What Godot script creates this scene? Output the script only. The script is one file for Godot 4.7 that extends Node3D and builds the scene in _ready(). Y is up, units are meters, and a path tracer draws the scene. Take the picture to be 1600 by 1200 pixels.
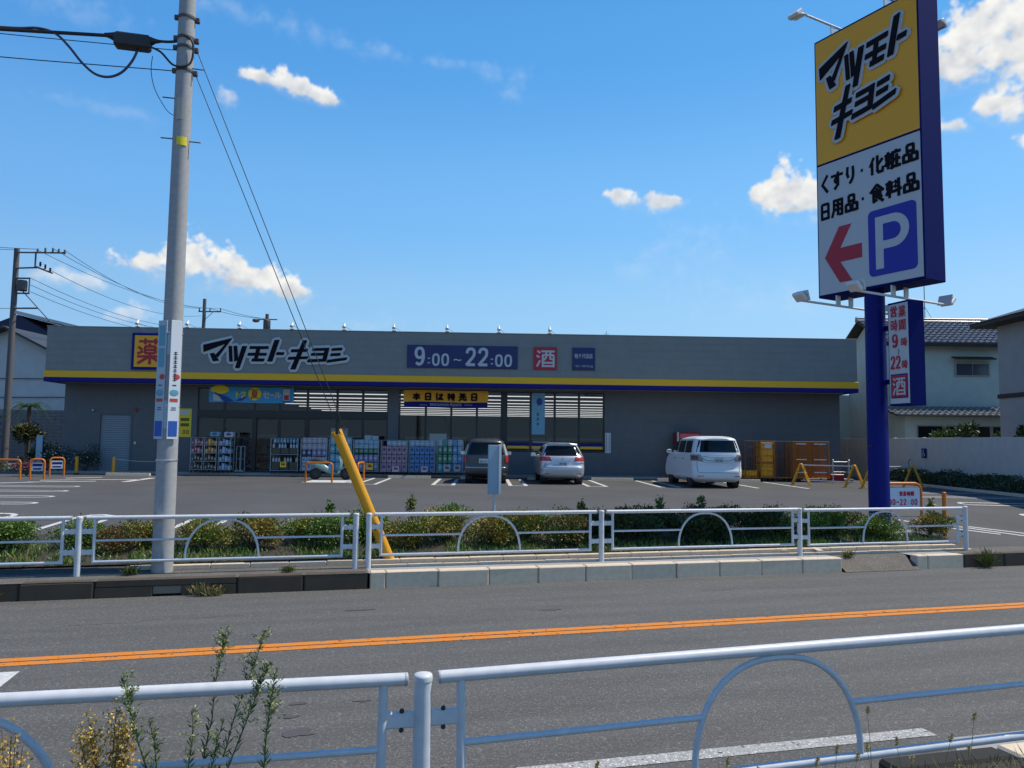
extends Node3D

# ---------------------------------------------------------------- mesh building
class Mb:
	var v := PackedVector3Array()
	var n := PackedVector3Array()
	var c := PackedColorArray()
	var ix := PackedInt32Array()
	var col := Color.WHITE
	var colored := false

	func vert(p: Vector3, nn: Vector3) -> int:
		v.append(p)
		n.append(nn)
		if colored:
			c.append(col)
		return v.size() - 1

	func face(i: int, j: int, k: int) -> void:
		var cr := (v[j] - v[i]).cross(v[k] - v[i])
		if cr.dot(n[i] + n[j] + n[k]) > 0.0:
			ix.append_array(PackedInt32Array([i, k, j]))
		else:
			ix.append_array(PackedInt32Array([i, j, k]))

	func tri(a: Vector3, b: Vector3, d: Vector3, nn: Vector3) -> void:
		face(vert(a, nn), vert(b, nn), vert(d, nn))

	func quad(a: Vector3, b: Vector3, d: Vector3, e: Vector3, nn: Vector3) -> void:
		var i := vert(a, nn)
		vert(b, nn)
		vert(d, nn)
		vert(e, nn)
		face(i, i + 1, i + 2)
		face(i, i + 2, i + 3)

	func box(t: Transform3D, s: Vector3, ch := 0.0) -> void:
		var h := s * 0.5
		ch = minf(ch, minf(h.x, minf(h.y, h.z)) * 0.9)
		var q := h - Vector3(ch, ch, ch)
		for a in 3:
			var b := (a + 1) % 3
			var d := (a + 2) % 3
			for sg in [-1.0, 1.0]:
				var nn := Vector3.ZERO
				nn[a] = sg
				var p: Array[Vector3] = []
				for e in [[-1, -1], [1, -1], [1, 1], [-1, 1]]:
					var x := Vector3.ZERO
					x[a] = sg * h[a]
					x[b] = e[0] * q[b]
					x[d] = e[1] * q[d]
					p.append(t * x)
				quad(p[0], p[1], p[2], p[3], (t.basis * nn).normalized())
		if ch <= 0.0:
			return
		for a in 3:
			var b := (a + 1) % 3
			var d := (a + 2) % 3
			for sb in [-1.0, 1.0]:
				for sd in [-1.0, 1.0]:
					var p: Array[Vector3] = []
					for e in [[0, -1], [0, 1], [1, 1], [1, -1]]:
						var x := Vector3.ZERO
						x[a] = e[1] * q[a]
						x[b] = sb * (h[b] if e[0] == 0 else q[b])
						x[d] = sd * (q[d] if e[0] == 0 else h[d])
						p.append(t * x)
					var nn := Vector3.ZERO
					nn[b] = sb
					nn[d] = sd
					quad(p[0], p[1], p[2], p[3], (t.basis * nn).normalized())
		for sx in [-1.0, 1.0]:
			for sy in [-1.0, 1.0]:
				for sz in [-1.0, 1.0]:
					tri(t * Vector3(sx * h.x, sy * q.y, sz * q.z), t * Vector3(sx * q.x, sy * h.y, sz * q.z), t * Vector3(sx * q.x, sy * q.y, sz * h.z), (t.basis * Vector3(sx, sy, sz)).normalized())

	func bx(x0: float, x1: float, y0: float, y1: float, z0: float, z1: float, ch := 0.0) -> void:
		box(Transform3D(Basis(), Vector3((x0 + x1) / 2, (y0 + y1) / 2, (z0 + z1) / 2)), Vector3(absf(x1 - x0), absf(y1 - y0), absf(z1 - z0)), ch)

	func tube(pts: Array, r: Variant, sides := 8, caps := true) -> void:
		var m := pts.size()
		var up := Vector3.ZERO
		var first := v.size()
		for i in m:
			var t: Vector3 = (pts[mini(i + 1, m - 1)] - pts[maxi(i - 1, 0)]).normalized()
			if i == 0:
				up = t.cross(Vector3.UP if absf(t.y) < 0.9 else Vector3.RIGHT).normalized()
			up = (up - t * up.dot(t)).normalized()
			var w := t.cross(up)
			var rr: float = r[i] if r is Array or r is PackedFloat32Array else r
			for k in sides:
				var a := TAU * k / sides
				var d := up * cos(a) + w * sin(a)
				vert(pts[i] + d * rr, d)
		for i in m - 1:
			for k in sides:
				var a := first + i * sides + k
				var b := first + i * sides + (k + 1) % sides
				face(a, b, b + sides)
				face(a, b + sides, a + sides)
		if caps:
			for e in [0, m - 1]:
				var t: Vector3 = (pts[0] - pts[1]).normalized() if e == 0 else (pts[m - 1] - pts[m - 2]).normalized()
				var ce := vert(pts[e], t)
				var ring: Array[int] = []
				for k in sides:
					ring.append(vert(v[first + e * sides + k], t))
				for k in sides:
					face(ce, ring[k], ring[(k + 1) % sides])

	func cyl(a: Vector3, b: Vector3, r0: float, r1 := -1.0, sides := 12) -> void:
		tube([a, b], [r0, r0 if r1 < 0.0 else r1], sides)

	func prism(poly: PackedVector2Array, z0: float, z1: float, t := Transform3D(), back := false) -> void:
		var tr := Geometry2D.triangulate_polygon(poly)
		for side in ([1, 0] if back else [1]):
			var z := z1 if side == 1 else z0
			var nn := (t.basis * Vector3(0, 0, 1 if side == 1 else -1)).normalized()
			var f := v.size()
			for p in poly:
				vert(t * Vector3(p.x, p.y, z), nn)
			for k in range(0, tr.size(), 3):
				face(f + tr[k], f + tr[k + 1], f + tr[k + 2])
		var s := -1.0 if Geometry2D.is_polygon_clockwise(poly) else 1.0
		for k in poly.size():
			var a := poly[k]
			var b := poly[(k + 1) % poly.size()]
			var e := (b - a).normalized()
			quad(t * Vector3(a.x, a.y, z0), t * Vector3(b.x, b.y, z0), t * Vector3(b.x, b.y, z1), t * Vector3(a.x, a.y, z1), (t.basis * Vector3(e.y * s, -e.x * s, 0)).normalized())

	# a grid of points, smooth, with normals turned to the side given by out(point)
	func surf(rows: Array, centre: Vector3, inward := false) -> void:
		var f := v.size()
		var nr := rows.size()
		var nc: int = rows[0].size()
		for i in nr:
			for j in nc:
				var du: Vector3 = rows[i][mini(j + 1, nc - 1)] - rows[i][maxi(j - 1, 0)]
				var dv: Vector3 = rows[mini(i + 1, nr - 1)][j] - rows[maxi(i - 1, 0)][j]
				var nn := du.cross(dv).normalized()
				if nn.length() < 0.5:
					nn = (rows[i][j] - centre).normalized()
				if (nn.dot(rows[i][j] - centre) < 0.0) != inward:
					nn = -nn
				vert(rows[i][j], nn)
		for i in nr - 1:
			for j in nc - 1:
				var a := f + i * nc + j
				face(a, a + 1, a + nc + 1)
				face(a, a + nc + 1, a + nc)

	func lathe(prof: Array, t: Transform3D, sides := 16) -> void:
		var f := v.size()
		var m := prof.size()
		for i in m:
			var d: Vector2 = (prof[mini(i + 1, m - 1)] - prof[maxi(i - 1, 0)]).normalized()
			for k in sides:
				var a := TAU * k / sides
				vert(t * Vector3(cos(a) * prof[i].x, prof[i].y, sin(a) * prof[i].x), (t.basis * Vector3(cos(a) * d.y, -d.x, sin(a) * d.y)).normalized())
		for i in m - 1:
			for k in sides:
				var a := f + i * sides + k
				var b := f + i * sides + (k + 1) % sides
				face(a, b, b + sides)
				face(a, b + sides, a + sides)

	func ball(p: Vector3, r: Vector3, rings := 8, sides := 12) -> void:
		var rows := []
		for i in rings + 1:
			var a := PI * i / rings
			var row := PackedVector3Array()
			for k in sides + 1:
				var b := TAU * k / sides
				row.append(p + Vector3(sin(a) * cos(b), cos(a), sin(a) * sin(b)) * r)
			rows.append(row)
		surf(rows, p)

	func leaf(p: Vector3, d: Vector3, side: Vector3, l: float, w: float) -> void:
		var nn := d.cross(side).normalized()
		var m := p + d * l * 0.5 + nn * w * 0.15
		var i := vert(p, nn)
		vert(m + side * w * 0.5, nn)
		vert(p + d * l, nn)
		vert(m - side * w * 0.5, nn)
		face(i, i + 1, i + 2)
		face(i, i + 2, i + 3)

	func done() -> ArrayMesh:
		var a := []
		a.resize(Mesh.ARRAY_MAX)
		a[Mesh.ARRAY_VERTEX] = v
		a[Mesh.ARRAY_NORMAL] = n
		if colored:
			a[Mesh.ARRAY_COLOR] = c
		a[Mesh.ARRAY_INDEX] = ix
		var me := ArrayMesh.new()
		me.add_surface_from_arrays(Mesh.PRIMITIVE_TRIANGLES, a)
		return me

# ---------------------------------------------------------------- frames: B along the shop front, R along the road; n is the distance away from the viewer's side
const BT := 0.0349066
const TH := 0.2530727
var taken := {}
var mats := {}
var rng := RandomNumberGenerator.new()

func B(b: float, y: float, n: float) -> Vector3:
	return Vector3(b * cos(BT) - n * sin(BT), y, -b * sin(BT) - n * cos(BT))

func R(u: float, y: float, n: float) -> Vector3:
	return Vector3(u * cos(TH) - n * sin(TH), y, -u * sin(TH) - n * cos(TH))

func FB(b: float, y: float, n: float, turn := 0.0) -> Transform3D:
	return Transform3D(Basis(Vector3.UP, BT + turn), B(b, y, n))

func FR(u: float, y: float, n: float, turn := 0.0) -> Transform3D:
	return Transform3D(Basis(Vector3.UP, TH + turn), R(u, y, n))

func road_n(p: Vector3) -> float:
	return -p.x * sin(TH) - p.z * cos(TH)

func lot_y(p: Vector3) -> float:
	return -0.42 * clampf((20.0 - road_n(p)) / 6.7, 0.0, 1.0)

func numbered(called: String) -> String:
	var k: int = taken.get(called, -1) + 1
	taken[called] = k
	return called if k == 0 else "%s_%03d" % [called, k]

func tag(o: Node3D, label: String, category: String, group := "") -> void:
	o.set_meta("label", label)
	o.set_meta("category", category)
	if group:
		o.set_meta("group", group)
	elif o.has_meta("group"):
		o.remove_meta("group")

func thing(called: String, label: String, category: String, t := Transform3D(), group := "") -> Node3D:
	var o := Node3D.new()
	o.name = numbered(called)
	add_child(o)
	o.transform = t
	tag(o, label, category, group)
	return o

func part(parent: Node3D, called: String, mb: Variant, m: Material, at := Transform3D()) -> MeshInstance3D:
	var o := MeshInstance3D.new()
	o.name = called
	o.mesh = mb.done() if mb is Mb else mb
	o.material_override = m
	o.transform = at
	parent.add_child(o, true)
	return o

func single(called: String, label: String, category: String, mb: Variant, m: Material, t := Transform3D(), group := "") -> MeshInstance3D:
	var o := MeshInstance3D.new()
	o.name = numbered(called)
	o.mesh = mb.done() if mb is Mb else mb
	o.material_override = m
	o.transform = t
	add_child(o)
	tag(o, label, category, group)
	return o

func struct(called: String, mb: Variant, m: Material, t := Transform3D(), kind := "structure") -> MeshInstance3D:
	var o := MeshInstance3D.new()
	o.name = numbered(called)
	o.mesh = mb.done() if mb is Mb else mb
	o.material_override = m
	o.transform = t
	add_child(o)
	o.set_meta("kind", kind)
	return o

func copy(o: Node3D, called: String, t: Transform3D, label: String, group := "") -> Node3D:
	var c := o.duplicate()
	c.name = numbered(called)
	add_child(c)
	c.transform = t
	tag(c, label, o.get_meta("category"), group)
	return c

# ---------------------------------------------------------------- materials
func lin(r: float, g: float, b: float) -> Color:
	return Color(r, g, b).linear_to_srgb()

func noise(freq: float, lo: float, hi: float, kind := FastNoiseLite.TYPE_SIMPLEX_SMOOTH, sd := 1, size := 512, oct := 4) -> NoiseTexture2D:
	var f := FastNoiseLite.new()
	f.noise_type = kind
	f.seed = sd
	f.frequency = freq
	f.fractal_octaves = oct
	if kind == FastNoiseLite.TYPE_CELLULAR:
		f.cellular_return_type = FastNoiseLite.RETURN_CELL_VALUE
		f.fractal_type = FastNoiseLite.FRACTAL_NONE
	var t := NoiseTexture2D.new()
	t.width = size
	t.height = size
	t.seamless = true
	t.noise = f
	var g := Gradient.new()
	g.set_color(0, lin(lo, lo, lo))
	g.set_color(1, lin(hi, hi, hi))
	t.color_ramp = g
	return t

func mat(key: String, c: Color, rough := 0.6, more := {}) -> StandardMaterial3D:
	if mats.has(key):
		return mats[key]
	var m := StandardMaterial3D.new()
	m.resource_name = key
	m.albedo_color = c
	m.roughness = rough
	for k in more:
		m.set(k, more[k])
	mats[key] = m
	return m

var tx := {}
func grime(m: StandardMaterial3D, t: Texture2D, scale: float, world := true) -> StandardMaterial3D:
	m.albedo_texture = t
	m.uv1_triplanar = true
	m.uv1_world_triplanar = world
	m.uv1_scale = Vector3.ONE * scale
	return m

func blotch(m: StandardMaterial3D, t: Texture2D, scale: float) -> StandardMaterial3D:
	m.detail_enabled = true
	m.detail_blend_mode = BaseMaterial3D.BLEND_MODE_MUL
	m.detail_albedo = t
	m.detail_uv_layer = BaseMaterial3D.DETAIL_UV_2
	m.uv2_triplanar = true
	m.uv2_world_triplanar = true
	m.uv2_scale = Vector3.ONE * scale
	return m

func make_materials() -> void:
	tx.fine = noise(0.02, 0.80, 1.0, FastNoiseLite.TYPE_SIMPLEX_SMOOTH, 3)
	tx.cloudy = noise(0.008, 0.72, 1.0, FastNoiseLite.TYPE_SIMPLEX_SMOOTH, 5)
	tx.stone = noise(0.085, 0.37, 1.0, FastNoiseLite.TYPE_CELLULAR, 7, 1024)
	tx.stone.color_ramp.add_point(0.55, lin(0.44, 0.44, 0.43))
	tx.stone.color_ramp.add_point(0.86, lin(0.58, 0.58, 0.56))
	tx.grain = noise(0.25, 0.7, 1.0, FastNoiseLite.TYPE_SIMPLEX, 9, 512, 2)
	tx.rain = noise(0.02, 0.92, 1.0, FastNoiseLite.TYPE_SIMPLEX_SMOOTH, 41)
	tx.streak = noise(0.012, 0.88, 1.0, FastNoiseLite.TYPE_SIMPLEX_SMOOTH, 11)
	var a := mat("asphalt", lin(0.225, 0.220, 0.207), 0.86)
	blotch(grime(a, tx.stone, 1.0, false), noise(0.012, 0.74, 1.0, FastNoiseLite.TYPE_SIMPLEX_SMOOTH, 31), 1.0)
	a.uv2_world_triplanar = false
	a.uv2_scale = Vector3(0.035, 1.0, 0.30)
	a.heightmap_enabled = true
	a.heightmap_texture = tx.stone
	a.heightmap_scale = 0.35
	var l := mat("lot_asphalt", lin(0.098, 0.096, 0.092), 0.9)
	blotch(grime(l, noise(0.12, 0.7, 1.0, FastNoiseLite.TYPE_CELLULAR, 8, 512), 0.8), tx.cloudy, 0.06)
	var w := mat("walk_asphalt", lin(0.27, 0.245, 0.21), 0.9)
	blotch(grime(w, tx.stone, 1.1), tx.cloudy, 0.3)
	blotch(grime(mat("concrete", lin(0.40, 0.39, 0.37), 0.85), tx.fine, 0.5), tx.grain, 1.5)
	blotch(grime(mat("old_concrete", lin(0.110, 0.080, 0.054), 0.9), tx.cloudy, 0.6), tx.grain, 1.2)
	blotch(grime(mat("kerb_new", lin(0.86, 0.70, 0.51), 0.85), tx.fine, 0.7), tx.grain, 1.5)
	blotch(grime(mat("pole_concrete", lin(0.46, 0.465, 0.46), 0.8), tx.fine, 0.8), tx.grain, 2.0)
	blotch(grime(mat("soil", lin(0.10, 0.08, 0.055), 0.95), tx.cloudy, 0.7), tx.stone, 2.0)
	blotch(grime(mat("dirt_ground", lin(0.12, 0.11, 0.08), 0.95), tx.cloudy, 0.05), tx.grain, 0.5)
	grime(mat("paint_white", lin(0.72, 0.72, 0.69), 0.7), noise(0.05, 0.55, 1.0, FastNoiseLite.TYPE_SIMPLEX_SMOOTH, 21), 0.6)
	var pw := noise(0.03, 0.0, 1.0, FastNoiseLite.TYPE_SIMPLEX_SMOOTH, 23, 512, 5)
	pw.color_ramp.set_color(0, Color(0.30, 0.26, 0.22))
	pw.color_ramp.set_color(1, Color.WHITE)
	pw.color_ramp.set_offset(0, 0.14)
	pw.color_ramp.set_offset(1, 0.26)
	blotch(grime(mat("paint_orange", lin(0.72, 0.235, 0.014), 0.7), pw, 0.5), tx.grain, 0.9)
	blotch(grime(mat("paint_worn", lin(0.70, 0.70, 0.68), 0.75), pw, 0.9), tx.stone, 0.9)
	grime(mat("rail_white", lin(0.66, 0.68, 0.70), 0.42, {"metallic_specular": 0.45}), tx.fine, 0.9)
	blotch(grime(mat("siding", lin(0.112, 0.124, 0.134), 0.62), tx.streak, 0.25), tx.rain, 1.0)
	mats.siding.uv2_scale = Vector3(0.7, 0.06, 0.7)
	blotch(grime(mat("fascia", lin(0.235, 0.250, 0.238), 0.55), tx.streak, 0.2), tx.rain, 1.0)
	mats.fascia.uv2_scale = Vector3(0.8, 0.05, 0.8)
	mat("band_yellow", lin(0.85, 0.45, 0.003), 0.45)
	mat("band_blue", lin(0.009, 0.012, 0.17), 0.6, {"metallic_specular": 0.3})
	mat("sign_blue", lin(0.003, 0.010, 0.11), 0.65, {"metallic_specular": 0.2})
	grime(mat("pillar_blue", lin(0.004, 0.011, 0.18), 0.5, {"metallic_specular": 0.3}), tx.streak, 0.4)
	mat("sign_white", lin(0.50, 0.53, 0.54), 0.4)
	mat("sign_yellow", lin(0.92, 0.415, 0.002), 0.4)
	mat("sign_red", lin(0.44, 0.008, 0.028), 0.45)
	mat("sign_black", lin(0.010, 0.008, 0.012), 0.75, {"metallic_specular": 0.25})
	mat("navy", lin(0.016, 0.022, 0.12), 0.5)
	mat("frame_dark", lin(0.015, 0.015, 0.016), 0.4)
	mat("glass", Color(0.03, 0.035, 0.035, 0.14), 0.02, {"transparency": BaseMaterial3D.TRANSPARENCY_ALPHA})
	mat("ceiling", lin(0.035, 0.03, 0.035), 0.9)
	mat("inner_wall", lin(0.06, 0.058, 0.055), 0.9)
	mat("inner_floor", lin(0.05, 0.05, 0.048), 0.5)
	mat("tube_light", lin(0.9, 0.9, 0.9), 0.6, {"emission_enabled": true, "emission": Color(1, 1, 1), "emission_energy_multiplier": 0.82})
	mat("steel", lin(0.55, 0.56, 0.57), 0.35, {"metallic": 0.7})
	mat("cart_grey", lin(0.40, 0.44, 0.46), 0.4, {"metallic": 0.3})
	mat("lamp_white", lin(0.72, 0.72, 0.7), 0.45)
	grime(mat("orange_pipe", lin(0.72, 0.20, 0.008), 0.4), tx.fine, 1.0)
	grime(mat("yellow_plastic", lin(0.74, 0.345, 0.010), 0.42), tx.streak, 0.6)
	mat("crate_yellow", lin(0.72, 0.36, 0.01), 0.5)
	mat("cage_orange", lin(0.44, 0.135, 0.006), 0.5)
	mat("cage_brown", lin(0.17, 0.065, 0.012), 0.6)
	mat("cap_grey", lin(0.42, 0.43, 0.43), 0.5)
	mat("rubber", lin(0.018, 0.018, 0.018), 0.8)
	mat("black_plastic", lin(0.02, 0.02, 0.022), 0.5)
	mat("cable", lin(0.02, 0.019, 0.021), 0.5)
	mat("car_glass", lin(0.006, 0.007, 0.008), 0.05, {"metallic_specular": 0.38})
	mat("silver_paint", lin(0.50, 0.52, 0.54), 0.3, {"metallic": 0.45, "clearcoat_enabled": true, "clearcoat": 0.8})
	mat("white_paint", lin(0.74, 0.76, 0.77), 0.3, {"clearcoat_enabled": true, "clearcoat": 0.8})
	mat("grey_paint", lin(0.034, 0.036, 0.041), 0.25, {"metallic": 0.4, "clearcoat_enabled": true, "clearcoat": 1.0})
	mat("lamp_red", lin(0.42, 0.008, 0.010), 0.12, {"clearcoat_enabled": true})
	mat("lamp_clear", lin(0.62, 0.60, 0.60), 0.1, {"metallic": 0.4, "clearcoat_enabled": true})
	mat("chrome", lin(0.7, 0.7, 0.7), 0.12, {"metallic": 1.0})
	mat("leaf", Color.WHITE, 0.55, {"vertex_color_use_as_albedo": true, "backlight": Color(0.35, 0.4, 0.12), "backlight_enabled": true})
	mat("bark", lin(0.09, 0.065, 0.045), 0.9)
	grime(mat("stucco", lin(0.48, 0.56, 0.50), 0.85), tx.streak, 0.2)
	grime(mat("stucco_grey", lin(0.36, 0.35, 0.33), 0.85), tx.streak, 0.2)
	grime(mat("wall_panel", lin(0.60, 0.57, 0.51), 0.8), tx.streak, 0.3)
	mat("roof_tile", lin(0.11, 0.12, 0.14), 0.3)
	mat("roof_tile_pale", lin(0.20, 0.205, 0.215), 0.3)
	mat("dark_wood", lin(0.035, 0.028, 0.022), 0.7)
	grime(mat("left_wall", lin(0.55, 0.57, 0.57), 0.85), tx.streak, 0.2)
	grime(mat("block_wall", lin(0.20, 0.20, 0.20), 0.9), tx.streak, 0.5)
	mat("slate", lin(0.04, 0.045, 0.055), 0.6)
	grime(mat("old_pole", lin(0.12, 0.11, 0.11), 0.8), tx.fine, 0.8)
	mat("red_machine", lin(0.26, 0.012, 0.016), 0.35)
	mat("mint", lin(0.16, 0.28, 0.26), 0.3, {"clearcoat_enabled": true})
	mat("pale_blue_board", lin(0.30, 0.42, 0.52), 0.5)
	mat("tag_yellow", lin(0.85, 0.68, 0.02), 0.5)

# ---------------------------------------------------------------- lettering from strokes on a 100 x 100 square
const GLYPH := {
	"薬": "10,16 90,16;32,6 32,26;68,6 68,26;50,24 44,34;32,34 68,34;32,34 32,58;68,34 68,58;32,46 68,46;32,58 68,58;8,36 22,46;6,60 24,52;92,36 78,46;76,52 94,60;6,70 94,70;50,58 50,97;46,71 8,94;54,71 92,94",
	"酒": "8,10 22,20;4,36 18,44;6,94 22,62;28,12 98,12;36,32 36,97;36,32 94,32;94,32 94,97;36,92 94,92;36,74 94,74;55,14 54,44 44,58;76,14 76,52 90,56",
	"日": "20,8 80,8;20,8 20,96;80,8 80,96;20,50 80,50;20,90 80,90",
	"用": "22,10 84,10;22,10 21,62 8,96;84,10 84,92 70,92;22,36 84,36;22,62 84,62;53,10 53,94",
	"品": "30,8 70,8;30,8 30,44;70,8 70,44;30,40 70,40;8,56 44,56;8,56 8,97;44,56 44,97;8,92 44,92;56,56 92,56;56,56 56,97;92,56 92,97;56,92 92,92",
	"食": "50,2 6,40;50,2 94,40;50,20 50,34;28,37 72,37;28,37 28,92;72,37 72,66;28,51 72,51;28,65 72,65;24,92 50,83;84,66 64,76;50,66 92,96",
	"料": "24,6 24,96;6,14 14,34;42,14 34,34;4,44 46,44;22,48 4,80;26,48 46,72;58,14 70,26;56,36 68,48;52,68 98,60;82,4 82,97",
	"化": "34,6 8,52;22,34 22,97;58,6 58,82 66,91 90,91 94,72;92,24 58,54",
	"粧": "20,6 20,96;4,16 10,34;36,16 30,34;2,42 40,42;18,46 2,78;22,46 38,72;70,4 70,16;48,16 98,16;50,16 50,62 42,96;74,30 74,90;58,54 94,54;54,91 98,91",
	"く": "72,6 28,50 72,95",
	"す": "4,24 96,24;58,6 58,60;58,42 44,39 34,51 44,64 58,58;58,58 57,78 36,97",
	"り": "26,8 22,40 30,58;72,6 76,42 68,74 44,97",
	"営": "16,6 24,18;48,4 52,18;82,6 74,18;10,26 90,26;10,26 10,42;90,26 90,42;30,37 70,37;30,37 30,56;70,37 70,56;30,54 70,54;20,65 80,65;20,65 20,97;80,65 80,97;20,91 80,91",
	"業": "38,4 38,22;62,4 62,22;18,8 26,20;82,8 74,20;8,24 92,24;34,30 40,40;66,30 60,40;14,43 86,43;20,55 80,55;6,68 94,68;50,43 50,97;46,70 10,92;54,70 90,92",
	"時": "8,14 36,14;8,14 8,84;36,14 36,84;8,48 36,48;8,80 36,80;48,20 92,20;70,4 70,38;42,40 98,40;44,58 98,58;82,40 82,92 70,92;54,66 62,80",
	"間": "8,8 42,8;8,8 8,97;42,8 42,38;8,22 42,22;8,38 42,38;58,8 92,8;58,8 58,38;92,8 92,93 82,93;58,22 92,22;58,38 92,38;32,50 68,50;32,50 32,86;68,50 68,86;32,67 68,67;32,84 68,84",
	"本": "8,28 92,28;50,4 50,97;48,30 8,76;52,30 92,76;32,74 68,74",
	"は": "18,8 14,50 20,94;40,28 96,28;70,8 70,78;70,68 50,64 42,76 54,88 70,78;70,76 96,92",
	"特": "14,12 8,34;6,26 40,26;24,4 24,97;4,64 42,52;52,18 92,18;72,4 72,36;46,38 98,38;48,56 98,56;82,38 82,92 72,92;56,66 64,80",
	"売": "14,14 86,14;50,4 50,32;24,32 76,32;10,46 90,46;10,46 10,60;90,46 90,60;36,56 32,78 6,96;62,54 62,84 70,91 90,91 92,76",
	"柏": "24,4 24,97;4,26 44,26;22,30 4,68;28,34 44,56;72,4 62,22;52,24 94,24;52,24 52,96;94,24 94,96;52,56 94,56;52,90 94,90",
	"千": "80,8 24,20;6,46 94,46;52,16 52,97",
	"代": "34,6 8,50;22,34 22,97;38,40 96,32;62,6 68,50 84,88 96,78;78,8 88,20",
	"田": "10,12 90,12;10,12 10,94;90,12 90,94;10,50 90,50;50,12 50,92;10,88 90,88",
	"店": "52,4 52,16;12,18 94,18;14,18 14,60 4,96;54,28 54,58;54,42 86,42;30,60 84,60;30,60 30,96;84,60 84,96;30,90 84,90",
	"ト": "40,6 40,96;40,36 82,58",
	"ク": "40,6 12,46;38,22 82,22 74,58 30,96",
	"夏": "8,8 92,8;50,10 44,22;26,24 74,24;26,24 26,60;74,24 74,60;26,36 74,36;26,48 74,48;26,60 74,60;40,62 10,88;34,70 76,70 50,88 8,97;40,76 94,97",
	"セ": "6,44 92,28 78,54;34,8 34,84 44,91 88,91",
	"ー": "8,50 92,50",
	"ル": "28,14 26,54 6,94;60,10 60,88 96,54",
	"・": "44,50 56,50",
	"～": "10,56 28,44 50,50 72,57 90,45",
	":": "50,34 50,40;50,74 50,80",
	"9": "78,34 70,12 50,5 28,12 20,32 28,52 50,58 70,50 78,34;78,34 78,60 66,86 44,95 24,86",
	"2": "20,28 30,10 52,5 74,12 78,32 68,50 22,90 22,93;20,93 82,93",
	"0": "50,5 28,14 20,50 28,86 50,95 72,86 80,50 72,14 50,5",
	"P": "20,3 20,97;20,8 56,8 76,16 82,32 76,50 56,58 20,58",
}

func strokes(m: Mb, text: String, wd: float, z: float, t: Transform3D, ox: float, oy: float, w: float, h: float, lean := 0.0, curved := false) -> void:
	# strokes of one character: ox, oy is its upper left corner, w and h its size, wd the pen
	var k := 0
	for s in text.split(";"):
		var pts: Array[Vector2] = []
		for q in s.split(" "):
			var e := q.split(",")
			var y := float(e[1]) / 100.0
			pts.append(Vector2(ox + w * float(e[0]) / 100.0 + lean * h * (1.0 - y), oy - h * y))
		var reach := 0.42 if pts.size() > 2 else 0.1
		if curved and pts.size() > 3:
			var fine: Array[Vector2] = []
			for i in pts.size() - 1:
				for j in 5:
					fine.append(pts[i].cubic_interpolate(pts[i + 1], pts[maxi(i - 1, 0)], pts[mini(i + 2, pts.size() - 1)], j / 5.0))
			fine.append(pts[-1])
			pts = fine
			reach = 0.1
		for i in pts.size() - 1:
			var d := (pts[i + 1] - pts[i]).normalized()
			var o := Vector2(-d.y, d.x) * wd * 0.5
			var e := d * wd * reach
			m.prism(PackedVector2Array([pts[i] - e - o, pts[i + 1] + e - o, pts[i + 1] + e + o, pts[i] - e + o]), z, z + 0.006 + (0.0003 if curved else 0.0009) * k, t)
			k += 1

func letter(parent: Node3D, ch: String, mt: Material, wd: float, z: float, ox: float, oy: float, w: float, h: float, lean := 0.0) -> void:
	var m := Mb.new()
	strokes(m, GLYPH[ch], wd, z, Transform3D(), ox, oy, w, h, lean, ch in "029すりは～")
	part(parent, "letter", m, mt)

const LOGO_A := "72,234 250,191 212,226 76,280;250,191 213,222 148,300 166,313;115,288 141,284 174,333 136,337;229,241 250,240 258,338 237,338;260,240 282,239 292,330 268,338;313,241 344,241 302,379 274,379;362,241 479,241 474,259 358,259;352,283 468,283 463,301 347,301;402,255 427,255 412,320 389,320;378,318 455,318 450,337 373,337;512,203 544,200 503,337 471,337;530,278 577,278 571,296 523,296"
const LOGO_B := "690,203 716,203 648,386 616,386;620,260 724,257 718,275 614,279;603,308 727,303 721,320 597,326;752,252 852,250 847,268 747,269;745,283 846,281 841,298 740,300;725,322 842,318 836,336 718,341;829,250 856,249 838,336 811,336;872,252 938,248 934,266 867,269;866,285 929,281 924,299 861,302;846,325 970,308 963,326 841,344"

func logo(parent: Node3D, text: String, f: Callable, halo: float, z: float, depth: float) -> void:
	var back := Mb.new()
	var front := Mb.new()
	var k := 0
	for s in text.split(";"):
		var poly := PackedVector2Array()
		for q in s.split(" "):
			var e := q.split(",")
			poly.append(f.call(float(e[0]), float(e[1])))
		for g in Geometry2D.offset_polygon(poly, halo, Geometry2D.JOIN_ROUND):
			back.prism(g, z, z + depth + 0.0012 * k, Transform3D())
		front.prism(poly, z + depth, z + depth + 0.03 + 0.0012 * k, Transform3D())
		k += 1
	part(parent, "letter_halo", back, mats.sign_white)
	part(parent, "letters", front, mats.sign_black)

func latin(parent: Node3D, text: String, height: float, mt: Material, at: Transform3D, bold := true, depth := 0.01) -> void:
	var f := SystemFont.new()
	f.font_names = PackedStringArray(["Droid Sans"])
	f.font_weight = 700 if bold else 400
	var t := TextMesh.new()
	t.font = f
	t.text = text
	t.font_size = 64
	t.pixel_size = height / 46.0
	t.depth = depth
	part(parent, "lettering", t, mt, at)

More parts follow.
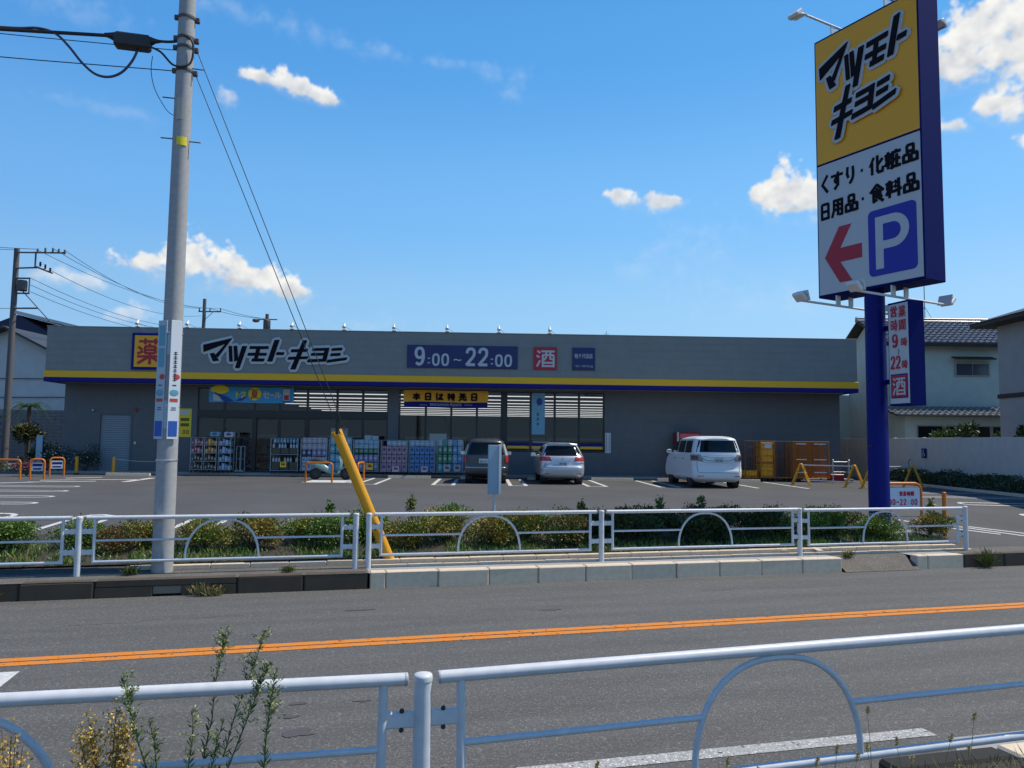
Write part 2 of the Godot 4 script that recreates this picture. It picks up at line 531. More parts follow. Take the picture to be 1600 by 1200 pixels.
func _ready() -> void:
	var cam := Camera3D.new()
	cam.name = "camera"
	cam.fov = rad_to_deg(2.0 * atan(600.0 / 1202.0))
	cam.position = Vector3(0, 1.6, 0)
	cam.rotation = Vector3(deg_to_rad(4.3), 0, deg_to_rad(0.68))
	cam.near = 0.05
	cam.far = 2500.0
	add_child(cam)
	cam.current = true
	var sky_m := PanoramaSkyMaterial.new()
	sky_m.panorama = ImageTexture.create_from_image(sky_image())
	sky_m.energy_multiplier = 1.0
	var sky := Sky.new()
	sky.sky_material = sky_m
	var env := Environment.new()
	env.background_mode = Environment.BG_SKY
	env.sky = sky
	env.tonemap_mode = Environment.TONE_MAPPER_LINEAR
	env.tonemap_exposure = 1.0
	env.sdfgi_enabled = true
	env.ssao_enabled = true
	env.ssil_enabled = true
	var we := WorldEnvironment.new()
	we.name = "world"
	we.environment = env
	add_child(we)
	var sun := DirectionalLight3D.new()
	sun.name = "sun"
	sun.light_energy = 1.5
	sun.light_color = Color(1.0, 0.965, 0.91)
	sun.light_angular_distance = 0.5
	sun.shadow_enabled = true
	var az := deg_to_rad(12.0)
	var el := deg_to_rad(58.0)
	var to_sun := Vector3(cos(el) * cos(az), sin(el), -cos(el) * sin(az))
	sun.look_at_from_position(Vector3.ZERO, -to_sun, Vector3.UP)
	add_child(sun)

	rng.seed = 20
	make_materials()
	make_ground()
	make_kerbs()
	make_store()
	make_tall_sign()
	make_right_side()
	make_left_side()
	make_fences()
	make_utility_pole()
	make_cars()
	make_lot_things()
	make_goods()
	make_bushes()
	make_near_weeds()

# ---------------------------------------------------------------- sky
func sky_image() -> Image:
	var W := 4096
	var H := 2048
	var el_stops := [0.0, 4.0, 9.0, 16.0, 27.0, 45.0, 65.0, 90.0]
	var el_cols := [Vector3(0.47, 0.70, 0.90), Vector3(0.41, 0.67, 0.92), Vector3(0.33, 0.63, 0.96), Vector3(0.21, 0.53, 0.97), Vector3(0.105, 0.385, 0.85), Vector3(0.042, 0.205, 0.56), Vector3(0.032, 0.15, 0.45), Vector3(0.028, 0.13, 0.41)]
	var small := Image.create(144, 512, false, Image.FORMAT_RGBF)
	for y in 512:
		var el := 90.0 - (y + 0.5) / 512.0 * 180.0
		var c := Vector3(0.16, 0.16, 0.15)
		if el > 0.0:
			var k := 0
			while k < 6 and el > el_stops[k + 1]:
				k += 1
			c = el_cols[k].lerp(el_cols[k + 1], smoothstep(0, 1, (el - el_stops[k]) / (el_stops[k + 1] - el_stops[k])) * 0.5 + 0.5 * (el - el_stops[k]) / (el_stops[k + 1] - el_stops[k]))
		for x in 144:
			var az := (x - 8 + 0.5) / 128.0 * TAU # straight ahead is the left edge of the picture
			# the air is paler towards the sun on the right
			var s := 0.5 + 0.5 * cos(az - 1.36)
			var g := 0.72 + 0.42 * s
			var d := Vector3(c.x * (0.80 + 0.50 * s * s), c.y * g, c.z * (0.80 + 0.28 * s))
			small.set_pixel(x, y, Color(d.x, d.y, d.z))
	small.resize(W * 144 / 128, H, Image.INTERPOLATE_CUBIC)
	small = small.get_region(Rect2i(W * 8 / 128, 0, W, H))
	var fb := FastNoiseLite.new()
	fb.noise_type = FastNoiseLite.TYPE_SIMPLEX_SMOOTH
	fb.fractal_octaves = 6
	fb.fractal_gain = 0.62
	fb.frequency = 0.42
	fb.seed = 4
	var lump := FastNoiseLite.new()
	lump.noise_type = FastNoiseLite.TYPE_SIMPLEX_SMOOTH
	lump.fractal_octaves = 4
	lump.frequency = 0.5
	lump.seed = 12
	# [opacity, softness, puffs as azimuth, elevation, half width, half height in degrees]
	var clouds := [
		[1.0, 0.30, [[-26.0, 11.7, 1.7, 0.7], [-23.3, 12.4, 1.6, 1.4], [-20.8, 11.9, 2.2, 1.2], [-18.3, 11.3, 2.0, 1.0], [-16.2, 10.7, 1.4, 0.8]]],
		[0.95, 0.25, [[-19.2, 24.7, 1.1, 0.42], [-17.4, 25.1, 0.8, 0.8], [-16.2, 24.5, 1.3, 0.6], [-15.2, 24.15, 1.0, 0.5], [-14.2, 23.95, 0.9, 0.45]]],
		[0.55, 0.6, [[-20.9, 23.2, 1.2, 0.7]]],
		[0.55, 0.7, [[-30.6, 10.2, 2.4, 0.9], [-29.0, 9.8, 1.5, 0.5]]],
		[0.5, 0.6, [[-26.4, 8.2, 1.7, 0.8]]],
		[0.85, 0.35, [[7.8, 18.1, 1.3, 0.45], [9.2, 17.8, 1.5, 0.65], [10.6, 17.5, 1.2, 0.6], [12.0, 17.5, 0.8, 0.4]]],
		[1.0, 0.32, [[18.1, 17.7, 1.2, 0.8], [19.8, 18.4, 1.5, 1.5], [21.5, 17.3, 1.7, 1.3], [20.0, 16.6, 1.6, 0.8]]],
		[1.0, 0.35, [[31.2, 25.2, 2.2, 1.6], [33.5, 26.0, 2.2, 1.9], [33.2, 23.6, 2.6, 1.3], [30.6, 23.8, 1.3, 1.0], [36.2, 24.6, 2.4, 2.0], [34.2, 20.9, 2.0, 1.1], [32.1, 21.1, 1.0, 0.5], [34.4, 18.6, 0.8, 0.7]]],
		[0.8, 0.4, [[30.5, 20.3, 1.0, 0.45]]],
		[0.30, 1.5, [[-22.0, 28.4, 4.5, 0.9], [-16.0, 27.9, 4.5, 0.8], [-11.0, 27.2, 4.0, 0.7], [-5.0, 26.8, 4.0, 0.5], [-1.3, 26.3, 2.6, 0.7], [0.1, 24.9, 1.5, 1.1]]],
		[0.28, 1.5, [[-31.0, 26.3, 6.0, 1.3], [-29.0, 21.0, 5.0, 0.8]]],
		[0.26, 1.5, [[13.5, 14.5, 4.5, 2.6], [11.0, 12.5, 5.0, 1.6], [20.0, 10.0, 9.0, 2.0], [-12.0, 8.0, 7.0, 1.5]]],
	]
	for i in 9:
		var cl: Array = clouds[i * 2]
		if cl[0] > 0.7:
			var big := []
			for p in cl[2]:
				big.append([p[0] + 0.2, p[1] - p[3] * 0.45, p[2] * 1.4, p[3] * 1.4])
			clouds.insert(i * 2, [0.5, 1.5, big])
		else:
			clouds.insert(i * 2, [0.02, 1.2, [cl[2][0]]])
	for turn in [0.0, 78.0, -86.0, 142.0, -146.0, 180.0]:
		for cl in clouds:
			var a0 := 999.0
			var a1 := -999.0
			var e0 := 999.0
			var e1 := -999.0
			for p in cl[2]:
				a0 = minf(a0, p[0] - p[2] * 1.7)
				a1 = maxf(a1, p[0] + p[2] * 1.7)
				e0 = minf(e0, p[1] - p[3] * 1.7)
				e1 = maxf(e1, p[1] + p[3] * 1.7)
			e0 = maxf(e0, 0.5)
			for y in range(int((90.0 - e1) / 180.0 * H), int((90.0 - e0) / 180.0 * H)):
				var el := 90.0 - (y + 0.5) / H * 180.0
				for x in range(int(floor(a0 / 360.0 * W)), int(a1 / 360.0 * W)):
					var az := (x + 0.5) / W * 360.0
					var f := 0.0
					var wsum := 0.0001
					var low := 0.0
					for p in cl[2]:
						var dx: float = (az - p[0]) / p[2]
						var dy: float = (el - p[1]) / p[3]
						if dy < 0.0:
							dy *= 0.85
						var g := exp(-1.5 * (dx * dx + dy * dy))
						f += g
						low += dy * g
						wsum += g
					low /= wsum
					f = minf((f - 0.34) * 1.5, 0.85)
					if f < -0.47:
						continue
					var nz := fb.get_noise_2d(az + turn, el * 1.15)
					var wide: float = cl[1] * (1.0 + 1.3 * maxf(0.0, -low))
					var al: float = smoothstep(0.0, 1.0, clampf((f + nz * 1.35 + 0.06) / (wide * 1.3 + 0.25), 0.0, 1.0)) * cl[0]
					if al < 0.003:
						continue
					var lit := clampf(0.62 + low * 0.42 + lump.get_noise_2d(az + turn, el * 1.2) * 0.75, 0.0, 1.0)
					var cc := Color(0.56, 0.60, 0.66).lerp(Color(0.95, 0.94, 0.91), lit)
					if cl[0] < 0.4:
						cc = Color(0.62, 0.76, 0.93)
					var px := posmod(x + int(turn / 360.0 * W), W)
					var was := small.get_pixel(px, y)
					small.set_pixel(px, y, was.lerp(cc, al))
	return small

func sheet(m: Mb, us: Array, ns: Array, y: Callable) -> void:
	for i in us.size() - 1:
		for j in ns.size() - 1:
			var p := [R(us[i], 0, ns[j]), R(us[i + 1], 0, ns[j]), R(us[i + 1], 0, ns[j + 1]), R(us[i], 0, ns[j + 1])]
			for k in 4:
				p[k].y = y.call(p[k])
			m.quad(p[0], p[1], p[2], p[3], Vector3.UP)

func ribbon(m: Mb, pts: Array, w: float, h := 0.006) -> void:
	# a painted line lying on the car park; pts are world points, their height comes from the ground
	var fine: Array[Vector3] = []
	for i in pts.size() - 1:
		var d: Vector3 = pts[i + 1] - pts[i]
		var k := maxi(1, int(d.length() / 0.8))
		for j in k:
			fine.append(pts[i] + d * (float(j) / k))
	fine.append(pts[-1])
	var l := []
	var r := []
	for i in fine.size():
		var t: Vector3 = fine[mini(i + 1, fine.size() - 1)] - fine[maxi(i - 1, 0)]
		t.y = 0
		t = t.normalized()
		var s := Vector3(-t.z, 0, t.x) * w * 0.5
		for e in [[l, fine[i] + s], [r, fine[i] - s]]:
			var p: Vector3 = e[1]
			p.y = lot_y(p) + h
			e[0].append(p)
	for i in fine.size() - 1:
		m.quad(l[i], l[i + 1], r[i + 1], r[i], Vector3.UP)

func loop_pts(b0: float, b1: float, n0: float, gap: float) -> Array:
	# a long U painted along b with its round end at b1
	var s := signf(b1 - b0)
	var p := [B(b0, 0, n0 + gap / 2)]
	for k in 9:
		var a := PI / 2 - PI * k / 8.0
		p.append(B(b1 - s * gap / 2 + s * cos(a) * gap / 2, 0, n0 + sin(a) * gap / 2))
	p.append(B(b0, 0, n0 - gap / 2))
	return p

func make_ground() -> void:
	var g := Mb.new()
	g.quad(Vector3(-900, -0.95, 700), Vector3(900, -0.95, 700), Vector3(900, -0.95, -1200), Vector3(-900, -0.95, -1200), Vector3.UP)
	struct("ground", g, mats.dirt_ground)
	var r := Mb.new()
	r.quad(Vector3(-200, 0, -4.5), Vector3(200, 0, -4.5), Vector3(200, 0, -12.6), Vector3(-200, 0, -12.6), Vector3.UP)
	struct("road", r, mats.asphalt, FR(0, -0.72, 0))
	var v := Mb.new()
	sheet(v, [-200.0, 3.9], [-14.0, 4.36], func(_p): return -0.62)
	sheet(v, [3.9, 200.0], [-14.0, 4.36], func(_p): return -0.51)
	struct("verge", v, mats.soil)
	var l := Mb.new()
	var us := []
	for k in 24:
		us.append(-90.0 + k * 6.0)
	sheet(l, us, [13.12, 13.3, 15.0, 16.7, 18.4, 20.0, 30.0, 90.0], func(p): return lot_y(p) - 0.45 * maxf(0.0, 13.3 - road_n(p)))
	struct("parking_lot", l, mats.lot_asphalt)
	var w := Mb.new()
	sheet(w, [-200.0, 0.93], [12.4, 13.32], func(_p): return -0.475)
	sheet(w, [9.56, 10.1, 10.65, 11.2], [12.32, 12.5, 12.7, 13.0], func(p): return -0.478 - 0.235 * clampf((12.72 - road_n(p)) / 0.4, 0, 1))
	sheet(w, [12.3, 200.0], [12.4, 13.32], func(_p): return -0.47)
	struct("pavement", w, mats.walk_asphalt)
	var cs := Mb.new()
	sheet(cs, [0.93, 9.56], [12.4, 13.32], func(_p): return -0.478)
	sheet(cs, [11.2, 12.3], [12.4, 13.32], func(_p): return -0.478)
	sheet(cs, [9.56, 11.2], [13.0, 13.32], func(_p): return -0.478)
	struct("pavement_strip", cs, mats.concrete)
	var bed := Mb.new()
	sheet(bed, [-7.8, -5.0, -2.0, 1.0, 4.0, 7.0, 10.0, 13.1], [13.36, 15.0, 16.2], func(p): return lot_y(p) + 0.03)
	struct("planting_bed", bed, mats.soil)
	# markings on the road
	var o := Mb.new()
	for q in [9.01, 9.18]:
		o.quad(R(-150, -0.7155, q - 2.19), R(150, -0.7155, q + 2.19), R(150, -0.7155, q + 2.325), R(-150, -0.7155, q - 2.055), Vector3.UP)
	struct("road_marking", o, mats.paint_orange)
	var e := Mb.new()
	sheet(e, [-150.0, 4.95], [5.32, 5.48], func(_p): return -0.7155)
	struct("road_marking", e, mats.paint_worn)
	var sb := Mb.new()
	sheet(sb, [-3.25, -2.72], [5.5, 8.75], func(_p): return -0.7150)
	struct("road_marking", sb, mats.paint_white)
	for q in [[-3.0, 10.6, 2.2, 0.25], [6.0, 11.2, 2.6, 0.15]]:
		var cm := Mb.new()
		var last := Vector2(q[0], q[1])
		for k in 26:
			var nx := last + Vector2(q[2] / 26.0, rng.randf_range(-0.05, 0.05) * (1.0 + q[3]))
			var w0 := rng.randf_range(0.002, 0.005)
			cm.quad(R(last.x, -0.7158, last.y - w0), R(nx.x, -0.7158, nx.y - w0), R(nx.x, -0.7158, nx.y + w0), R(last.x, -0.7158, last.y + w0), Vector3.UP)
			last = nx
		struct("road_crack", cm, mat("crack", lin(0.02, 0.02, 0.02), 0.9))
	# dark spots of oil on the near lane
	for s in [[-0.04, 6.5, 0.16, 0.12], [-0.1, 6.88, 0.09, 0.05], [-0.05, 7.2, 0.11, 0.045], [0.5, 7.15, 0.1, 0.03], [0.7, 10.9, 0.3, 0.05], [3.3, 10.4, 0.2, 0.05]]:
		var m := Mb.new()
		var c := R(s[0], -0.7150, s[1])
		for k in 14:
			var f := func(q): return 0.75 + 0.25 * sin(q * 2.9 + s[0] * 40.0) * cos(q * 1.7)
			var a := TAU * k / 14
			var b := TAU * ((k + 1) % 14) / 14
			m.tri(c, R(s[0] + cos(a) * s[2] * f.call(float(k)), -0.7150, s[1] + sin(a) * s[3] * f.call(float(k))), R(s[0] + cos(b) * s[2] * f.call(float((k + 1) % 14)), -0.7150, s[1] + sin(b) * s[3] * f.call(float((k + 1) % 14))), Vector3.UP)
		struct("road_stain", m, mat("stain", lin(0.070, 0.068, 0.067), 0.8))
	# markings of the car park
	var pm := Mb.new()
	for d in [10.12, 12.0]:
		ribbon(pm, [B(d, 0, 32.9), B(d, 0, 28.2)], 0.14)
	for d in [[-4.62, -3.95], [-1.85, -1.12], [0.98, 1.55], [3.85, 4.5], [6.5, 7.2]]:
		ribbon(pm, [B(d[0], 0, 32.9), B(d[0], 0, 28.3)], 0.14)
		ribbon(pm, [B(d[1], 0, 32.9), B(d[1], 0, 28.3)], 0.14)
		ribbon(pm, [B(d[0] - 0.07, 0, 28.24), B(d[1] + 0.07, 0, 28.24)], 0.14)
	for n0 in [25.3, 23.15, 21.0, 18.9, 16.8]:
		ribbon(pm, loop_pts(-16.5, -12.25 + (23.2 - n0) * 0.36, n0, 0.55), 0.12)
	for n0 in [26.4, 24.2, 22.5, 20.3]:
		ribbon(pm, loop_pts(17.6, 13.9 + (24.0 - n0) * 0.15, n0, 0.5), 0.12)
	for b0 in [-8.6, -6.2, -3.8, -1.4, 1.0, 3.4, 5.8]:
		var c := []
		for c2 in [[0, 14.2], [0, 16.8], [0.12, 17.1], [0.35, 17.2], [0.58, 17.1], [0.7, 16.8], [0.7, 14.2]]:
			c.append(B(b0 + c2[0], 0, c2[1] + (0.1 * b0 if b0 > 0 else 0.0)))
		ribbon(pm, c, 0.12)
	for q in [[-16.4, 26.8, -15.4, 27.8], [-15.9, 27.6, -14.0, 28.5], [-16.1, 28.7, -14.6, 29.6], [-16.1, 30.4, -15.1, 31.2], [-12.9, 28.3, -13.1, 31.2], [-15.2, 29.3, -13.0, 29.9]]:
		ribbon(pm, [B(q[0], 0, q[1]), B(q[2], 0, q[3])], 0.3)
	ribbon(pm, [B(10.3, 0, 19.1), B(10.9, 0, 18.0), B(11.7, 0, 17.2)], 0.12)
	ribbon(pm, [B(11.0, 0, 18.6), B(12.2, 0, 17.0)], 0.12)
	ribbon(pm, [B(11.6, 0, 18.2), B(12.9, 0, 16.9)], 0.12)
	ribbon(pm, [B(-6.8, 0, 29.0), B(-4.7, 0, 29.35), B(-4.4, 0, 28.4)], 0.14)
	struct("parking_marking", pm, mats.paint_white)
	var isl := Mb.new()
	for k in 6:
		var n0 := 29.05 + k * 0.3
		isl.quad(B(-6.75, 0.006, n0), B(-4.75, 0.006, n0), B(-4.75, 0.006, n0 + 0.3), B(-6.75, 0.006, n0 + 0.3), Vector3.UP)
	struct("painted_island", isl, mats.paint_white)

func make_kerbs() -> void:
	var k := Node3D.new()
	k.name = "kerb"
	add_child(k)
	k.set_meta("kind", "structure")
	var dark := Mb.new()
	dark.bx(-0.48, 0.48, -0.30, 0, -0.1, 0.1, 0.025)
	var dm := dark.done()
	var new_m := Mb.new()
	new_m.bx(-0.412, 0.412, -0.30, 0, -0.1, 0.1, 0.018)
	var nm := new_m.done()
	var half := Mb.new()
	half.bx(-0.12, 0.12, -0.30, 0, -0.1, 0.1, 0.018)
	for i in 16:
		if i in [2, 3]:
			continue
		part(k, "kerb_block", dm, mats.old_concrete, FR(0.43 - i * 0.97, -0.47 + rng.randf_range(-0.006, 0.006), 12.5 + rng.randf_range(-0.006, 0.006)))
	part(k, "kerb_block", half, mats.kerb_new, FR(1.07, -0.465, 12.5))
	for i in 10:
		part(k, "kerb_block", nm, mats.kerb_new, FR(1.61 + i * 0.835, -0.465 + rng.randf_range(-0.005, 0.005), 12.5 + rng.randf_range(-0.008, 0.008), rng.randf_range(-0.006, 0.006)))
	part(k, "kerb_block", half, mats.kerb_new, FR(11.32, -0.465, 12.5))
	part(k, "kerb_block", nm, mats.kerb_new, FR(11.86, -0.465, 12.5))
	for i in 10:
		part(k, "kerb_block", dm, mats.old_concrete, FR(12.76 + i * 0.97, -0.465, 12.5))
	# the near side of the road
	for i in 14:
		part(k, "kerb_block", dm, mat("weed_shade_concrete", lin(0.020, 0.019, 0.016), 0.9) if i == 0 else mats.old_concrete, FR(4.23 - i * 0.97, (-0.49 if i == 0 else -0.68) + rng.randf_range(-0.01, 0.01), 4.47))  # first block coloured near-black in place of the shade among the weeds
	for i in 4:
		part(k, "kerb_block", nm, mats.kerb_new, FR(5.15 + i * 0.835, -0.49, 4.47))
	var gut := Mb.new()
	gut.quad(R(4.55, -0.716, 4.57), R(12, -0.716, 4.57), R(12, -0.716, 5.25), R(5.0, -0.716, 5.25), Vector3.UP)
	struct("gutter", gut, mats.concrete)
	# narrow edging of the planting bed
	var ed := Node3D.new()
	ed.name = "bed_edging"
	add_child(ed)
	ed.set_meta("kind", "structure")
	var em := Mb.new()
	em.bx(-0.297, 0.297, -0.12, 0, -0.055, 0.055, 0.01)
	var emm := em.done()
	for i in 26:
		part(ed, "edging_block", emm, mats.kerb_new, FR(-2.4 + i * 0.6, -0.392 + rng.randf_range(-0.004, 0.004), 13.27))
	for i in 22:
		if 0.9 + i * 0.6 < 12.6:
			part(ed, "edging_block", emm, mats.kerb_new, FR(1.3 + i * 0.6, -0.442 + rng.randf_range(-0.004, 0.004), 12.98))
	# inlet under the dark kerb
	var inlet := thing("drain_inlet", "pale concrete drain inlet let into the dark kerb by the utility pole", "drain", FR(-1.995, -0.72, 12.5))
	var a := Mb.new()
	a.bx(-0.965, 0.965, 0.145, 0.25, -0.1, 0.1, 0.02)
	a.bx(-0.965, -0.2, 0.0, 0.145, -0.1, 0.1, 0.005)
	a.bx(0.2, 0.965, 0.0, 0.145, -0.1, 0.1, 0.005)
	part(inlet, "surround", a, mats.old_concrete)
	var c := Mb.new()
	c.bx(-0.2, 0.2, 0.03, 0.145, -0.08, 0.08, 0.01)
	part(inlet, "plate", c, mat("plate_concrete", lin(0.20, 0.175, 0.135), 0.85))

# ---------------------------------------------------------------- guard fences
func make_panel(l: float) -> Node3D:
	var o := thing("guard_fence", "", "fence")
	var m := Mb.new()
	m.tube([Vector3(0.09, 0.80, 0), Vector3(0.1, 0.80, 0), Vector3(l - 0.1, 0.80, 0), Vector3(l - 0.09, 0.80, 0)], [0.026, 0.032, 0.032, 0.026], 14)
	part(o, "top_rail", m, mats.rail_white)
	for x in [0.098, l - 0.098]:
		m = Mb.new()
		m.lathe([Vector2(0.0, -0.010), Vector2(0.030, -0.010), Vector2(0.0335, -0.006), Vector2(0.0335, 0.006), Vector2(0.030, 0.010), Vector2(0.0, 0.010)], Transform3D(Basis(Vector3.BACK, PI / 2), Vector3(x, 0.80, 0)), 14)
		part(o, "end_cap", m, mats.cap_grey)
	for x in [0.21, l - 0.21]:
		m = Mb.new()
		m.cyl(Vector3(x, 0.135, 0), Vector3(x, 0.79, 0), 0.024)
		part(o, "upright", m, mats.rail_white)
	m = Mb.new()
	m.cyl(Vector3(0.19, 0.145, 0), Vector3(l - 0.19, 0.145, 0), 0.025)
	part(o, "bottom_rail", m, mats.rail_white)
	for s in [0, 1]:
		m = Mb.new()
		m.cyl(Vector3(0.23 if s == 0 else l / 2 + 0.485, 0.46, 0), Vector3(l / 2 - 0.485 if s == 0 else l - 0.23, 0.46, 0), 0.0175, -1, 10)
		part(o, "middle_rail", m, mats.rail_white)
	m = Mb.new()
	var pts := []
	for k in 25:
		var a := PI * k / 24.0
		pts.append(Vector3(l / 2 - 0.54 * signf(cos(a)) * pow(absf(cos(a)), 0.86), 0.155 + 0.60 * pow(sin(a), 0.9), 0))
	m.tube(pts, 0.0185, 10)
	part(o, "arch", m, mats.rail_white)
	for x in [0.115, l - 0.115]:
		for y in [0.29, 0.60]:
			m = Mb.new()
			m.bx(x - 0.095, x + 0.095, y - 0.04, y + 0.04, -0.014, 0.014, 0.006)
			var br := part(o, "bracket", m, mats.rail_white)
			var bo := Mb.new()
			bo.ball(Vector3(x, y + 0.047, 0.012), Vector3(0.013, 0.013, 0.013), 5, 8)
			part(br, "bolt", bo, mats.dark_wood)
			bo = Mb.new()
			bo.ball(Vector3(x, y - 0.047, 0.012), Vector3(0.013, 0.013, 0.013), 5, 8)
			part(br, "bolt", bo, mats.dark_wood)
	return o

func make_fences() -> void:
	var y := -0.415
	var pn := make_panel(4.15)
	pn.transform = FR(0.59, y, 4.03) * Transform3D(Basis(Vector3.BACK, 0.016), Vector3.ZERO)
	tag(pn, "white guard fence in the foreground, right of the near post", "fence", "white pipe guard fences along the road")
	var p := make_panel(4.06)
	p.transform = FR(-3.33, y, 12.9)
	tag(p, "white guard fence in front of the utility pole across the road", "fence", "white pipe guard fences along the road")
	var g := "white pipe guard fences along the road"
	var pl := make_panel(4.36)
	pl.transform = FR(-3.77, y + 0.057, 4.03) * Transform3D(Basis(Vector3.BACK, -0.013), Vector3.ZERO)
	tag(pl, "white guard fence in the foreground behind the dry yellow weeds", "fence", g)
	copy(p, "guard_fence", FR(-7.4, y, 12.9), "white guard fence left of the utility pole across the road", g)
	copy(p, "guard_fence", FR(0.94, y, 12.9), "white guard fence in front of the yellow guy wire cover", g)
	copy(p, "guard_fence", FR(5.0, y, 12.9), "white guard fence in front of the dark middle of the hedge", g)
	copy(p, "guard_fence", FR(9.0, y - 0.015, 12.9), "white guard fence in front of the blue sign pillar", g).scale = Vector3(0.945, 1, 1)
	var post := thing("fence_post", "thick white fence post in the foreground", "post", FR(0.59, -0.6, 4.03), "white fence posts")
	var m := Mb.new()
	m.lathe([Vector2(0.046, 0), Vector2(0.046, 0.985)], Transform3D(), 20)
	part(post, "pipe", m, mats.rail_white)
	m = Mb.new()
	m.lathe([Vector2(0.049, 0.975), Vector2(0.049, 0.995), Vector2(0.044, 1.008), Vector2(0.02, 1.014), Vector2(0.0, 1.015)], Transform3D(), 20)
	part(post, "cap", m, mats.rail_white)
	for q in [[-3.33, "white fence post left of the utility pole, on the dark kerb"], [0.74, "left one of the two white fence posts standing close together"], [0.95, "right one of the two white fence posts standing close together"], [5.0, "white fence post below the back of the silver car"], [9.0, "white fence post below the orange barrels and cages"], [12.83, "last white fence post at the right end of the far fence"], [-7.4, "white fence post at the far left edge"]]:
		copy(post, "fence_post", FR(q[0], -0.6, 12.9), q[1], "white fence posts")

# ---------------------------------------------------------------- utility pole by the road, its guy wires and cables
func smooth(p: Array) -> Array:
	var o := []
	for i in p.size() - 1:
		for j in 6:
			o.append((p[i] as Vector3).cubic_interpolate(p[i + 1], p[maxi(i - 1, 0)], p[mini(i + 2, p.size() - 1)], j / 6.0))
	o.append(p[-1])
	return o

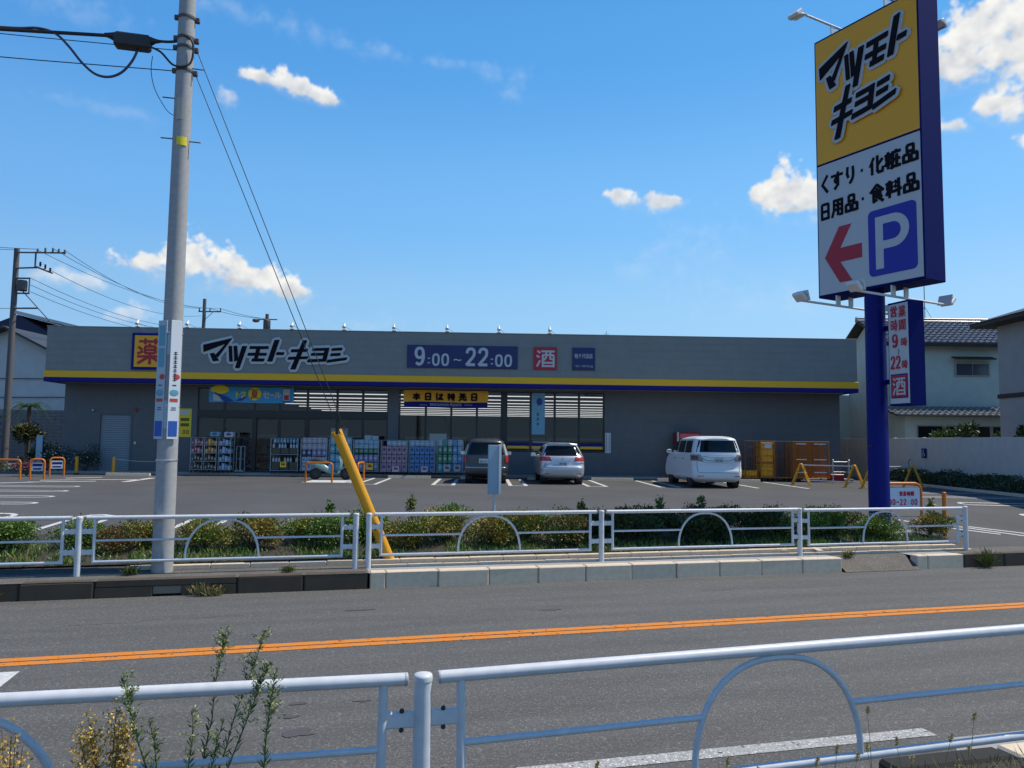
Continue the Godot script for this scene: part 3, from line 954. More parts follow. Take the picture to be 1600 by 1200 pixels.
func make_utility_pole() -> void:
	var u := -2.19
	var n := 13.1
	var o := thing("utility_pole", "tall grey concrete utility pole behind the far guard fence", "utility pole", FR(u, -0.5, n))
	var m := Mb.new()
	var prof := []
	for k in 24:
		prof.append(Vector2(0.158 - 0.0016 * k, k * 0.5))
	m.lathe(prof, Transform3D(), 28)
	part(o, "shaft", m, mats.pole_concrete)
	for y in [8.95, 8.6, 8.44, 8.05]:
		m = Mb.new()
		m.lathe([Vector2(0.139, y - 0.025), Vector2(0.145, y - 0.02), Vector2(0.145, y + 0.02), Vector2(0.139, y + 0.025)], Transform3D(), 24)
		m.bx(0.13, 0.2, y - 0.05, y + 0.03, -0.04, 0.04, 0.01)
		m.bx(-0.19, -0.13, y - 0.04, y + 0.04, -0.03, 0.03, 0.01)
		part(o, "clamp_band", m, mats.old_pole)
	for q in [[7.57, -1], [6.90, -1], [6.88, 1], [8.1, 1]]:
		m = Mb.new()
		m.cyl(Vector3(q[1] * 0.12, q[0], 0.05), Vector3(q[1] * 0.30, q[0] - 0.01, 0.07), 0.01, -1, 6)
		part(o, "step_bolt", m, mats.old_pole)
	for q in [[3.75, 0.153], [2.6, 0.155], [1.75, 0.156]]:
		m = Mb.new()
		m.lathe([Vector2(q[1], q[0] - 0.015), Vector2(q[1] + 0.006, q[0]), Vector2(q[1], q[0] + 0.015)], Transform3D(), 24)
		part(o, "strap", m, mats.steel)
	var arc := func(y0: float, y1: float, a0: float, a1: float, r: float) -> Mb:
		var s := Mb.new()
		var rows := []
		for i in 2:
			var row := PackedVector3Array()
			for k in 9:
				var a := lerpf(a0, a1, k / 8.0)
				row.append(Vector3(sin(a) * r, [y0, y1][i], cos(a) * r))
			rows.append(row)
		s.surf(rows, Vector3(0, (y0 + y1) / 2, 0))
		return s
	part(o, "yellow_tag", arc.call(6.78, 6.92, -0.35, 0.75, 0.147), mats.tag_yellow)
	part(o, "clear_cover", arc.call(7.2, 7.56, -0.5, 0.3, 0.148), mat("cover_pale", lin(0.42, 0.40, 0.33), 0.3))
	part(o, "notice_film", arc.call(3.40, 3.72, -0.30, 0.40, 0.154), mat("film_pale", lin(0.42, 0.50, 0.52), 0.5))
	part(o, "notice_film", arc.call(2.25, 2.68, -0.35, 0.45, 0.156), mat("film_blue", lin(0.40, 0.48, 0.52), 0.5))
	# narrow advertising boards strapped to both sides
	for q in [[-0.55, 0, "pale vertical advertising board on the left side of the utility pole"], [0.50, 1, "white vertical advertising board on the right side of the utility pole"]]:
		var bd := thing("pole_board", q[2], "board", FR(u + (0.082 if q[1] == 1 else -0.125), 1.58, n - (0.160 if q[1] == 1 else 0.11), q[0]), "")
		m = Mb.new()
		m.bx(-0.082, 0.082, 0, 1.86, -0.008, 0.008, 0.003)
		part(bd, "panel", m, mat("board_white", lin(0.70, 0.74, 0.77), 0.5) if q[1] == 1 else mat("board_dim", lin(0.40, 0.50, 0.57), 0.5))
		var blue := Mb.new()
		blue.bx(-0.068, 0.068, 0.04, 0.28, 0.0085, 0.011)
		part(bd, "print", blue, mat("board_blue", lin(0.02, 0.10, 0.42), 0.5))
		var ring := Mb.new()
		ring.ball(Vector3(0, 0.72, 0.009), Vector3(0.07, 0.055, 0.003), 6, 14)
		if q[1] == 0:
			ring.bx(-0.055, 0.055, 1.12, 1.42, 0.0085, 0.0105)
			ring.bx(-0.055, 0.055, 1.46, 1.78, 0.0085, 0.0105)
		part(bd, "print", ring, mat("board_teal", lin(0.12, 0.36, 0.45), 0.5))
		var red := Mb.new()
		red.bx(-0.06, 0.06, 0.58, 0.63, 0.0085, 0.0115)
		red.ball(Vector3(0.03, 0.97, 0.009), Vector3(0.05, 0.045, 0.003), 6, 12)
		part(bd, "print", red, mat("board_red", lin(0.55, 0.06, 0.04), 0.5))
		var ink := Mb.new()
		if q[1] == 1:
			for k in 7:
				var y := 1.32 - k * 0.068
				ink.bx(-0.03, 0.03, y, y + 0.008, 0.0085, 0.0115)
				ink.bx(-0.024, 0.024, y + 0.03, y + 0.038, 0.0085, 0.0117)
				ink.bx(-0.006, 0.006, y - 0.01, y + 0.045, 0.0085, 0.0113)
		ink.bx(-0.04, 0.04, 0.45, 0.46, 0.0085, 0.0115)
		ink.bx(-0.03, 0.035, 0.48, 0.492, 0.0085, 0.0115)
		ink.bx(-0.03, 0.03, 0.83, 0.845, 0.0085, 0.0115)
		part(bd, "print", ink, mats.sign_black)
	# guy wires and their yellow cover
	var an := R(1.36, -0.47, 13.32)
	for q in [[8.02, 0.0], [8.44, 0.06]]:
		var a := R(u + 0.17, q[0] - 0.5, n)
		m = Mb.new()
		m.tube([a, an.lerp(a, 0.26) + Vector3(q[1], 0.04, 0)], 0.007, 6)
		single("guy_wire", "thin steel guy wire from the %s of the two clamps on the utility pole" % ("lower" if q[1] == 0.0 else "upper"), "wire", m, mats.cable, Transform3D(), "guy wires of the utility pole")
	var top := R(u + 0.17, 7.3, n)
	var dir := (top - an).normalized()
	var cov := thing("guy_cover", "slanted yellow plastic guy wire cover rising behind the guard fence", "cover", Transform3D(Basis(), an))
	m = Mb.new()
	m.tube([-dir * 0.1, dir * 2.36], 0.088, 18, false)
	part(cov, "sleeve", m, mats.yellow_plastic)
	m = Mb.new()
	var sd := dir.cross(Vector3(0, 0, 1)).normalized()
	for k in 12:
		var a := TAU * k / 12
		if k in [3, 4, 9, 10]:
			continue
		var q := sd * cos(a) + dir.cross(sd) * sin(a)
		m.box(Transform3D(Basis(dir.cross(q).normalized(), dir, q.normalized()), dir * 2.38 + q * 0.085), Vector3(0.05, 0.09, 0.008))
	part(cov, "notched_end", m, mats.yellow_plastic)
	m = Mb.new()
	m.tube([dir * 2.30, dir * 2.345], 0.08, 14)
	part(cov, "opening", m, mats.black_plastic)
	# cables to the left with the black closure
	var cab := func(a: Vector3, b: Vector3, sag: float, r: float) -> Mb:
		var t := Mb.new()
		var pts := []
		for k in 13:
			var s := k / 12.0
			pts.append(a.lerp(b, s) - Vector3(0, sag * 4 * s * (1 - s), 0))
		t.tube(pts, r, 7)
		return t
	single("overhead_cable", "thick black overhead cable running left from the black splice box", "cable", cab.call(R(-3.3, 8.0, n), R(-26, 8.0, n), 0.5, 0.028), mats.cable)
	single("overhead_cable", "short black cable joining the splice box to the utility pole", "cable", cab.call(R(-2.66, 8.02, n), R(-2.3, 8.06, n), 0.02, 0.022), mats.cable)
	single("overhead_cable", "upper thin wire crossing left of the utility pole", "cable", cab.call(R(-2.3, 7.9, n), R(-26, 7.9, n), 0.25, 0.007), mats.cable)
	single("overhead_cable", "lower thin wire crossing left of the utility pole", "cable", cab.call(R(-2.3, 7.55, n), R(-26, 7.7, n), 0.35, 0.008), mats.cable)
	var sp := thing("splice_box", "black cable splice box hanging left of the utility pole top", "splice box", FR(-2.98, 7.96, n))
	m = Mb.new()
	m.bx(-0.27, 0.27, -0.14, 0.10, -0.10, 0.10, 0.035)
	part(sp, "case", m, mats.cable)
	m = Mb.new()
	m.tube([Vector3(-0.25, 0.03, 0), Vector3(-0.33, 0.04, 0), Vector3(-0.42, 0.045, 0)], [0.08, 0.05, 0.028], 10)
	part(sp, "boot", m, mats.cable)
	m = Mb.new()
	m.tube([Vector3(0.25, 0.03, 0), Vector3(0.33, 0.045, 0), Vector3(0.42, 0.05, 0)], [0.08, 0.04, 0.02], 10)
	part(sp, "boot", m, mats.cable)
	m = Mb.new()
	m.tube(smooth([R(-2.9, 7.83, n), R(-2.98, 7.62, n), R(-3.12, 7.42, n), R(-3.3, 7.32, n), R(-3.5, 7.34, n), R(-3.7, 7.5, n), R(-3.9, 7.74, n), R(-4.1, 7.92, n), R(-4.35, 7.97, n), R(-4.7, 7.92, n), R(-5.6, 7.88, n), R(-9, 7.8, n)]), 0.02, 8)
	single("slack_cable", "grey slack cable looping down below the splice box", "cable", m, mat("cable_grey", lin(0.06, 0.055, 0.09), 0.5))
	m = Mb.new()
	m.tube(smooth([R(-2.72, 7.88, n - 0.05), R(-2.55, 7.8, n - 0.08), R(-2.4, 7.64, n - 0.1), R(-2.32, 7.58, n - 0.13), R(-2.2, 7.56, n - 0.17), R(-2.08, 7.66, n - 0.14), R(-2.05, 7.9, n - 0.14), R(-2.1, 8.05, n - 0.15), R(-2.25, 8.12, n - 0.12)]), 0.017, 8)
	single("slack_cable", "short black cable curling round the utility pole below the clamps", "cable", m, mats.cable)
	m = Mb.new()
	m.tube(smooth([R(-2.68, 7.75, n), R(-2.69, 7.5, n), R(-2.62, 7.2, n), R(-2.42, 6.85, n - 0.1), R(-2.3, 6.75, n - 0.14)]), 0.006, 6)
	single("slack_cable", "thin wire hanging in an arc left of the utility pole", "cable", m, mats.cable)

# ---------------------------------------------------------------- the shop
func window_unit(st: Node3D, b0: float, b1: float, y0: float, y1: float, fw := 0.05, z := -0.08) -> void:
	var f := Mb.new()
	f.bx(b0, b0 + fw, y0, y1, z - 0.04, z + 0.04)
	f.bx(b1 - fw, b1, y0, y1, z - 0.04, z + 0.04)
	f.bx(b0 + fw, b1 - fw, y1 - fw, y1, z - 0.04, z + 0.04)
	f.bx(b0 + fw, b1 - fw, y0, y0 + fw, z - 0.04, z + 0.04)
	var w := part(st, "window", f, mats.frame_dark)
	var p := Mb.new()
	p.quad(Vector3(b0 + fw, y0 + fw, z), Vector3(b1 - fw, y0 + fw, z), Vector3(b1 - fw, y1 - fw, z), Vector3(b0 + fw, y1 - fw, z), Vector3(0, 0, 1))
	part(w, "pane", p, mats.glass)

func make_store() -> void:
	var N := 35.2
	var st := thing("drugstore", "long low grey shop with a yellow and blue band under its fascia", "building", FB(0, 0, N))
	var wall := func(b0: float, b1: float, y0: float, y1: float) -> void:
		var m := Mb.new()
		m.bx(b0, b1, y0, y1, -0.2, 0.0)
		part(st, "wall", m, mats.siding)
	wall.call(-18.86, -17.22, 0.0, 4.05)
	wall.call(-17.22, -15.89, 2.6, 4.05)
	wall.call(-15.89, -12.96, 0.0, 4.05)
	wall.call(-12.96, -4.4, 3.9, 4.05)
	wall.call(-4.4, -3.92, 0.0, 4.05)
	wall.call(-3.92, 5.5, 3.9, 4.05)
	wall.call(-3.92, 0.85, 0.0, 0.4)
	wall.call(0.85, 5.5, 0.0, 1.14)
	wall.call(5.5, 16.49, 0.0, 4.05)
	for s in [[-18.86, -18.66], [16.29, 16.49]]:
		var m := Mb.new()
		m.bx(s[0], s[1], 0.0, 6.0, -37.0, -0.2)
		part(st, "side_wall", m, mats.siding)
	var bw := Mb.new()
	bw.bx(-18.86, 16.49, 0.0, 6.0, -37.2, -37.0)
	part(st, "back_wall", bw, mats.siding)
	# horizontal joints of the siding, thin shadow gaps made as proud boards
	for q in [[5.5, 16.49], [-15.87, -12.98]]:
		for k in 8:
			var m := Mb.new()
			m.bx(q[0] + 0.02, q[1] - 0.02, 0.22 + k * 0.47, 0.22 + k * 0.47 + 0.465, 0.0, 0.007, 0.002)
			part(st, "siding_board", m, mats.siding)
	var pl := Mb.new()
	pl.bx(5.5, 16.52, 0.0, 0.20, 0.0, 0.03, 0.005)
	pl.bx(0.85, 5.5, 0.0, 0.20, 0.0, 0.03, 0.005)
	part(st, "plinth", pl, mats.siding)
	# fascia
	var f := Mb.new()
	f.bx(-19.1, 16.75, 4.46, 6.38, 0.95, 1.25, 0.01)
	part(st, "fascia", f, mats.fascia)
	for r in 6:
		for c in 9:
			f = Mb.new()
			f.bx(-19.09 + c * 3.98 + 0.002, -19.09 + (c + 1) * 3.98 - 0.002, 4.465 + r * 0.319, 4.465 + r * 0.319 + 0.3155, 1.25, 1.258, 0.002)
			part(st, "fascia_board", f, mats.fascia)
	for s in [[-19.1, -18.8], [16.45, 16.75]]:
		f = Mb.new()
		f.bx(s[0], s[1], 4.46, 6.38, -37.3, 0.945)
		part(st, "fascia_return", f, mats.fascia)
	f = Mb.new()
	f.bx(-18.795, 16.445, 4.46, 6.38, -37.3, -37.0)
	part(st, "fascia_return", f, mats.fascia)
	f = Mb.new()
	f.bx(-19.13, 16.78, 4.17, 4.46, 0.9, 1.28, 0.008)
	f.bx(-19.13, -18.83, 4.17, 4.46, -37.3, 0.895)
	f.bx(16.48, 16.78, 4.17, 4.46, -37.3, 0.895)
	part(st, "yellow_band", f, mats.band_yellow)
	f = Mb.new()
	f.bx(-19.13, 16.78, 3.98, 4.17, 0.88, 1.275, 0.008)
	f.bx(-19.13, -18.83, 3.98, 4.17, -37.3, 0.875)
	f.bx(16.48, 16.78, 3.98, 4.17, -37.3, 0.875)
	part(st, "blue_band", f, mats.band_blue)
	f = Mb.new()
	f.bx(-19.09, 16.74, 4.0, 4.06, 0.002, 0.878)
	part(st, "soffit", f, mats.concrete)
	f = Mb.new()
	f.bx(-19.12, 16.77, 6.38, 6.42, 0.93, 1.27, 0.005)
	part(st, "coping", f, mats.fascia)
	f = Mb.new()
	f.bx(-18.79, 16.44, 5.75, 5.95, -36.99, 0.94)
	part(st, "roof", f, mats.concrete)
	f = Mb.new()
	f.bx(-19.0, 16.6, 0.0, 0.11, 0.035, 1.0, 0.01)
	part(st, "step", f, mats.concrete)
	# roller shutter door
	var sl := Mb.new()
	sl.bx(-0.665, 0.665, 0.0, 0.092, -0.02, 0.012, 0.006)
	var slm := sl.done()
	var sh := Mb.new()
	sh.bx(-17.3, -17.22, 0, 2.66, -0.06, 0.03)
	sh.bx(-15.89, -15.81, 0, 2.66, -0.06, 0.03)
	sh.bx(-17.22, -15.89, 2.6, 2.66, -0.06, 0.03)
	var door := part(st, "shutter_door", sh, mats.siding)
	for k in 26:
		part(door, "slat", slm, mat("shutter", lin(0.21, 0.25, 0.285), 0.5), Transform3D(Basis(), Vector3(-16.555, k * 0.1, -0.05)))
	# shop front glazing
	var xs := [-12.96, -11.76, -10.4, -9.3, -8.05, -6.71, -5.55, -4.4]
	for i in 7:
		window_unit(st, xs[i], xs[i + 1], 2.84, 3.9)
		if i in [2, 3]:
			var f2 := Mb.new()
			f2.bx(xs[i], xs[i] + 0.07, 0.1, 2.56, -0.13, -0.07)
			f2.bx(xs[i + 1] - 0.07, xs[i + 1], 0.1, 2.56, -0.13, -0.07)
			f2.bx(xs[i] + 0.07, xs[i + 1] - 0.07, 2.48, 2.56, -0.13, -0.07)
			f2.bx(xs[i] + 0.07, xs[i + 1] - 0.07, 0.1, 0.22, -0.13, -0.07)
			var d := part(st, "sliding_door", f2, mats.frame_dark)
			var p := Mb.new()
			p.quad(Vector3(xs[i] + 0.07, 0.22, -0.1), Vector3(xs[i + 1] - 0.07, 0.22, -0.1), Vector3(xs[i + 1] - 0.07, 2.48, -0.1), Vector3(xs[i] + 0.07, 2.48, -0.1), Vector3(0, 0, 1))
			part(d, "pane", p, mats.glass)
		else:
			window_unit(st, xs[i], xs[i + 1], 0.1, 2.56)
	f = Mb.new()
	f.bx(-12.96, -4.4, 2.56, 2.84, -0.16, 0.01)
	part(st, "transom", f, mats.frame_dark)
	for x in [-10.4, -8.05]:
		f = Mb.new()
		f.bx(x - 0.09, x + 0.09, 0.1, 2.56, -0.14, 0.005)
		part(st, "door_post", f, mats.frame_dark)
	xs = [-3.9, -2.69, -1.53, -0.36, 0.78]
	for i in 4:
		window_unit(st, xs[i], xs[i + 1], 0.4, 3.9)
	f = Mb.new()
	f.bx(0.76, 0.98, 0.4, 3.9, -0.16, 0.01)
	part(st, "window_post", f, mats.frame_dark)
	xs = [0.98, 2.1, 3.21, 4.33, 5.48]
	for i in 4:
		window_unit(st, xs[i], xs[i + 1], 1.14, 3.9)
		f = Mb.new()
		f.bx(xs[i] + 0.05, xs[i + 1] - 0.05, 1.42, 1.56, -0.078, -0.072)
		part(st, "vinyl_band", f, mats.band_blue)
		f = Mb.new()
		f.bx(xs[i] + 0.05, xs[i + 1] - 0.05, 1.3, 1.42, -0.078, -0.072)
		part(st, "vinyl_band", f, mats.band_yellow)
	# inside
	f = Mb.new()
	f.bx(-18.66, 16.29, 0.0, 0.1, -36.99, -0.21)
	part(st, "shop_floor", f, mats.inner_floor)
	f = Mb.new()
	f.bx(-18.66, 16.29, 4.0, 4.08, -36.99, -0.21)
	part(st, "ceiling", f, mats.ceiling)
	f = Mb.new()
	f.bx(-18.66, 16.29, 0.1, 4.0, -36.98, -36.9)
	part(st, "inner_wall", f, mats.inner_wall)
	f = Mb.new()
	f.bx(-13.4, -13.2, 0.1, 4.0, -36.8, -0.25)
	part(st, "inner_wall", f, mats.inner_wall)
	for k in 9:
		var n := 38.9 + k * 3.75
		var lamp := thing("ceiling_light", "%s row of white tube lights under the shop ceiling, counted from the windows" % ["first", "second", "third", "fourth", "fifth", "sixth", "seventh", "eighth", "ninth"][k], "light", FB(0, 3.86, n), "rows of tube lights inside the shop")
		var m := Mb.new()
		m.bx(-12.9, 14.5, 0.065, 0.135, -0.05, 0.05)
		part(lamp, "housing", m, mats.slate)
		m = Mb.new()
		m.bx(-12.9, 14.5, 0.015, 0.062, -0.03, 0.03, 0.01)
		part(lamp, "tube", m, mats.tube_light)
		var a := AreaLight3D.new()
		a.name = "tube_light_glow"
		a.area_size = Vector2(27.0, 0.08)
		a.light_energy = 0.06
		a.light_color = Color(0.97, 1.0, 0.98)
		a.shadow_enabled = true
		a.set("area_range", 60.0)
		a.transform = Transform3D(Basis(Vector3.RIGHT, -PI / 2), Vector3(0.8, -0.02, 0))
		lamp.add_child(a, true)
	var cols := [lin(0.12, 0.10, 0.07), lin(0.07, 0.08, 0.1), lin(0.14, 0.06, 0.05), lin(0.14, 0.14, 0.13), lin(0.06, 0.09, 0.07), lin(0.14, 0.12, 0.05)]
	for i in 6:
		var b := [-11.6, -7.0, -2.4, 1.6, 4.6, 8.5][i] as float
		var s := thing("shop_shelf", "%s stocked shelf standing inside behind the shop windows" % ["leftmost", "second from left", "third from left", "third from right", "second from right", "rightmost"][i], "shelf", FB(b, 0.1, 38.2 + (i % 2) * 1.2), "stocked shelves inside the shop")
		var m := Mb.new()
		m.bx(-1.5, 1.5, 0, 1.7, -0.05, 0.0)
		for k in 5:
			m.bx(-1.5, 1.5, 0.1 + k * 0.36, 0.13 + k * 0.36, 0.0, 0.4)
		part(s, "rack", m, mat("rack_grey", lin(0.12, 0.12, 0.12), 0.6))
		for k in 4:
			for j in 9:
				var q := Mb.new()
				q.bx(-1.45 + j * 0.32, -1.45 + j * 0.32 + 0.28, 0.13 + k * 0.36, 0.13 + k * 0.36 + rng.randf_range(0.16, 0.3), 0.05, 0.36, 0.01)
				part(s, "goods", q, mat("goods_%d" % (rng.randi() % 6), cols[rng.randi() % 6], 0.6))
	for q in [[-2.2, 36.6, 1.4, "white freestanding display just inside the left window"], [2.7, 36.4, 1.1, "white poster stand just inside the right windows"], [-6.9, 36.9, 1.6, "pale display stand inside the entrance"]]:
		var s := thing("display_stand", q[3], "display", FB(q[0], 0.1, q[1]))
		var m := Mb.new()
		m.bx(-0.3, 0.3, 0.0, 0.08, -0.2, 0.2, 0.02)
		m.cyl(Vector3(0, 0.08, 0), Vector3(0, 0.9, 0), 0.02)
		part(s, "stand", m, mats.steel)
		m = Mb.new()
		m.box(Transform3D(Basis(Vector3.RIGHT, -0.15), Vector3(0, q[2], 0)), Vector3(0.8, 0.9, 0.02), 0.005)
		part(s, "panel", m, mats.sign_white)

	# things fixed to the shop: sign boxes, boards, banners
	var fz := N - 1.264
	var ku := thing("medicine_sign", "square yellow sign with a red character and blue border, half behind the utility pole", "sign", FB(-14.6, 5.35, fz))
	var m := Mb.new()
	m.bx(-0.8, 0.8, -0.8, 0.8, 0.0, 0.09, 0.01)
	part(ku, "border", m, mats.band_blue)
	m = Mb.new()
	m.bx(-0.68, 0.68, -0.69, 0.69, 0.088, 0.10, 0.005)
	part(ku, "panel", m, mats.sign_yellow)
	letter(ku, "薬", mats.sign_red, 0.11, 0.10, -0.6, 0.62, 1.2, 1.22)
	var lg := thing("shop_logo", "large black shop name letters outlined in white on the grey fascia", "sign", FB(-9.25, 5.2, fz))
	logo(lg, LOGO_A + ";" + LOGO_B, func(x: float, y: float): return Vector2(-3.27 + (x - 48.0) * 0.007, 0.77 - ((y / 4.0 - 48.0) - 0.0113 * (x / 4.0 - 12.0)) * 0.0282), 0.112, 0.0, 0.03)
	var hs := thing("hours_sign", "long navy sign with white opening hours on the grey fascia", "sign", FB(-1.02, 5.32, fz))
	m = Mb.new()
	m.bx(-2.44, 2.44, -0.5, 0.5, 0.0, 0.07, 0.01)
	part(hs, "panel", m, mats.navy)
	for q in [["9", -2.16, 0.40, 0.56, 0.80, 0.125], [":", -1.58, 0.10, 0.2, 0.5, 0.10], ["0", -1.38, 0.12, 0.42, 0.52, 0.09], ["0", -0.97, 0.12, 0.42, 0.52, 0.09], ["～", -0.42, 0.04, 0.40, 0.36, 0.05], ["2", 0.08, 0.40, 0.56, 0.80, 0.125], ["2", 0.63, 0.40, 0.56, 0.80, 0.125], [":", 1.20, 0.10, 0.2, 0.5, 0.10], ["0", 1.40, 0.12, 0.42, 0.52, 0.09], ["0", 1.81, 0.12, 0.42, 0.52, 0.09]]:
		letter(hs, q[0], mats.sign_white, q[5], 0.07, q[1], q[2], q[3], q[4])
	var sk := thing("liquor_sign", "square red sign with one white character on the grey fascia", "sign", FB(2.65, 5.31, fz))
	m = Mb.new()
	m.bx(-0.51, 0.51, -0.5, 0.5, 0.0, 0.07, 0.01)
	part(sk, "panel", m, mats.sign_red)
	letter(sk, "酒", mats.sign_white, 0.085, 0.07, -0.42, 0.41, 0.84, 0.82)
	var br := thing("branch_sign", "square navy sign with the small white branch name", "sign", FB(4.36, 5.31, fz))
	m = Mb.new()
	m.bx(-0.5, 0.5, -0.5, 0.5, 0.0, 0.07, 0.01)
	part(br, "panel", m, mats.navy)
	var k := 0
	for ch in ["柏", "千", "代", "田", "店"]:
		letter(br, ch, mats.sign_white, 0.02, 0.07, -0.41 + k * 0.165, 0.24, 0.15, 0.22)
		k += 1
	latin(br, "No.1 693 Drug", 0.085, mats.sign_white, Transform3D(Basis(), Vector3(0.02, -0.32, 0.075)), false)
	# floodlights on the parapet
	var gl := "small white floodlights along the top of the fascia"
	var fl := thing("floodlight", "leftmost small white floodlight on the parapet, above the yellow medicine sign", "floodlight", FB(-15.2, 6.42, fz - 0.05), gl)
	m = Mb.new()
	m.cyl(Vector3(0, 0, 0), Vector3(0, 0.2, 0), 0.03)
	m.bx(-0.1, 0.1, 0.0, 0.03, -0.08, 0.08)
	part(fl, "bracket", m, mats.lamp_white)
	m = Mb.new()
	m.tube([Vector3(0, 0.37, -0.06), Vector3(0, 0.31, -0.02), Vector3(0, 0.2, 0.08), Vector3(0, 0.13, 0.14)], [0.035, 0.055, 0.075, 0.095], 12)
	part(fl, "lamp_head", m, mats.lamp_white)
	m = Mb.new()
	m.tube([Vector3(0.02, 0.2, -0.05), Vector3(0.3, 0.05, -0.3)], 0.008, 5)
	part(fl, "wire", m, mats.black_plastic)
	fl.scale = Vector3.ONE * 0.85
	var names := ["just right of the utility pole", "above the first letter of the shop name", "above the fourth letter of the shop name", "above the last letters of the shop name", "left of the opening hours sign", "above the opening hours sign", "above the red liquor sign", "above the small navy branch sign"]
	k = 0
	for b in [-13.05, -10.8, -8.52, -6.24, -4.06, -1.72, 0.57, 2.83]:
		copy(fl, "floodlight", FB(b, 6.42, fz - 0.05) * Transform3D(Basis.from_scale(Vector3.ONE * 0.85), Vector3.ZERO), "small white floodlight on the parapet, " + names[k], gl)
		k += 1
	# antenna
	m = Mb.new()
	m.cyl(Vector3(0, 0, 0), Vector3(0, 1.3, 0), 0.018, 0.012, 6)
	for y in [0.85, 1.02, 1.15]:
		m.cyl(Vector3(-0.14, y, 0), Vector3(0.14, y, 0), 0.008, -1, 5)
	single("antenna", "thin small antenna standing on the shop roof", "antenna", m, mats.old_pole, FB(6.1, 5.95, 38.5))
	# banners under the canopy
	var bn := thing("sale_banner", "blue sale banner hung across the entrance glazing", "banner", FB(-10.55, 3.22, N - 0.06))
	var cloth := func(w: float, h: float, z: float, amp: float, y0: float) -> Mb:
		var c := Mb.new()
		var rows := []
		for i in 5:
			var row := PackedVector3Array()
			for j in 25:
				var s := j / 24.0
				row.append(Vector3((s - 0.5) * w, y0 + h * i / 4.0 + amp * 0.5 * sin(s * 7.0), z + amp * sin(s * 19.0 + i) * 0.5))
			rows.append(row)
		c.surf(rows, Vector3(0, 0, z - 5))
		return c
	part(bn, "cloth", cloth.call(3.8, 0.72, 0.0, 0.03, 0.0), mat("banner_blue", lin(0.06, 0.36, 0.66), 0.7))
	m = Mb.new()
	m.ball(Vector3(-1.42, 0.58, 0.03), Vector3(0.42, 0.2, 0.004), 8, 18)
	part(bn, "print", m, mats.tag_yellow)
	m = Mb.new()
	m.ball(Vector3(0.14, 0.4, 0.03), Vector3(0.3, 0.3, 0.004), 8, 12)
	part(bn, "print", m, mats.tag_yellow)
	m = Mb.new()
	m.prism(PackedVector2Array([Vector2(-1.75, 0.5), Vector2(-1.1, 0.26), Vector2(-0.75, 0.06), Vector2(-1.2, 0.03), Vector2(-1.35, 0.2)]), 0.03, 0.036)
	m.prism(PackedVector2Array([Vector2(-0.7, 0.06), Vector2(-0.45, 0.24), Vector2(-0.2, 0.26), Vector2(-0.4, 0.1)]), 0.03, 0.037)
	part(bn, "print", m, mat("banner_navy", lin(0.02, 0.07, 0.33), 0.7))
	m = Mb.new()
	m.prism(PackedVector2Array([Vector2(-1.72, 0.4), Vector2(-1.45, 0.3), Vector2(-1.3, 0.05), Vector2(-1.7, 0.08)]), 0.03, 0.035)
	m.bx(1.42, 1.72, 0.1, 0.66, 0.03, 0.04, 0.004)
	part(bn, "print", m, mats.sign_white)
	m = Mb.new()
	m.bx(1.46, 1.68, 0.14, 0.36, 0.041, 0.046)
	part(bn, "print", m, mats.sign_red)
	m = Mb.new()
	m.bx(1.40, 1.74, 0.66, 0.69, 0.03, 0.042)
	m.bx(1.40, 1.74, 0.07, 0.1, 0.03, 0.042)
	part(bn, "print", m, mats.sign_black)
	letter(bn, "ト", mats.tag_yellow, 0.06, 0.035, -0.78, 0.5, 0.26, 0.28, 0.1)
	letter(bn, "ク", mats.tag_yellow, 0.06, 0.035, -0.52, 0.52, 0.28, 0.3, 0.1)
	letter(bn, "夏", mats.sign_red, 0.035, 0.04, -0.06, 0.62, 0.4, 0.44)
	letter(bn, "セ", mats.sign_white, 0.065, 0.035, 0.52, 0.52, 0.28, 0.3)
	letter(bn, "ー", mats.sign_white, 0.065, 0.035, 0.82, 0.5, 0.2, 0.28)
	letter(bn, "ル", mats.sign_white, 0.065, 0.035, 1.04, 0.52, 0.28, 0.3)
	var bb := thing("sale_banner", "yellow and blue sale banner hung on the left shop windows", "banner", FB(-1.78, 3.12, N - 0.06))
	part(bb, "cloth", cloth.call(3.85, 0.52, 0.0, 0.03, 0.25), mats.sign_yellow)
	part(bb, "lower_cloth", cloth.call(3.8, 0.26, 0.004, 0.03, -0.01), mats.band_blue)
	k = 0
	for ch in ["本", "日", "は", "特", "売", "日"]:
		letter(bb, ch, mats.sign_black, 0.072, 0.035, -1.52 + k * 0.525, 0.66, 0.36, 0.34)
		k += 1
	latin(bb, "Matsumoto Kiyoshi", 0.12, mats.sign_white, Transform3D(Basis.from_scale(Vector3(1, 1, 1)), Vector3(0.0, 0.135, 0.05)), false)
	m = Mb.new()
	m.bx(-1.2, -0.85, 0.10, 0.115, 0.03, 0.045)
	part(bb, "print", m, mats.sign_white)
	m = Mb.new()
	m.bx(0.85, 1.2, 0.12, 0.135, 0.03, 0.045)
	part(bb, "print", m, mats.sign_white)
	var vb := thing("window_banner", "tall pale blue banner hanging in the right shop windows", "banner", FB(2.45, 1.95, N - 0.02))
	m = Mb.new()
	m.bx(-0.3, 0.3, 0.0, 1.9, -0.01, 0.01, 0.003)
	part(vb, "cloth", m, mat("banner_pale", lin(0.17, 0.36, 0.5), 0.7))
	m = Mb.new()
	m.ball(Vector3(0.05, 1.5, 0.011), Vector3(0.14, 0.18, 0.003), 6, 10)
	part(vb, "print", m, mat("banner_navy", lin(0.02, 0.07, 0.33), 0.7))
	m = Mb.new()
	for y in [0.92, 0.7, 0.48]:
		m.ball(Vector3(-0.02, y, 0.011), Vector3(0.06, 0.08, 0.003), 6, 8)
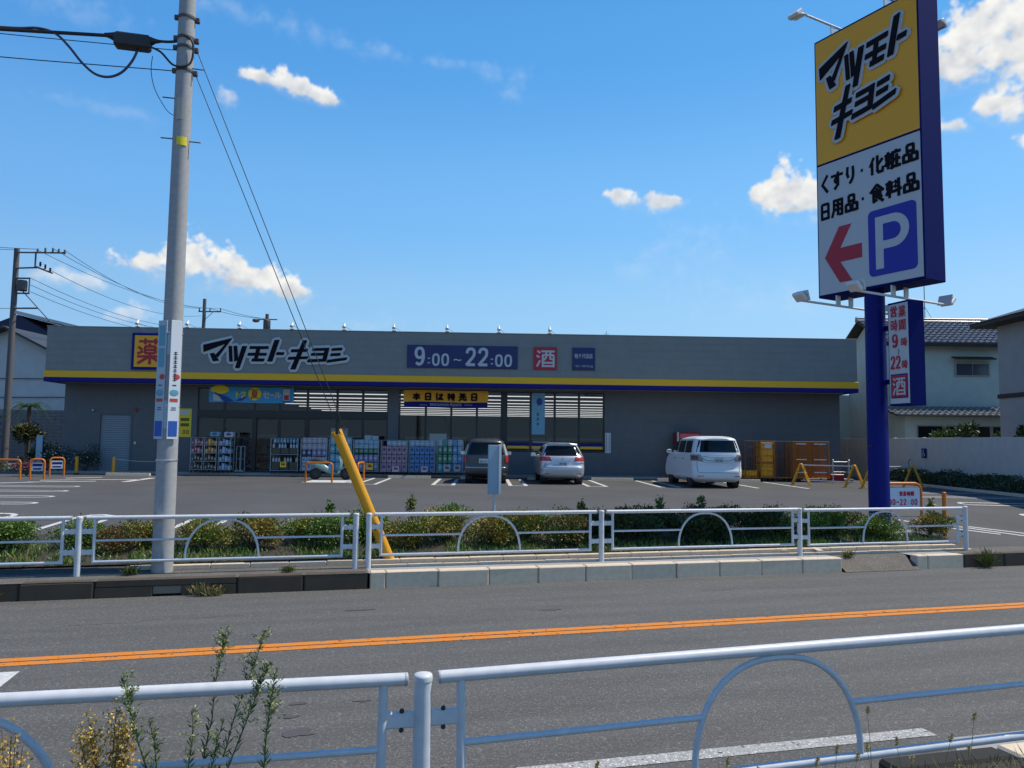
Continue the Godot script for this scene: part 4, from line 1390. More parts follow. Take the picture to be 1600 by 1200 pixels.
	part(vb, "print", m, mat("banner_green", lin(0.06, 0.16, 0.12), 0.7))
	var nt := thing("wall_notice", "narrow white notice on the wall right of the windows", "notice", FB(5.66, 1.14, N - 0.02))
	m = Mb.new()
	m.bx(-0.13, 0.13, 0.0, 0.92, -0.004, 0.008, 0.002)
	part(nt, "board", m, mats.sign_white)
	m = Mb.new()
	for i in 11:
		m.bx(-0.085, -0.055, 0.10 + i * 0.07, 0.14 + i * 0.07, 0.008, 0.010)
		m.bx(0.05, 0.08, 0.10 + i * 0.07, 0.13 + i * 0.07, 0.008, 0.010)
	part(nt, "print", m, mats.sign_black)
	var yp := thing("wall_poster", "yellow poster on the wall left of the entrance", "poster", FB(-13.5, 1.64, N - 0.02))
	m = Mb.new()
	m.bx(-0.3, 0.3, 0.0, 1.28, -0.004, 0.008, 0.002)
	part(yp, "sheet", m, mat("poster_yellow", lin(0.75, 0.60, 0.02), 0.6))
	m = Mb.new()
	m.bx(-0.22, 0.22, 1.02, 1.2, 0.008, 0.011)
	part(yp, "print", m, mats.sign_white)
	m = Mb.new()
	m.prism(PackedVector2Array([Vector2(-0.18, 0.86), Vector2(0.2, 0.86), Vector2(0.2, 0.72), Vector2(-0.18, 0.72)]), 0.008, 0.011)
	m.prism(PackedVector2Array([Vector2(-0.18, 0.62), Vector2(0.2, 0.62), Vector2(0.2, 0.48), Vector2(-0.18, 0.48)]), 0.008, 0.011)
	part(yp, "print", m, mat("poster_brown", lin(0.16, 0.09, 0.01), 0.6))
	letter(yp, "0", mats.sign_red, 0.035, 0.008, -0.08, 0.32, 0.14, 0.18)
	letter(yp, "0", mats.sign_red, 0.035, 0.008, 0.08, 0.32, 0.14, 0.18)
	m = Mb.new()
	m.ball(Vector3.ZERO, Vector3(0.07, 0.1, 0.05), 8, 10)
	single("alarm_lamp", "small red alarm lamp on the wall above the shutter door", "lamp", m, mats.sign_red, FB(-15.65, 2.85, N - 0.05))
	m = Mb.new()
	m.bx(-0.05, 0.05, -0.06, 0.06, 0, 0.06, 0.01)
	single("switch_box", "small white switch box beside the shutter door", "box", m, mats.sign_white, FB(-15.65, 1.35, N))
	m = Mb.new()
	m.bx(-0.05, 0.05, -0.05, 0.05, 0, 0.12, 0.02)
	single("wall_lamp", "small grey lamp on the wall left of the shutter door", "lamp", m, mats.cart_grey, FB(-17.55, 2.8, N))

# ---------------------------------------------------------------- the tall sign on the blue pillar
func sign_lamp(parent: Node3D, p: Vector3, out: float, up: float) -> void:
	var hd := Mb.new()
	var t := Transform3D(Basis(Vector3.RIGHT, -out * up * 0.75), p)
	hd.box(t, Vector3(0.30, 0.10, 0.24), 0.025)
	hd.box(t * Transform3D(Basis(Vector3.RIGHT, -out * 0.5), Vector3(0, 0.10 * up, -0.06 * out)), Vector3(0.33, 0.025, 0.24), 0.008)
	var h := part(parent, "lamp_head", hd, mats.lamp_white)
	var g := Mb.new()
	g.box(t * Transform3D(Basis(), Vector3(0, 0.052 * up, 0.0)), Vector3(0.24, 0.008, 0.18))
	part(h, "lens", g, mat("lens", lin(0.32, 0.33, 0.34), 0.15))

func make_tall_sign() -> void:
	var P := Vector3(8.174, 0, -17.194)
	var yaw := -1.061
	var o := thing("pillar_sign", "tall yellow and white shop sign box on a thick blue pillar", "sign", Transform3D(Basis(Vector3.UP, yaw), P))
	var m := Mb.new()
	m.lathe([Vector2(0.222, -0.4), Vector2(0.215, 4.95), Vector2(0.18, 5.12)], Transform3D(), 32)
	part(o, "pillar", m, mats.pillar_blue)
	m = Mb.new()
	m.bx(-0.5, 0.5, -0.5, -0.235, -0.5, 0.5, 0.02)
	part(o, "footing", m, mats.concrete)
	m = Mb.new()
	for y in [1.6, 3.1, 4.2]:
		m.ball(Vector3(-0.02, y, 0.225), Vector3(0.03, 0.03, 0.03), 5, 8)
	part(o, "bolt", m, mats.black_plastic)
	var hw := 1.338
	var z := 0.359 - 0.076
	var x0 := 0.056
	m = Mb.new()
	m.bx(x0 - hw, x0 + hw, 5.1, 11.434, -0.359 - 0.076, z, 0.015)
	part(o, "sign_box", m, mats.sign_blue)
	m = Mb.new()
	m.bx(x0 - hw + 0.045, x0 + hw - 0.03, 8.34, 11.38, z, z + 0.012, 0.003)
	part(o, "yellow_face", m, mats.sign_yellow)
	m = Mb.new()
	m.bx(x0 - hw + 0.045, x0 + hw - 0.03, 5.16, 8.29, z, z + 0.012, 0.003)
	part(o, "white_face", m, mats.sign_white)
	var fz := z + 0.012
	logo(o, LOGO_A, func(x: float, y: float):
		var a := -1.16 + (x - 72.0) * 0.0045
		return Vector2(x0 + a, 10.68 - (y - 234.0) * 0.0062 + 0.08 * (a + 1.16)), 0.082, fz, 0.02)
	logo(o, LOGO_B, func(x: float, y: float):
		var a := -0.74 + (x - 617.0) * 0.0045
		return Vector2(x0 + a, 8.78 + (385.0 - y) * 0.0063 + 0.08 * (a + 0.73)), 0.082, fz + 0.03, 0.02)
	var rows := [["く", -1.24, 8.02, 0.30], ["す", -0.92, 8.04, 0.34], ["り", -0.54, 8.05, 0.30], ["・", -0.26, 8.06, 0.34], ["化", 0.09, 8.07, 0.37], ["粧", 0.49, 8.08, 0.38], ["品", 0.90, 8.09, 0.37],
		["日", -1.24, 7.36, 0.30], ["用", -0.92, 7.38, 0.35], ["品", -0.55, 7.39, 0.35], ["・", -0.25, 7.40, 0.34], ["食", 0.09, 7.42, 0.37], ["料", 0.49, 7.43, 0.38], ["品", 0.90, 7.44, 0.37]]
	for q in rows:
		letter(o, q[0], mats.sign_black, 0.068, fz, x0 + q[1], q[2], q[3], 0.42)
	# the parking mark and the arrow
	m = Mb.new()
	var rr := PackedVector2Array()
	for k in 24:
		var a := TAU * k / 24.0
		var cx := 0.575 if cos(a) > 0 else -0.575
		var cy := 0.745 if sin(a) > 0 else -0.745
		rr.append(Vector2(x0 + 0.615 + cx - signf(cx) * 0.12 + cos(a) * 0.12, 6.1 + cy - signf(cy) * 0.12 + sin(a) * 0.12))
	m.prism(rr, fz, fz + 0.008)
	part(o, "parking_mark", m, mat("parking_blue", lin(0.012, 0.018, 0.34), 0.5))
	m = Mb.new()
	var bowl := func(x: float, w: float, y: float, h: float) -> PackedVector2Array:
		var q := PackedVector2Array([Vector2(x, y - h), Vector2(x, y)])
		for j in 17:
			var a := PI / 2 - PI * j / 16.0
			q.append(Vector2(x + w - h / 2 + cos(a) * h / 2, y - h / 2 + sin(a) * h / 2))
		return q
	m.prism(bowl.call(x0 + 0.22, 0.80, 6.67, 0.74), fz + 0.008, fz + 0.014)
	m.bx(x0 + 0.22, x0 + 0.41, 5.5, 5.94, fz + 0.008, fz + 0.014)
	part(o, "letter", m, mats.sign_white)
	m = Mb.new()
	m.prism(bowl.call(x0 + 0.41, 0.42, 6.49, 0.38), fz + 0.014, fz + 0.017)
	part(o, "letter_counter", m, mats.parking_blue)
	m = Mb.new()
	m.prism(PackedVector2Array([Vector2(-1.12, 6.03), Vector2(-0.72, 6.70), Vector2(-0.39, 6.70), Vector2(-0.70, 6.19), Vector2(-0.13, 6.19), Vector2(-0.13, 5.86), Vector2(-0.70, 5.86), Vector2(-0.39, 5.38), Vector2(-0.72, 5.38)]), fz, fz + 0.008, Transform3D(Basis(), Vector3(x0, 0, 0)))
	part(o, "arrow", m, mats.sign_red)
	# lamp arms below and above
	for q in [[-0.8, 4.86, 1.0], [0.6, 4.86, 1.0], [-0.8, 11.66, -1.0], [0.6, 11.66, -1.0]]:
		var x: float = q[0]
		var y: float = q[1]
		m = Mb.new()
		m.cyl(Vector3(x, y, -1.75), Vector3(x, y, 1.45), 0.028, -1, 8)
		for zz in [-0.25, 0.2]:
			m.bx(x - 0.015, x + 0.015, minf(y, y + 0.26 * q[2]), maxf(y, y + 0.26 * q[2]), zz - 0.07, zz + 0.07)
		part(o, "lamp_arm", m, mats.lamp_white)
		sign_lamp(o, Vector3(x, y + 0.08 * q[2], 1.5), 1.0, q[2])
		sign_lamp(o, Vector3(x, y + 0.08 * q[2], -1.8), -1.0, q[2])
	# the narrow hours sign beside it
	var yaw2 := -1.285
	var c := P + Basis(Vector3.UP, yaw2) * Vector3(0.78, 0, -0.107)
	var s := thing("hours_box_sign", "narrow blue box sign with red opening hours, fixed to the blue pillar", "sign", Transform3D(Basis(Vector3.UP, yaw2), Vector3(c.x, 2.47, c.z)))
	m = Mb.new()
	m.bx(-0.294, 0.294, 0.0, 2.247, -0.209, 0.209, 0.012)
	m.bx(-0.62, -0.29, 0.5, 0.6, -0.05, 0.05)
	m.bx(-0.62, -0.29, 1.7, 1.8, -0.05, 0.05)
	part(s, "sign_box", m, mats.sign_blue)
	m = Mb.new()
	m.bx(-0.262, 0.285, 0.045, 2.2, 0.209, 0.219, 0.003)
	part(s, "white_face", m, mats.sign_white)
	for q in [["営", -0.2, 4.64, 0.2, 0.25, 0.026], ["業", 0.03, 4.62, 0.21, 0.26, 0.024], ["時", -0.2, 4.34, 0.2, 0.26, 0.024], ["間", 0.03, 4.32, 0.2, 0.25, 0.022], ["9", -0.18, 4.01, 0.2, 0.28, 0.045], ["時", 0.08, 3.92, 0.17, 0.19, 0.022], ["2", -0.23, 3.54, 0.15, 0.28, 0.04], ["2", -0.08, 3.54, 0.15, 0.28, 0.04], ["時", 0.09, 3.44, 0.16, 0.19, 0.022]]:
		letter(s, q[0], mats.sign_red, q[5], 0.219, q[1], q[2] - 2.47, q[3], q[4])
	m = Mb.new()
	m.tube([Vector3(0.0, 1.22, 0.222), Vector3(0.03, 1.18, 0.222), Vector3(-0.0, 1.14, 0.222), Vector3(0.02, 1.11, 0.222)], 0.007, 5)
	part(s, "letter", m, mats.sign_black)
	m = Mb.new()
	m.bx(-0.225, 0.245, 0.16, 0.68, 0.219, 0.226, 0.003)
	part(s, "border", m, mats.band_blue)
	m = Mb.new()
	m.bx(-0.20, 0.22, 0.185, 0.655, 0.226, 0.231, 0.002)
	part(s, "panel", m, mats.sign_red)
	letter(s, "酒", mats.sign_white, 0.034, 0.231, -0.17, 0.625, 0.36, 0.41)
	# low hours sign in an orange hoop, orange bollard, back of a narrow board
	var h := thing("hoop_sign", "white opening hours board in an orange pipe hoop behind the blue pillar", "sign", FR(14.62, -0.21, 16.8))
	m = Mb.new()
	var pts := [Vector3(-0.72, -0.1, 0), Vector3(-0.72, 0.66, 0)]
	for k in 7:
		var a := PI - PI / 2 * k / 6.0
		pts.append(Vector3(-0.52 + cos(a) * 0.2, 0.66 + sin(a) * 0.2, 0))
	for k in 7:
		var a := PI / 2 - PI / 2 * k / 6.0
		pts.append(Vector3(0.52 + cos(a) * 0.2, 0.66 + sin(a) * 0.2, 0))
	pts.append(Vector3(0.72, -0.1, 0))
	m.tube(pts, 0.034, 12)
	part(h, "hoop", m, mats.orange_pipe)
	m = Mb.new()
	m.bx(-0.68, 0.68, 0.24, 0.76, -0.012, 0.012, 0.01)
	part(h, "board", m, mat("board_pale", lin(0.62, 0.68, 0.78), 0.5))
	var k := 0
	for ch in ["営", "業", "時", "間"]:
		letter(h, ch, mats.sign_red, 0.018, 0.012, 0.04 + k * 0.115, 0.66, 0.095, 0.12)
		k += 1
	k = 0
	for ch in ["9", ":", "0", "0", "～", "2", "2", ":", "0", "0"]:
		letter(h, ch, mats.sign_red, 0.02, 0.012, -0.52 + k * 0.112, 0.46, 0.10, 0.15)
		k += 1
	var bo := thing("bollard", "slim orange bollard right of the low opening hours board", "bollard", FR(13.62, -0.4, 14.25))
	m = Mb.new()
	m.lathe([Vector2(0.045, 0), Vector2(0.045, 0.98), Vector2(0.035, 1.0), Vector2(0, 1.005)], Transform3D(), 16)
	part(bo, "post", m, mats.orange_pipe)
	m = Mb.new()
	m.bx(-0.12, 0.12, -0.05, 0.025, -0.12, 0.12, 0.01)
	part(bo, "base", m, mats.concrete)
	var wb := thing("sign_board", "narrow tall pale board on a post in front of the dark car", "sign", FR(3.66, -0.3, 15.5, 0.05))
	m = Mb.new()
	m.cyl(Vector3(0, -0.1, -0.02), Vector3(0, 1.75, -0.02), 0.03)
	part(wb, "post", m, mats.rail_white)
	m = Mb.new()
	m.bx(-0.14, 0.11, 0.83, 1.83, -0.02, 0.03, 0.004)
	m.bx(0.085, 0.11, 0.83, 1.83, -0.18, -0.02, 0.003)
	part(wb, "panel", m, mats.pale_blue_board)
	m = Mb.new()
	m.bx(0.075, 0.125, 0.82, 1.84, -0.02, 0.06, 0.003)
	part(wb, "edge_strip", m, mats.lamp_white)

# ---------------------------------------------------------------- small things of the car park
func hoop(label: String, t: Transform3D, w: float, h: float, board := false) -> void:
	var o := thing("hoop_barrier", label, "barrier", t, "orange pipe hoops")
	var m := Mb.new()
	var r := 0.13
	var pts := [Vector3(-w / 2, -0.05, 0)]
	for k in 7:
		var a := PI - PI / 2 * k / 6.0
		pts.append(Vector3(-w / 2 + r + cos(a) * r, h - r + sin(a) * r, 0))
	for k in 7:
		var a := PI / 2 - PI / 2 * k / 6.0
		pts.append(Vector3(w / 2 - r + cos(a) * r, h - r + sin(a) * r, 0))
	pts.append(Vector3(w / 2, -0.05, 0))
	m.tube(pts, 0.035, 10)
	part(o, "pipe", m, mats.orange_pipe)
	if board:
		m = Mb.new()
		m.bx(-w / 2 + 0.04, w / 2 - 0.04, 0.3, 0.62, -0.01, 0.012, 0.004)
		part(o, "board", m, mats.sign_white)
		m = Mb.new()
		m.bx(-w / 2 + 0.07, w / 2 - 0.07, 0.48, 0.57, 0.012, 0.016)
		m.bx(-w / 2 + 0.09, w / 2 - 0.1, 0.35, 0.41, 0.012, 0.016)
		part(o, "print", m, mats.band_blue)

func make_barricade(label: String, t: Transform3D) -> Node3D:
	var o := thing("barricade_stand", label, "barricade", t, "yellow A shaped barricade stands")
	for s in [-1, 1]:
		var m := Mb.new()
		var pts := []
		for k in 9:
			var a := PI * k / 8.0
			pts.append(Vector3(s * 0.07, 0.8 + sin(a) * 0.05, cos(a) * 0.05))
		pts.push_front(Vector3(s * 0.16, 0.0, 0.34))
		pts.append(Vector3(s * 0.16, 0.0, -0.34))
		m.tube(pts, 0.03, 8)
		part(o, "leg_frame", m, mats.yellow_plastic)
	var m := Mb.new()
	for y in [0.18, 0.5]:
		var z: float = 0.34 * (1.0 - y / 0.85) + 0.02
		for s in [-1, 1]:
			m.bx(-0.12, 0.12, y - 0.03, y + 0.03, s * z - 0.015, s * z + 0.015, 0.006)
	part(o, "cross_bar", m, mats.yellow_plastic)
	return o

func make_lot_things() -> void:
	# wheel stops
	var ws := "low concrete wheel stops"
	var m := Mb.new()
	var pr := PackedVector2Array([Vector2(-0.08, 0), Vector2(0.08, 0), Vector2(0.06, 0.11), Vector2(-0.06, 0.11)])
	m.prism(pr, -0.9, 0.9, Transform3D(Basis(Vector3.UP, PI / 2), Vector3.ZERO), true)
	var s0 := single("wheel_stop", "pale concrete wheel stop in the empty bay beside the orange hoop", "wheel stop", m, mats.kerb_new, FB(-3.17, 0, 33.1), ws)
	var k := 0
	for q in [[-0.1, "wheel stop in front of the dark car"], [2.75, "wheel stop in front of the silver car"], [5.5, "pale concrete wheel stop in the empty bay right of the silver car"], [8.35, "wheel stop in front of the white van"], [11.0, "pale concrete wheel stop in the empty bay right of the white van"], [-14.9, "pale concrete wheel stop in front of the shutter door"]]:
		copy(s0, "wheel_stop", FB(q[0], 0, 33.0), "%s" % q[1], ws)
	# hoops
	hoop("orange pipe hoop on the painted island in front of the scooter", FB(-6.15, 0, 29.1), 0.98, 0.74)
	hoop("orange pipe hoop seen edge on, just behind the yellow guy wire cover", FB(-4.72, 0, 29.9, PI / 2 - 0.1), 0.9, 0.74)
	hoop("wide orange pipe hoop at the left edge in front of the flowers", FB(-18.0, 0, 29.35), 1.6, 0.72)
	hoop("narrow orange hoop with a white board, second from the left edge", FB(-16.72, 0, 29.6, 0.3), 0.46, 0.74, true)
	hoop("narrow orange hoop with a white board, nearest to the shop wall", FB(-17.25, 0, 31.9, 0.6), 0.5, 0.74, true)
	for q in [[-15.75, 33.5, "yellow post in front of the shutter door"], [-17.35, 33.6, "yellow post at the left corner of the shop"]]:
		var o := thing("post", q[2], "post", FB(q[0], 0, q[1]), "short yellow posts by the shop wall")
		m = Mb.new()
		m.lathe([Vector2(0.07, 0), Vector2(0.065, 0.72), Vector2(0.05, 0.76), Vector2(0, 0.77)], Transform3D(), 14)
		part(o, "pipe", m, mats.yellow_plastic)
		m = Mb.new()
		m.lathe([Vector2(0.12, 0), Vector2(0.12, 0.04), Vector2(0.08, 0.06)], Transform3D(), 14)
		part(o, "foot", m, mats.rubber)
	m = Mb.new()
	var cp := []
	for i in 9:
		cp.append(Vector3(i * 0.32, 0.68 - 0.1 * sin(PI * i / 8.0), 0))
	m.tube(cp, 0.012, 6)
	single("chain", "thin pale chain hanging between the yellow post and the yellow floor stand", "chain", m, mats.steel, FB(-15.7, 0, 33.45))
	# yellow folding floor stand by the entrance
	var fs := thing("floor_stand", "yellow folding caution stand left of the entrance carts", "floor sign", FB(-13.2, 0, 33.2))
	for s in [-1, 1]:
		m = Mb.new()
		var t := Transform3D(Basis(Vector3.RIGHT, s * -0.26), Vector3(0, 0.46, s * 0.12))
		m.box(t * Transform3D(Basis(), Vector3(-0.13, 0, 0)), Vector3(0.05, 0.95, 0.025), 0.006)
		m.box(t * Transform3D(Basis(), Vector3(0.13, 0, 0)), Vector3(0.05, 0.95, 0.025), 0.006)
		m.box(t * Transform3D(Basis(), Vector3(0, 0.2, 0)), Vector3(0.21, 0.5, 0.02), 0.005)
		part(fs, "panel", m, mats.yellow_plastic)
	# barricades and their poles
	for q in [[12.75, 30.7, "leftmost yellow barricade stand, in front of the orange cages"], [14.25, 29.3, "second yellow barricade stand from the left"], [14.55, 28.6, "yellow barricade stand left of the blue pillar, third from the left"], [17.0, 30.1, "yellow barricade stand right of the blue pillar"]]:
		make_barricade(q[2], FB(q[0], 0, q[1], 0.95))
	for q in [[12.75, 30.7, 14.25, 29.3, "left"], [14.55, 28.6, 17.0, 30.1, "right"]]:
		for y in [0.81, 0.2]:
			m = Mb.new()
			m.cyl(B(q[0], y, q[1]), B(q[2], y, q[3]), 0.024, -1, 8)
			single("barrier_pole", "%s grey pole laid across the %s pair of yellow barricade stands" % ["upper" if y > 0.5 else "lower", q[4]], "pole", m, mats.steel)
	# steel handrail
	m = Mb.new()
	for s in [-0.34, 0.34]:
		m.cyl(Vector3(s, 0, 0), Vector3(s, 0.97, 0), 0.025, -1, 8)
		m.ball(Vector3(s, 0.98, 0), Vector3(0.045, 0.045, 0.045), 6, 8)
	m.cyl(Vector3(-0.34, 0.92, 0), Vector3(0.34, 0.92, 0), 0.02, -1, 8)
	m.cyl(Vector3(-0.34, 0.5, 0), Vector3(0.34, 0.5, 0), 0.015, -1, 8)
	single("handrail", "short shiny steel handrail right of the orange cages", "handrail", m, mats.steel, FB(15.0, 0.0, 32.0))
	# vending machine behind the van
	var vm := thing("vending_machine", "red vending machine mostly hidden behind the white van", "vending machine", FB(9.15, 0, 34.6))
	m = Mb.new()
	m.bx(-0.52, 0.52, 0.06, 2.12, -0.4, 0.4, 0.03)
	part(vm, "cabinet", m, mats.red_machine)
	m = Mb.new()
	m.bx(-0.44, 0.44, 0.95, 1.8, 0.402, 0.41, 0.01)
	part(vm, "window", m, mats.car_glass)
	m = Mb.new()
	m.bx(-0.40, 0.44, 1.86, 2.04, 0.402, 0.412, 0.01)
	part(vm, "header", m, mat("header_red", lin(0.55, 0.08, 0.09), 0.3))
	m = Mb.new()
	m.bx(-0.525, -0.47, 0.06, 2.13, 0.30, 0.415, 0.01)
	part(vm, "trim", m, mats.sign_white)
	m = Mb.new()
	m.bx(-0.42, 0.42, 0.3, 0.55, 0.402, 0.41, 0.01)
	part(vm, "hatch", m, mats.black_plastic)
	# red crate beside the handrail
	m = Mb.new()
	m.bx(-0.3, 0.3, 0.0, 0.35, -0.2, 0.2, 0.02)
	single("red_crate", "dark red crate on the ground behind the handrail", "crate", m, mats.red_machine, FB(15.5, 0.0, 33.6))
	make_cages()
	make_scooter()

func make_cages() -> void:
	# roll cages by the wall: [b, width, fill of bars, colour, label]
	var list := [[11.67, 0.62, 5, "brownish roll cage with a yellow crate at its bottom, right of the van"], [12.38, 0.66, 3, "orange roll cage filled with a tall stack of yellow crates"], [13.1, 0.70, 6, "dim empty brownish roll cage in the middle of the row"], [13.85, 0.72, 14, "folded orange roll cages with close bars, second from the right"], [14.68, 0.86, 9, "bright orange roll cage at the right end of the row"]]
	var i := 0
	for q in list:
		var w: float = q[1]
		var o := thing("roll_cage", q[3], "roll cage", FB(q[0], 0, 33.7), "roll cages by the shop wall")
		var m := Mb.new()
		m.bx(-w / 2, w / 2, 0.16, 0.2, -0.4, 0.4, 0.01)
		part(o, "base", m, mats.cage_orange)
		var paint: Material = mats.cage_brown if i in [0, 2] else mats.cage_orange
		for sx in [-1, 1]:
			for sz in [-1, 1]:
				m = Mb.new()
				m.cyl(Vector3(sx * (w / 2 - 0.02), 0.16, sz * 0.38), Vector3(sx * (w / 2 - 0.02), 1.76, sz * 0.38), 0.018, -1, 8)
				part(o, "corner_post", m, paint)
				m = Mb.new()
				m.lathe([Vector2(0.0, -0.02), Vector2(0.06, -0.018), Vector2(0.065, 0), Vector2(0.06, 0.018), Vector2(0.0, 0.02)], Transform3D(Basis(Vector3.FORWARD, PI / 2), Vector3(sx * (w / 2 - 0.08), 0.065, sz * 0.33)), 12)
				part(o, "wheel", m, mats.rubber)
		for y in [0.25, 0.66, 1.1, 1.5, 1.76]:
			m = Mb.new()
			for sz in [-0.38, 0.38]:
				m.cyl(Vector3(-w / 2, y, sz), Vector3(w / 2, y, sz), 0.011, -1, 6)
			for sx in [-1, 1]:
				m.cyl(Vector3(sx * (w / 2 - 0.02), y, -0.38), Vector3(sx * (w / 2 - 0.02), y, 0.38), 0.011, -1, 6)
			part(o, "rail", m, paint)
		for k in q[2]:
			var x: float = -w / 2 + w * (k + 0.5) / q[2]
			for sz in [-0.37, 0.37]:
				m = Mb.new()
				m.cyl(Vector3(x, 0.2, sz), Vector3(x, 1.76, sz), 0.008 if q[2] < 9 else 0.014, -1, 5)
				part(o, "bar", m, paint)
		if i >= 3:
			for y in [0.42, 0.98, 1.66]:
				m = Mb.new()
				m.bx(-w * 0.3, w * 0.34, y - 0.02, y + 0.02, 0.395, 0.4)
				part(o, "label_strip", m, mats.lamp_white)
			for k in 9:
				m = Mb.new()
				m.cyl(Vector3(-w / 2 + w * (k + 0.3) / 9.0, 0.2, 0.1 - 0.05 * (k % 3)), Vector3(-w / 2 + w * (k + 0.3) / 9.0, 1.74, 0.1 - 0.05 * (k % 3)), 0.02, -1, 5)
				part(o, "bar", m, mats.cage_orange)
		i += 1
	var cm := Mb.new()
	cm.bx(-0.28, 0.28, 0.0, 0.27, -0.3, 0.3, 0.015)
	cm.bx(-0.3, 0.3, 0.23, 0.275, -0.32, 0.32, 0.01)
	cm.bx(-0.1, 0.1, 0.14, 0.19, 0.299, 0.306)
	var cr := cm.done()
	var n := 0
	for q in [[11.67, 0.2], [12.38, 0.2], [12.38, 0.48], [12.38, 0.86], [12.38, 1.14], [12.38, 1.42]]:
		var lb := "single yellow plastic crate in the roll cage right of the van" if n == 0 else "%s yellow plastic crate from the bottom of the tall stack" % ["", "first", "second", "third", "fourth", "fifth"][n]
		single("crate", lb, "crate", cr, mats.crate_yellow, FB(q[0], q[1], 33.7), "yellow plastic crates in the roll cages")
		n += 1
	cm = Mb.new()
	cm.bx(-0.28, 0.28, 0, 0.09, -0.3, 0.3, 0.01)
	single("crate_tray", "thin reddish tray between the yellow crates of the tall stack", "tray", cm, mats.cage_orange, FB(12.38, 0.76, 33.7))
	cm = Mb.new()
	cm.bx(-0.14, 0.16, 0.0, 0.2, -0.003, 0.003)
	single("paper_note", "pale paper note on the topmost yellow crate of the stack", "note", cm, mats.sign_white, FB(12.38, 1.45, 33.3))

func wheel(parent: Node3D, called: String, c: Vector3, r: float, w: float, rim: Material, axis := Vector3.RIGHT) -> void:
	var t := Transform3D(Basis(Vector3.FORWARD, PI / 2), c)
	if axis == Vector3.BACK:
		t = Transform3D(Basis(Vector3.RIGHT, PI / 2), c)
	var m := Mb.new()
	m.lathe([Vector2(r * 0.62, -w / 2), Vector2(r * 0.9, -w / 2), Vector2(r, -w * 0.36), Vector2(r, w * 0.36), Vector2(r * 0.9, w / 2), Vector2(r * 0.62, w / 2)], t, 24)
	var tyre := part(parent, called, m, mats.rubber)
	m = Mb.new()
	m.lathe([Vector2(0.0, -w * 0.40), Vector2(r * 0.2, -w * 0.42), Vector2(r * 0.62, -w * 0.34), Vector2(r * 0.64, -w * 0.46), Vector2(r * 0.64, w * 0.46), Vector2(r * 0.62, w * 0.34), Vector2(r * 0.2, w * 0.42), Vector2(0.0, w * 0.40)], t, 20)
	part(tyre, "rim", m, rim)
	m = Mb.new()
	for k in 5:
		var a := TAU * k / 5.0
		for s in [-1, 1]:
			var p := t * Vector3(cos(a) * r * 0.42, s * w * 0.37, sin(a) * r * 0.42)
			m.ball(p, Vector3.ONE * r * 0.1, 4, 6)
	part(tyre, "hub_holes", m, mats.black_plastic)

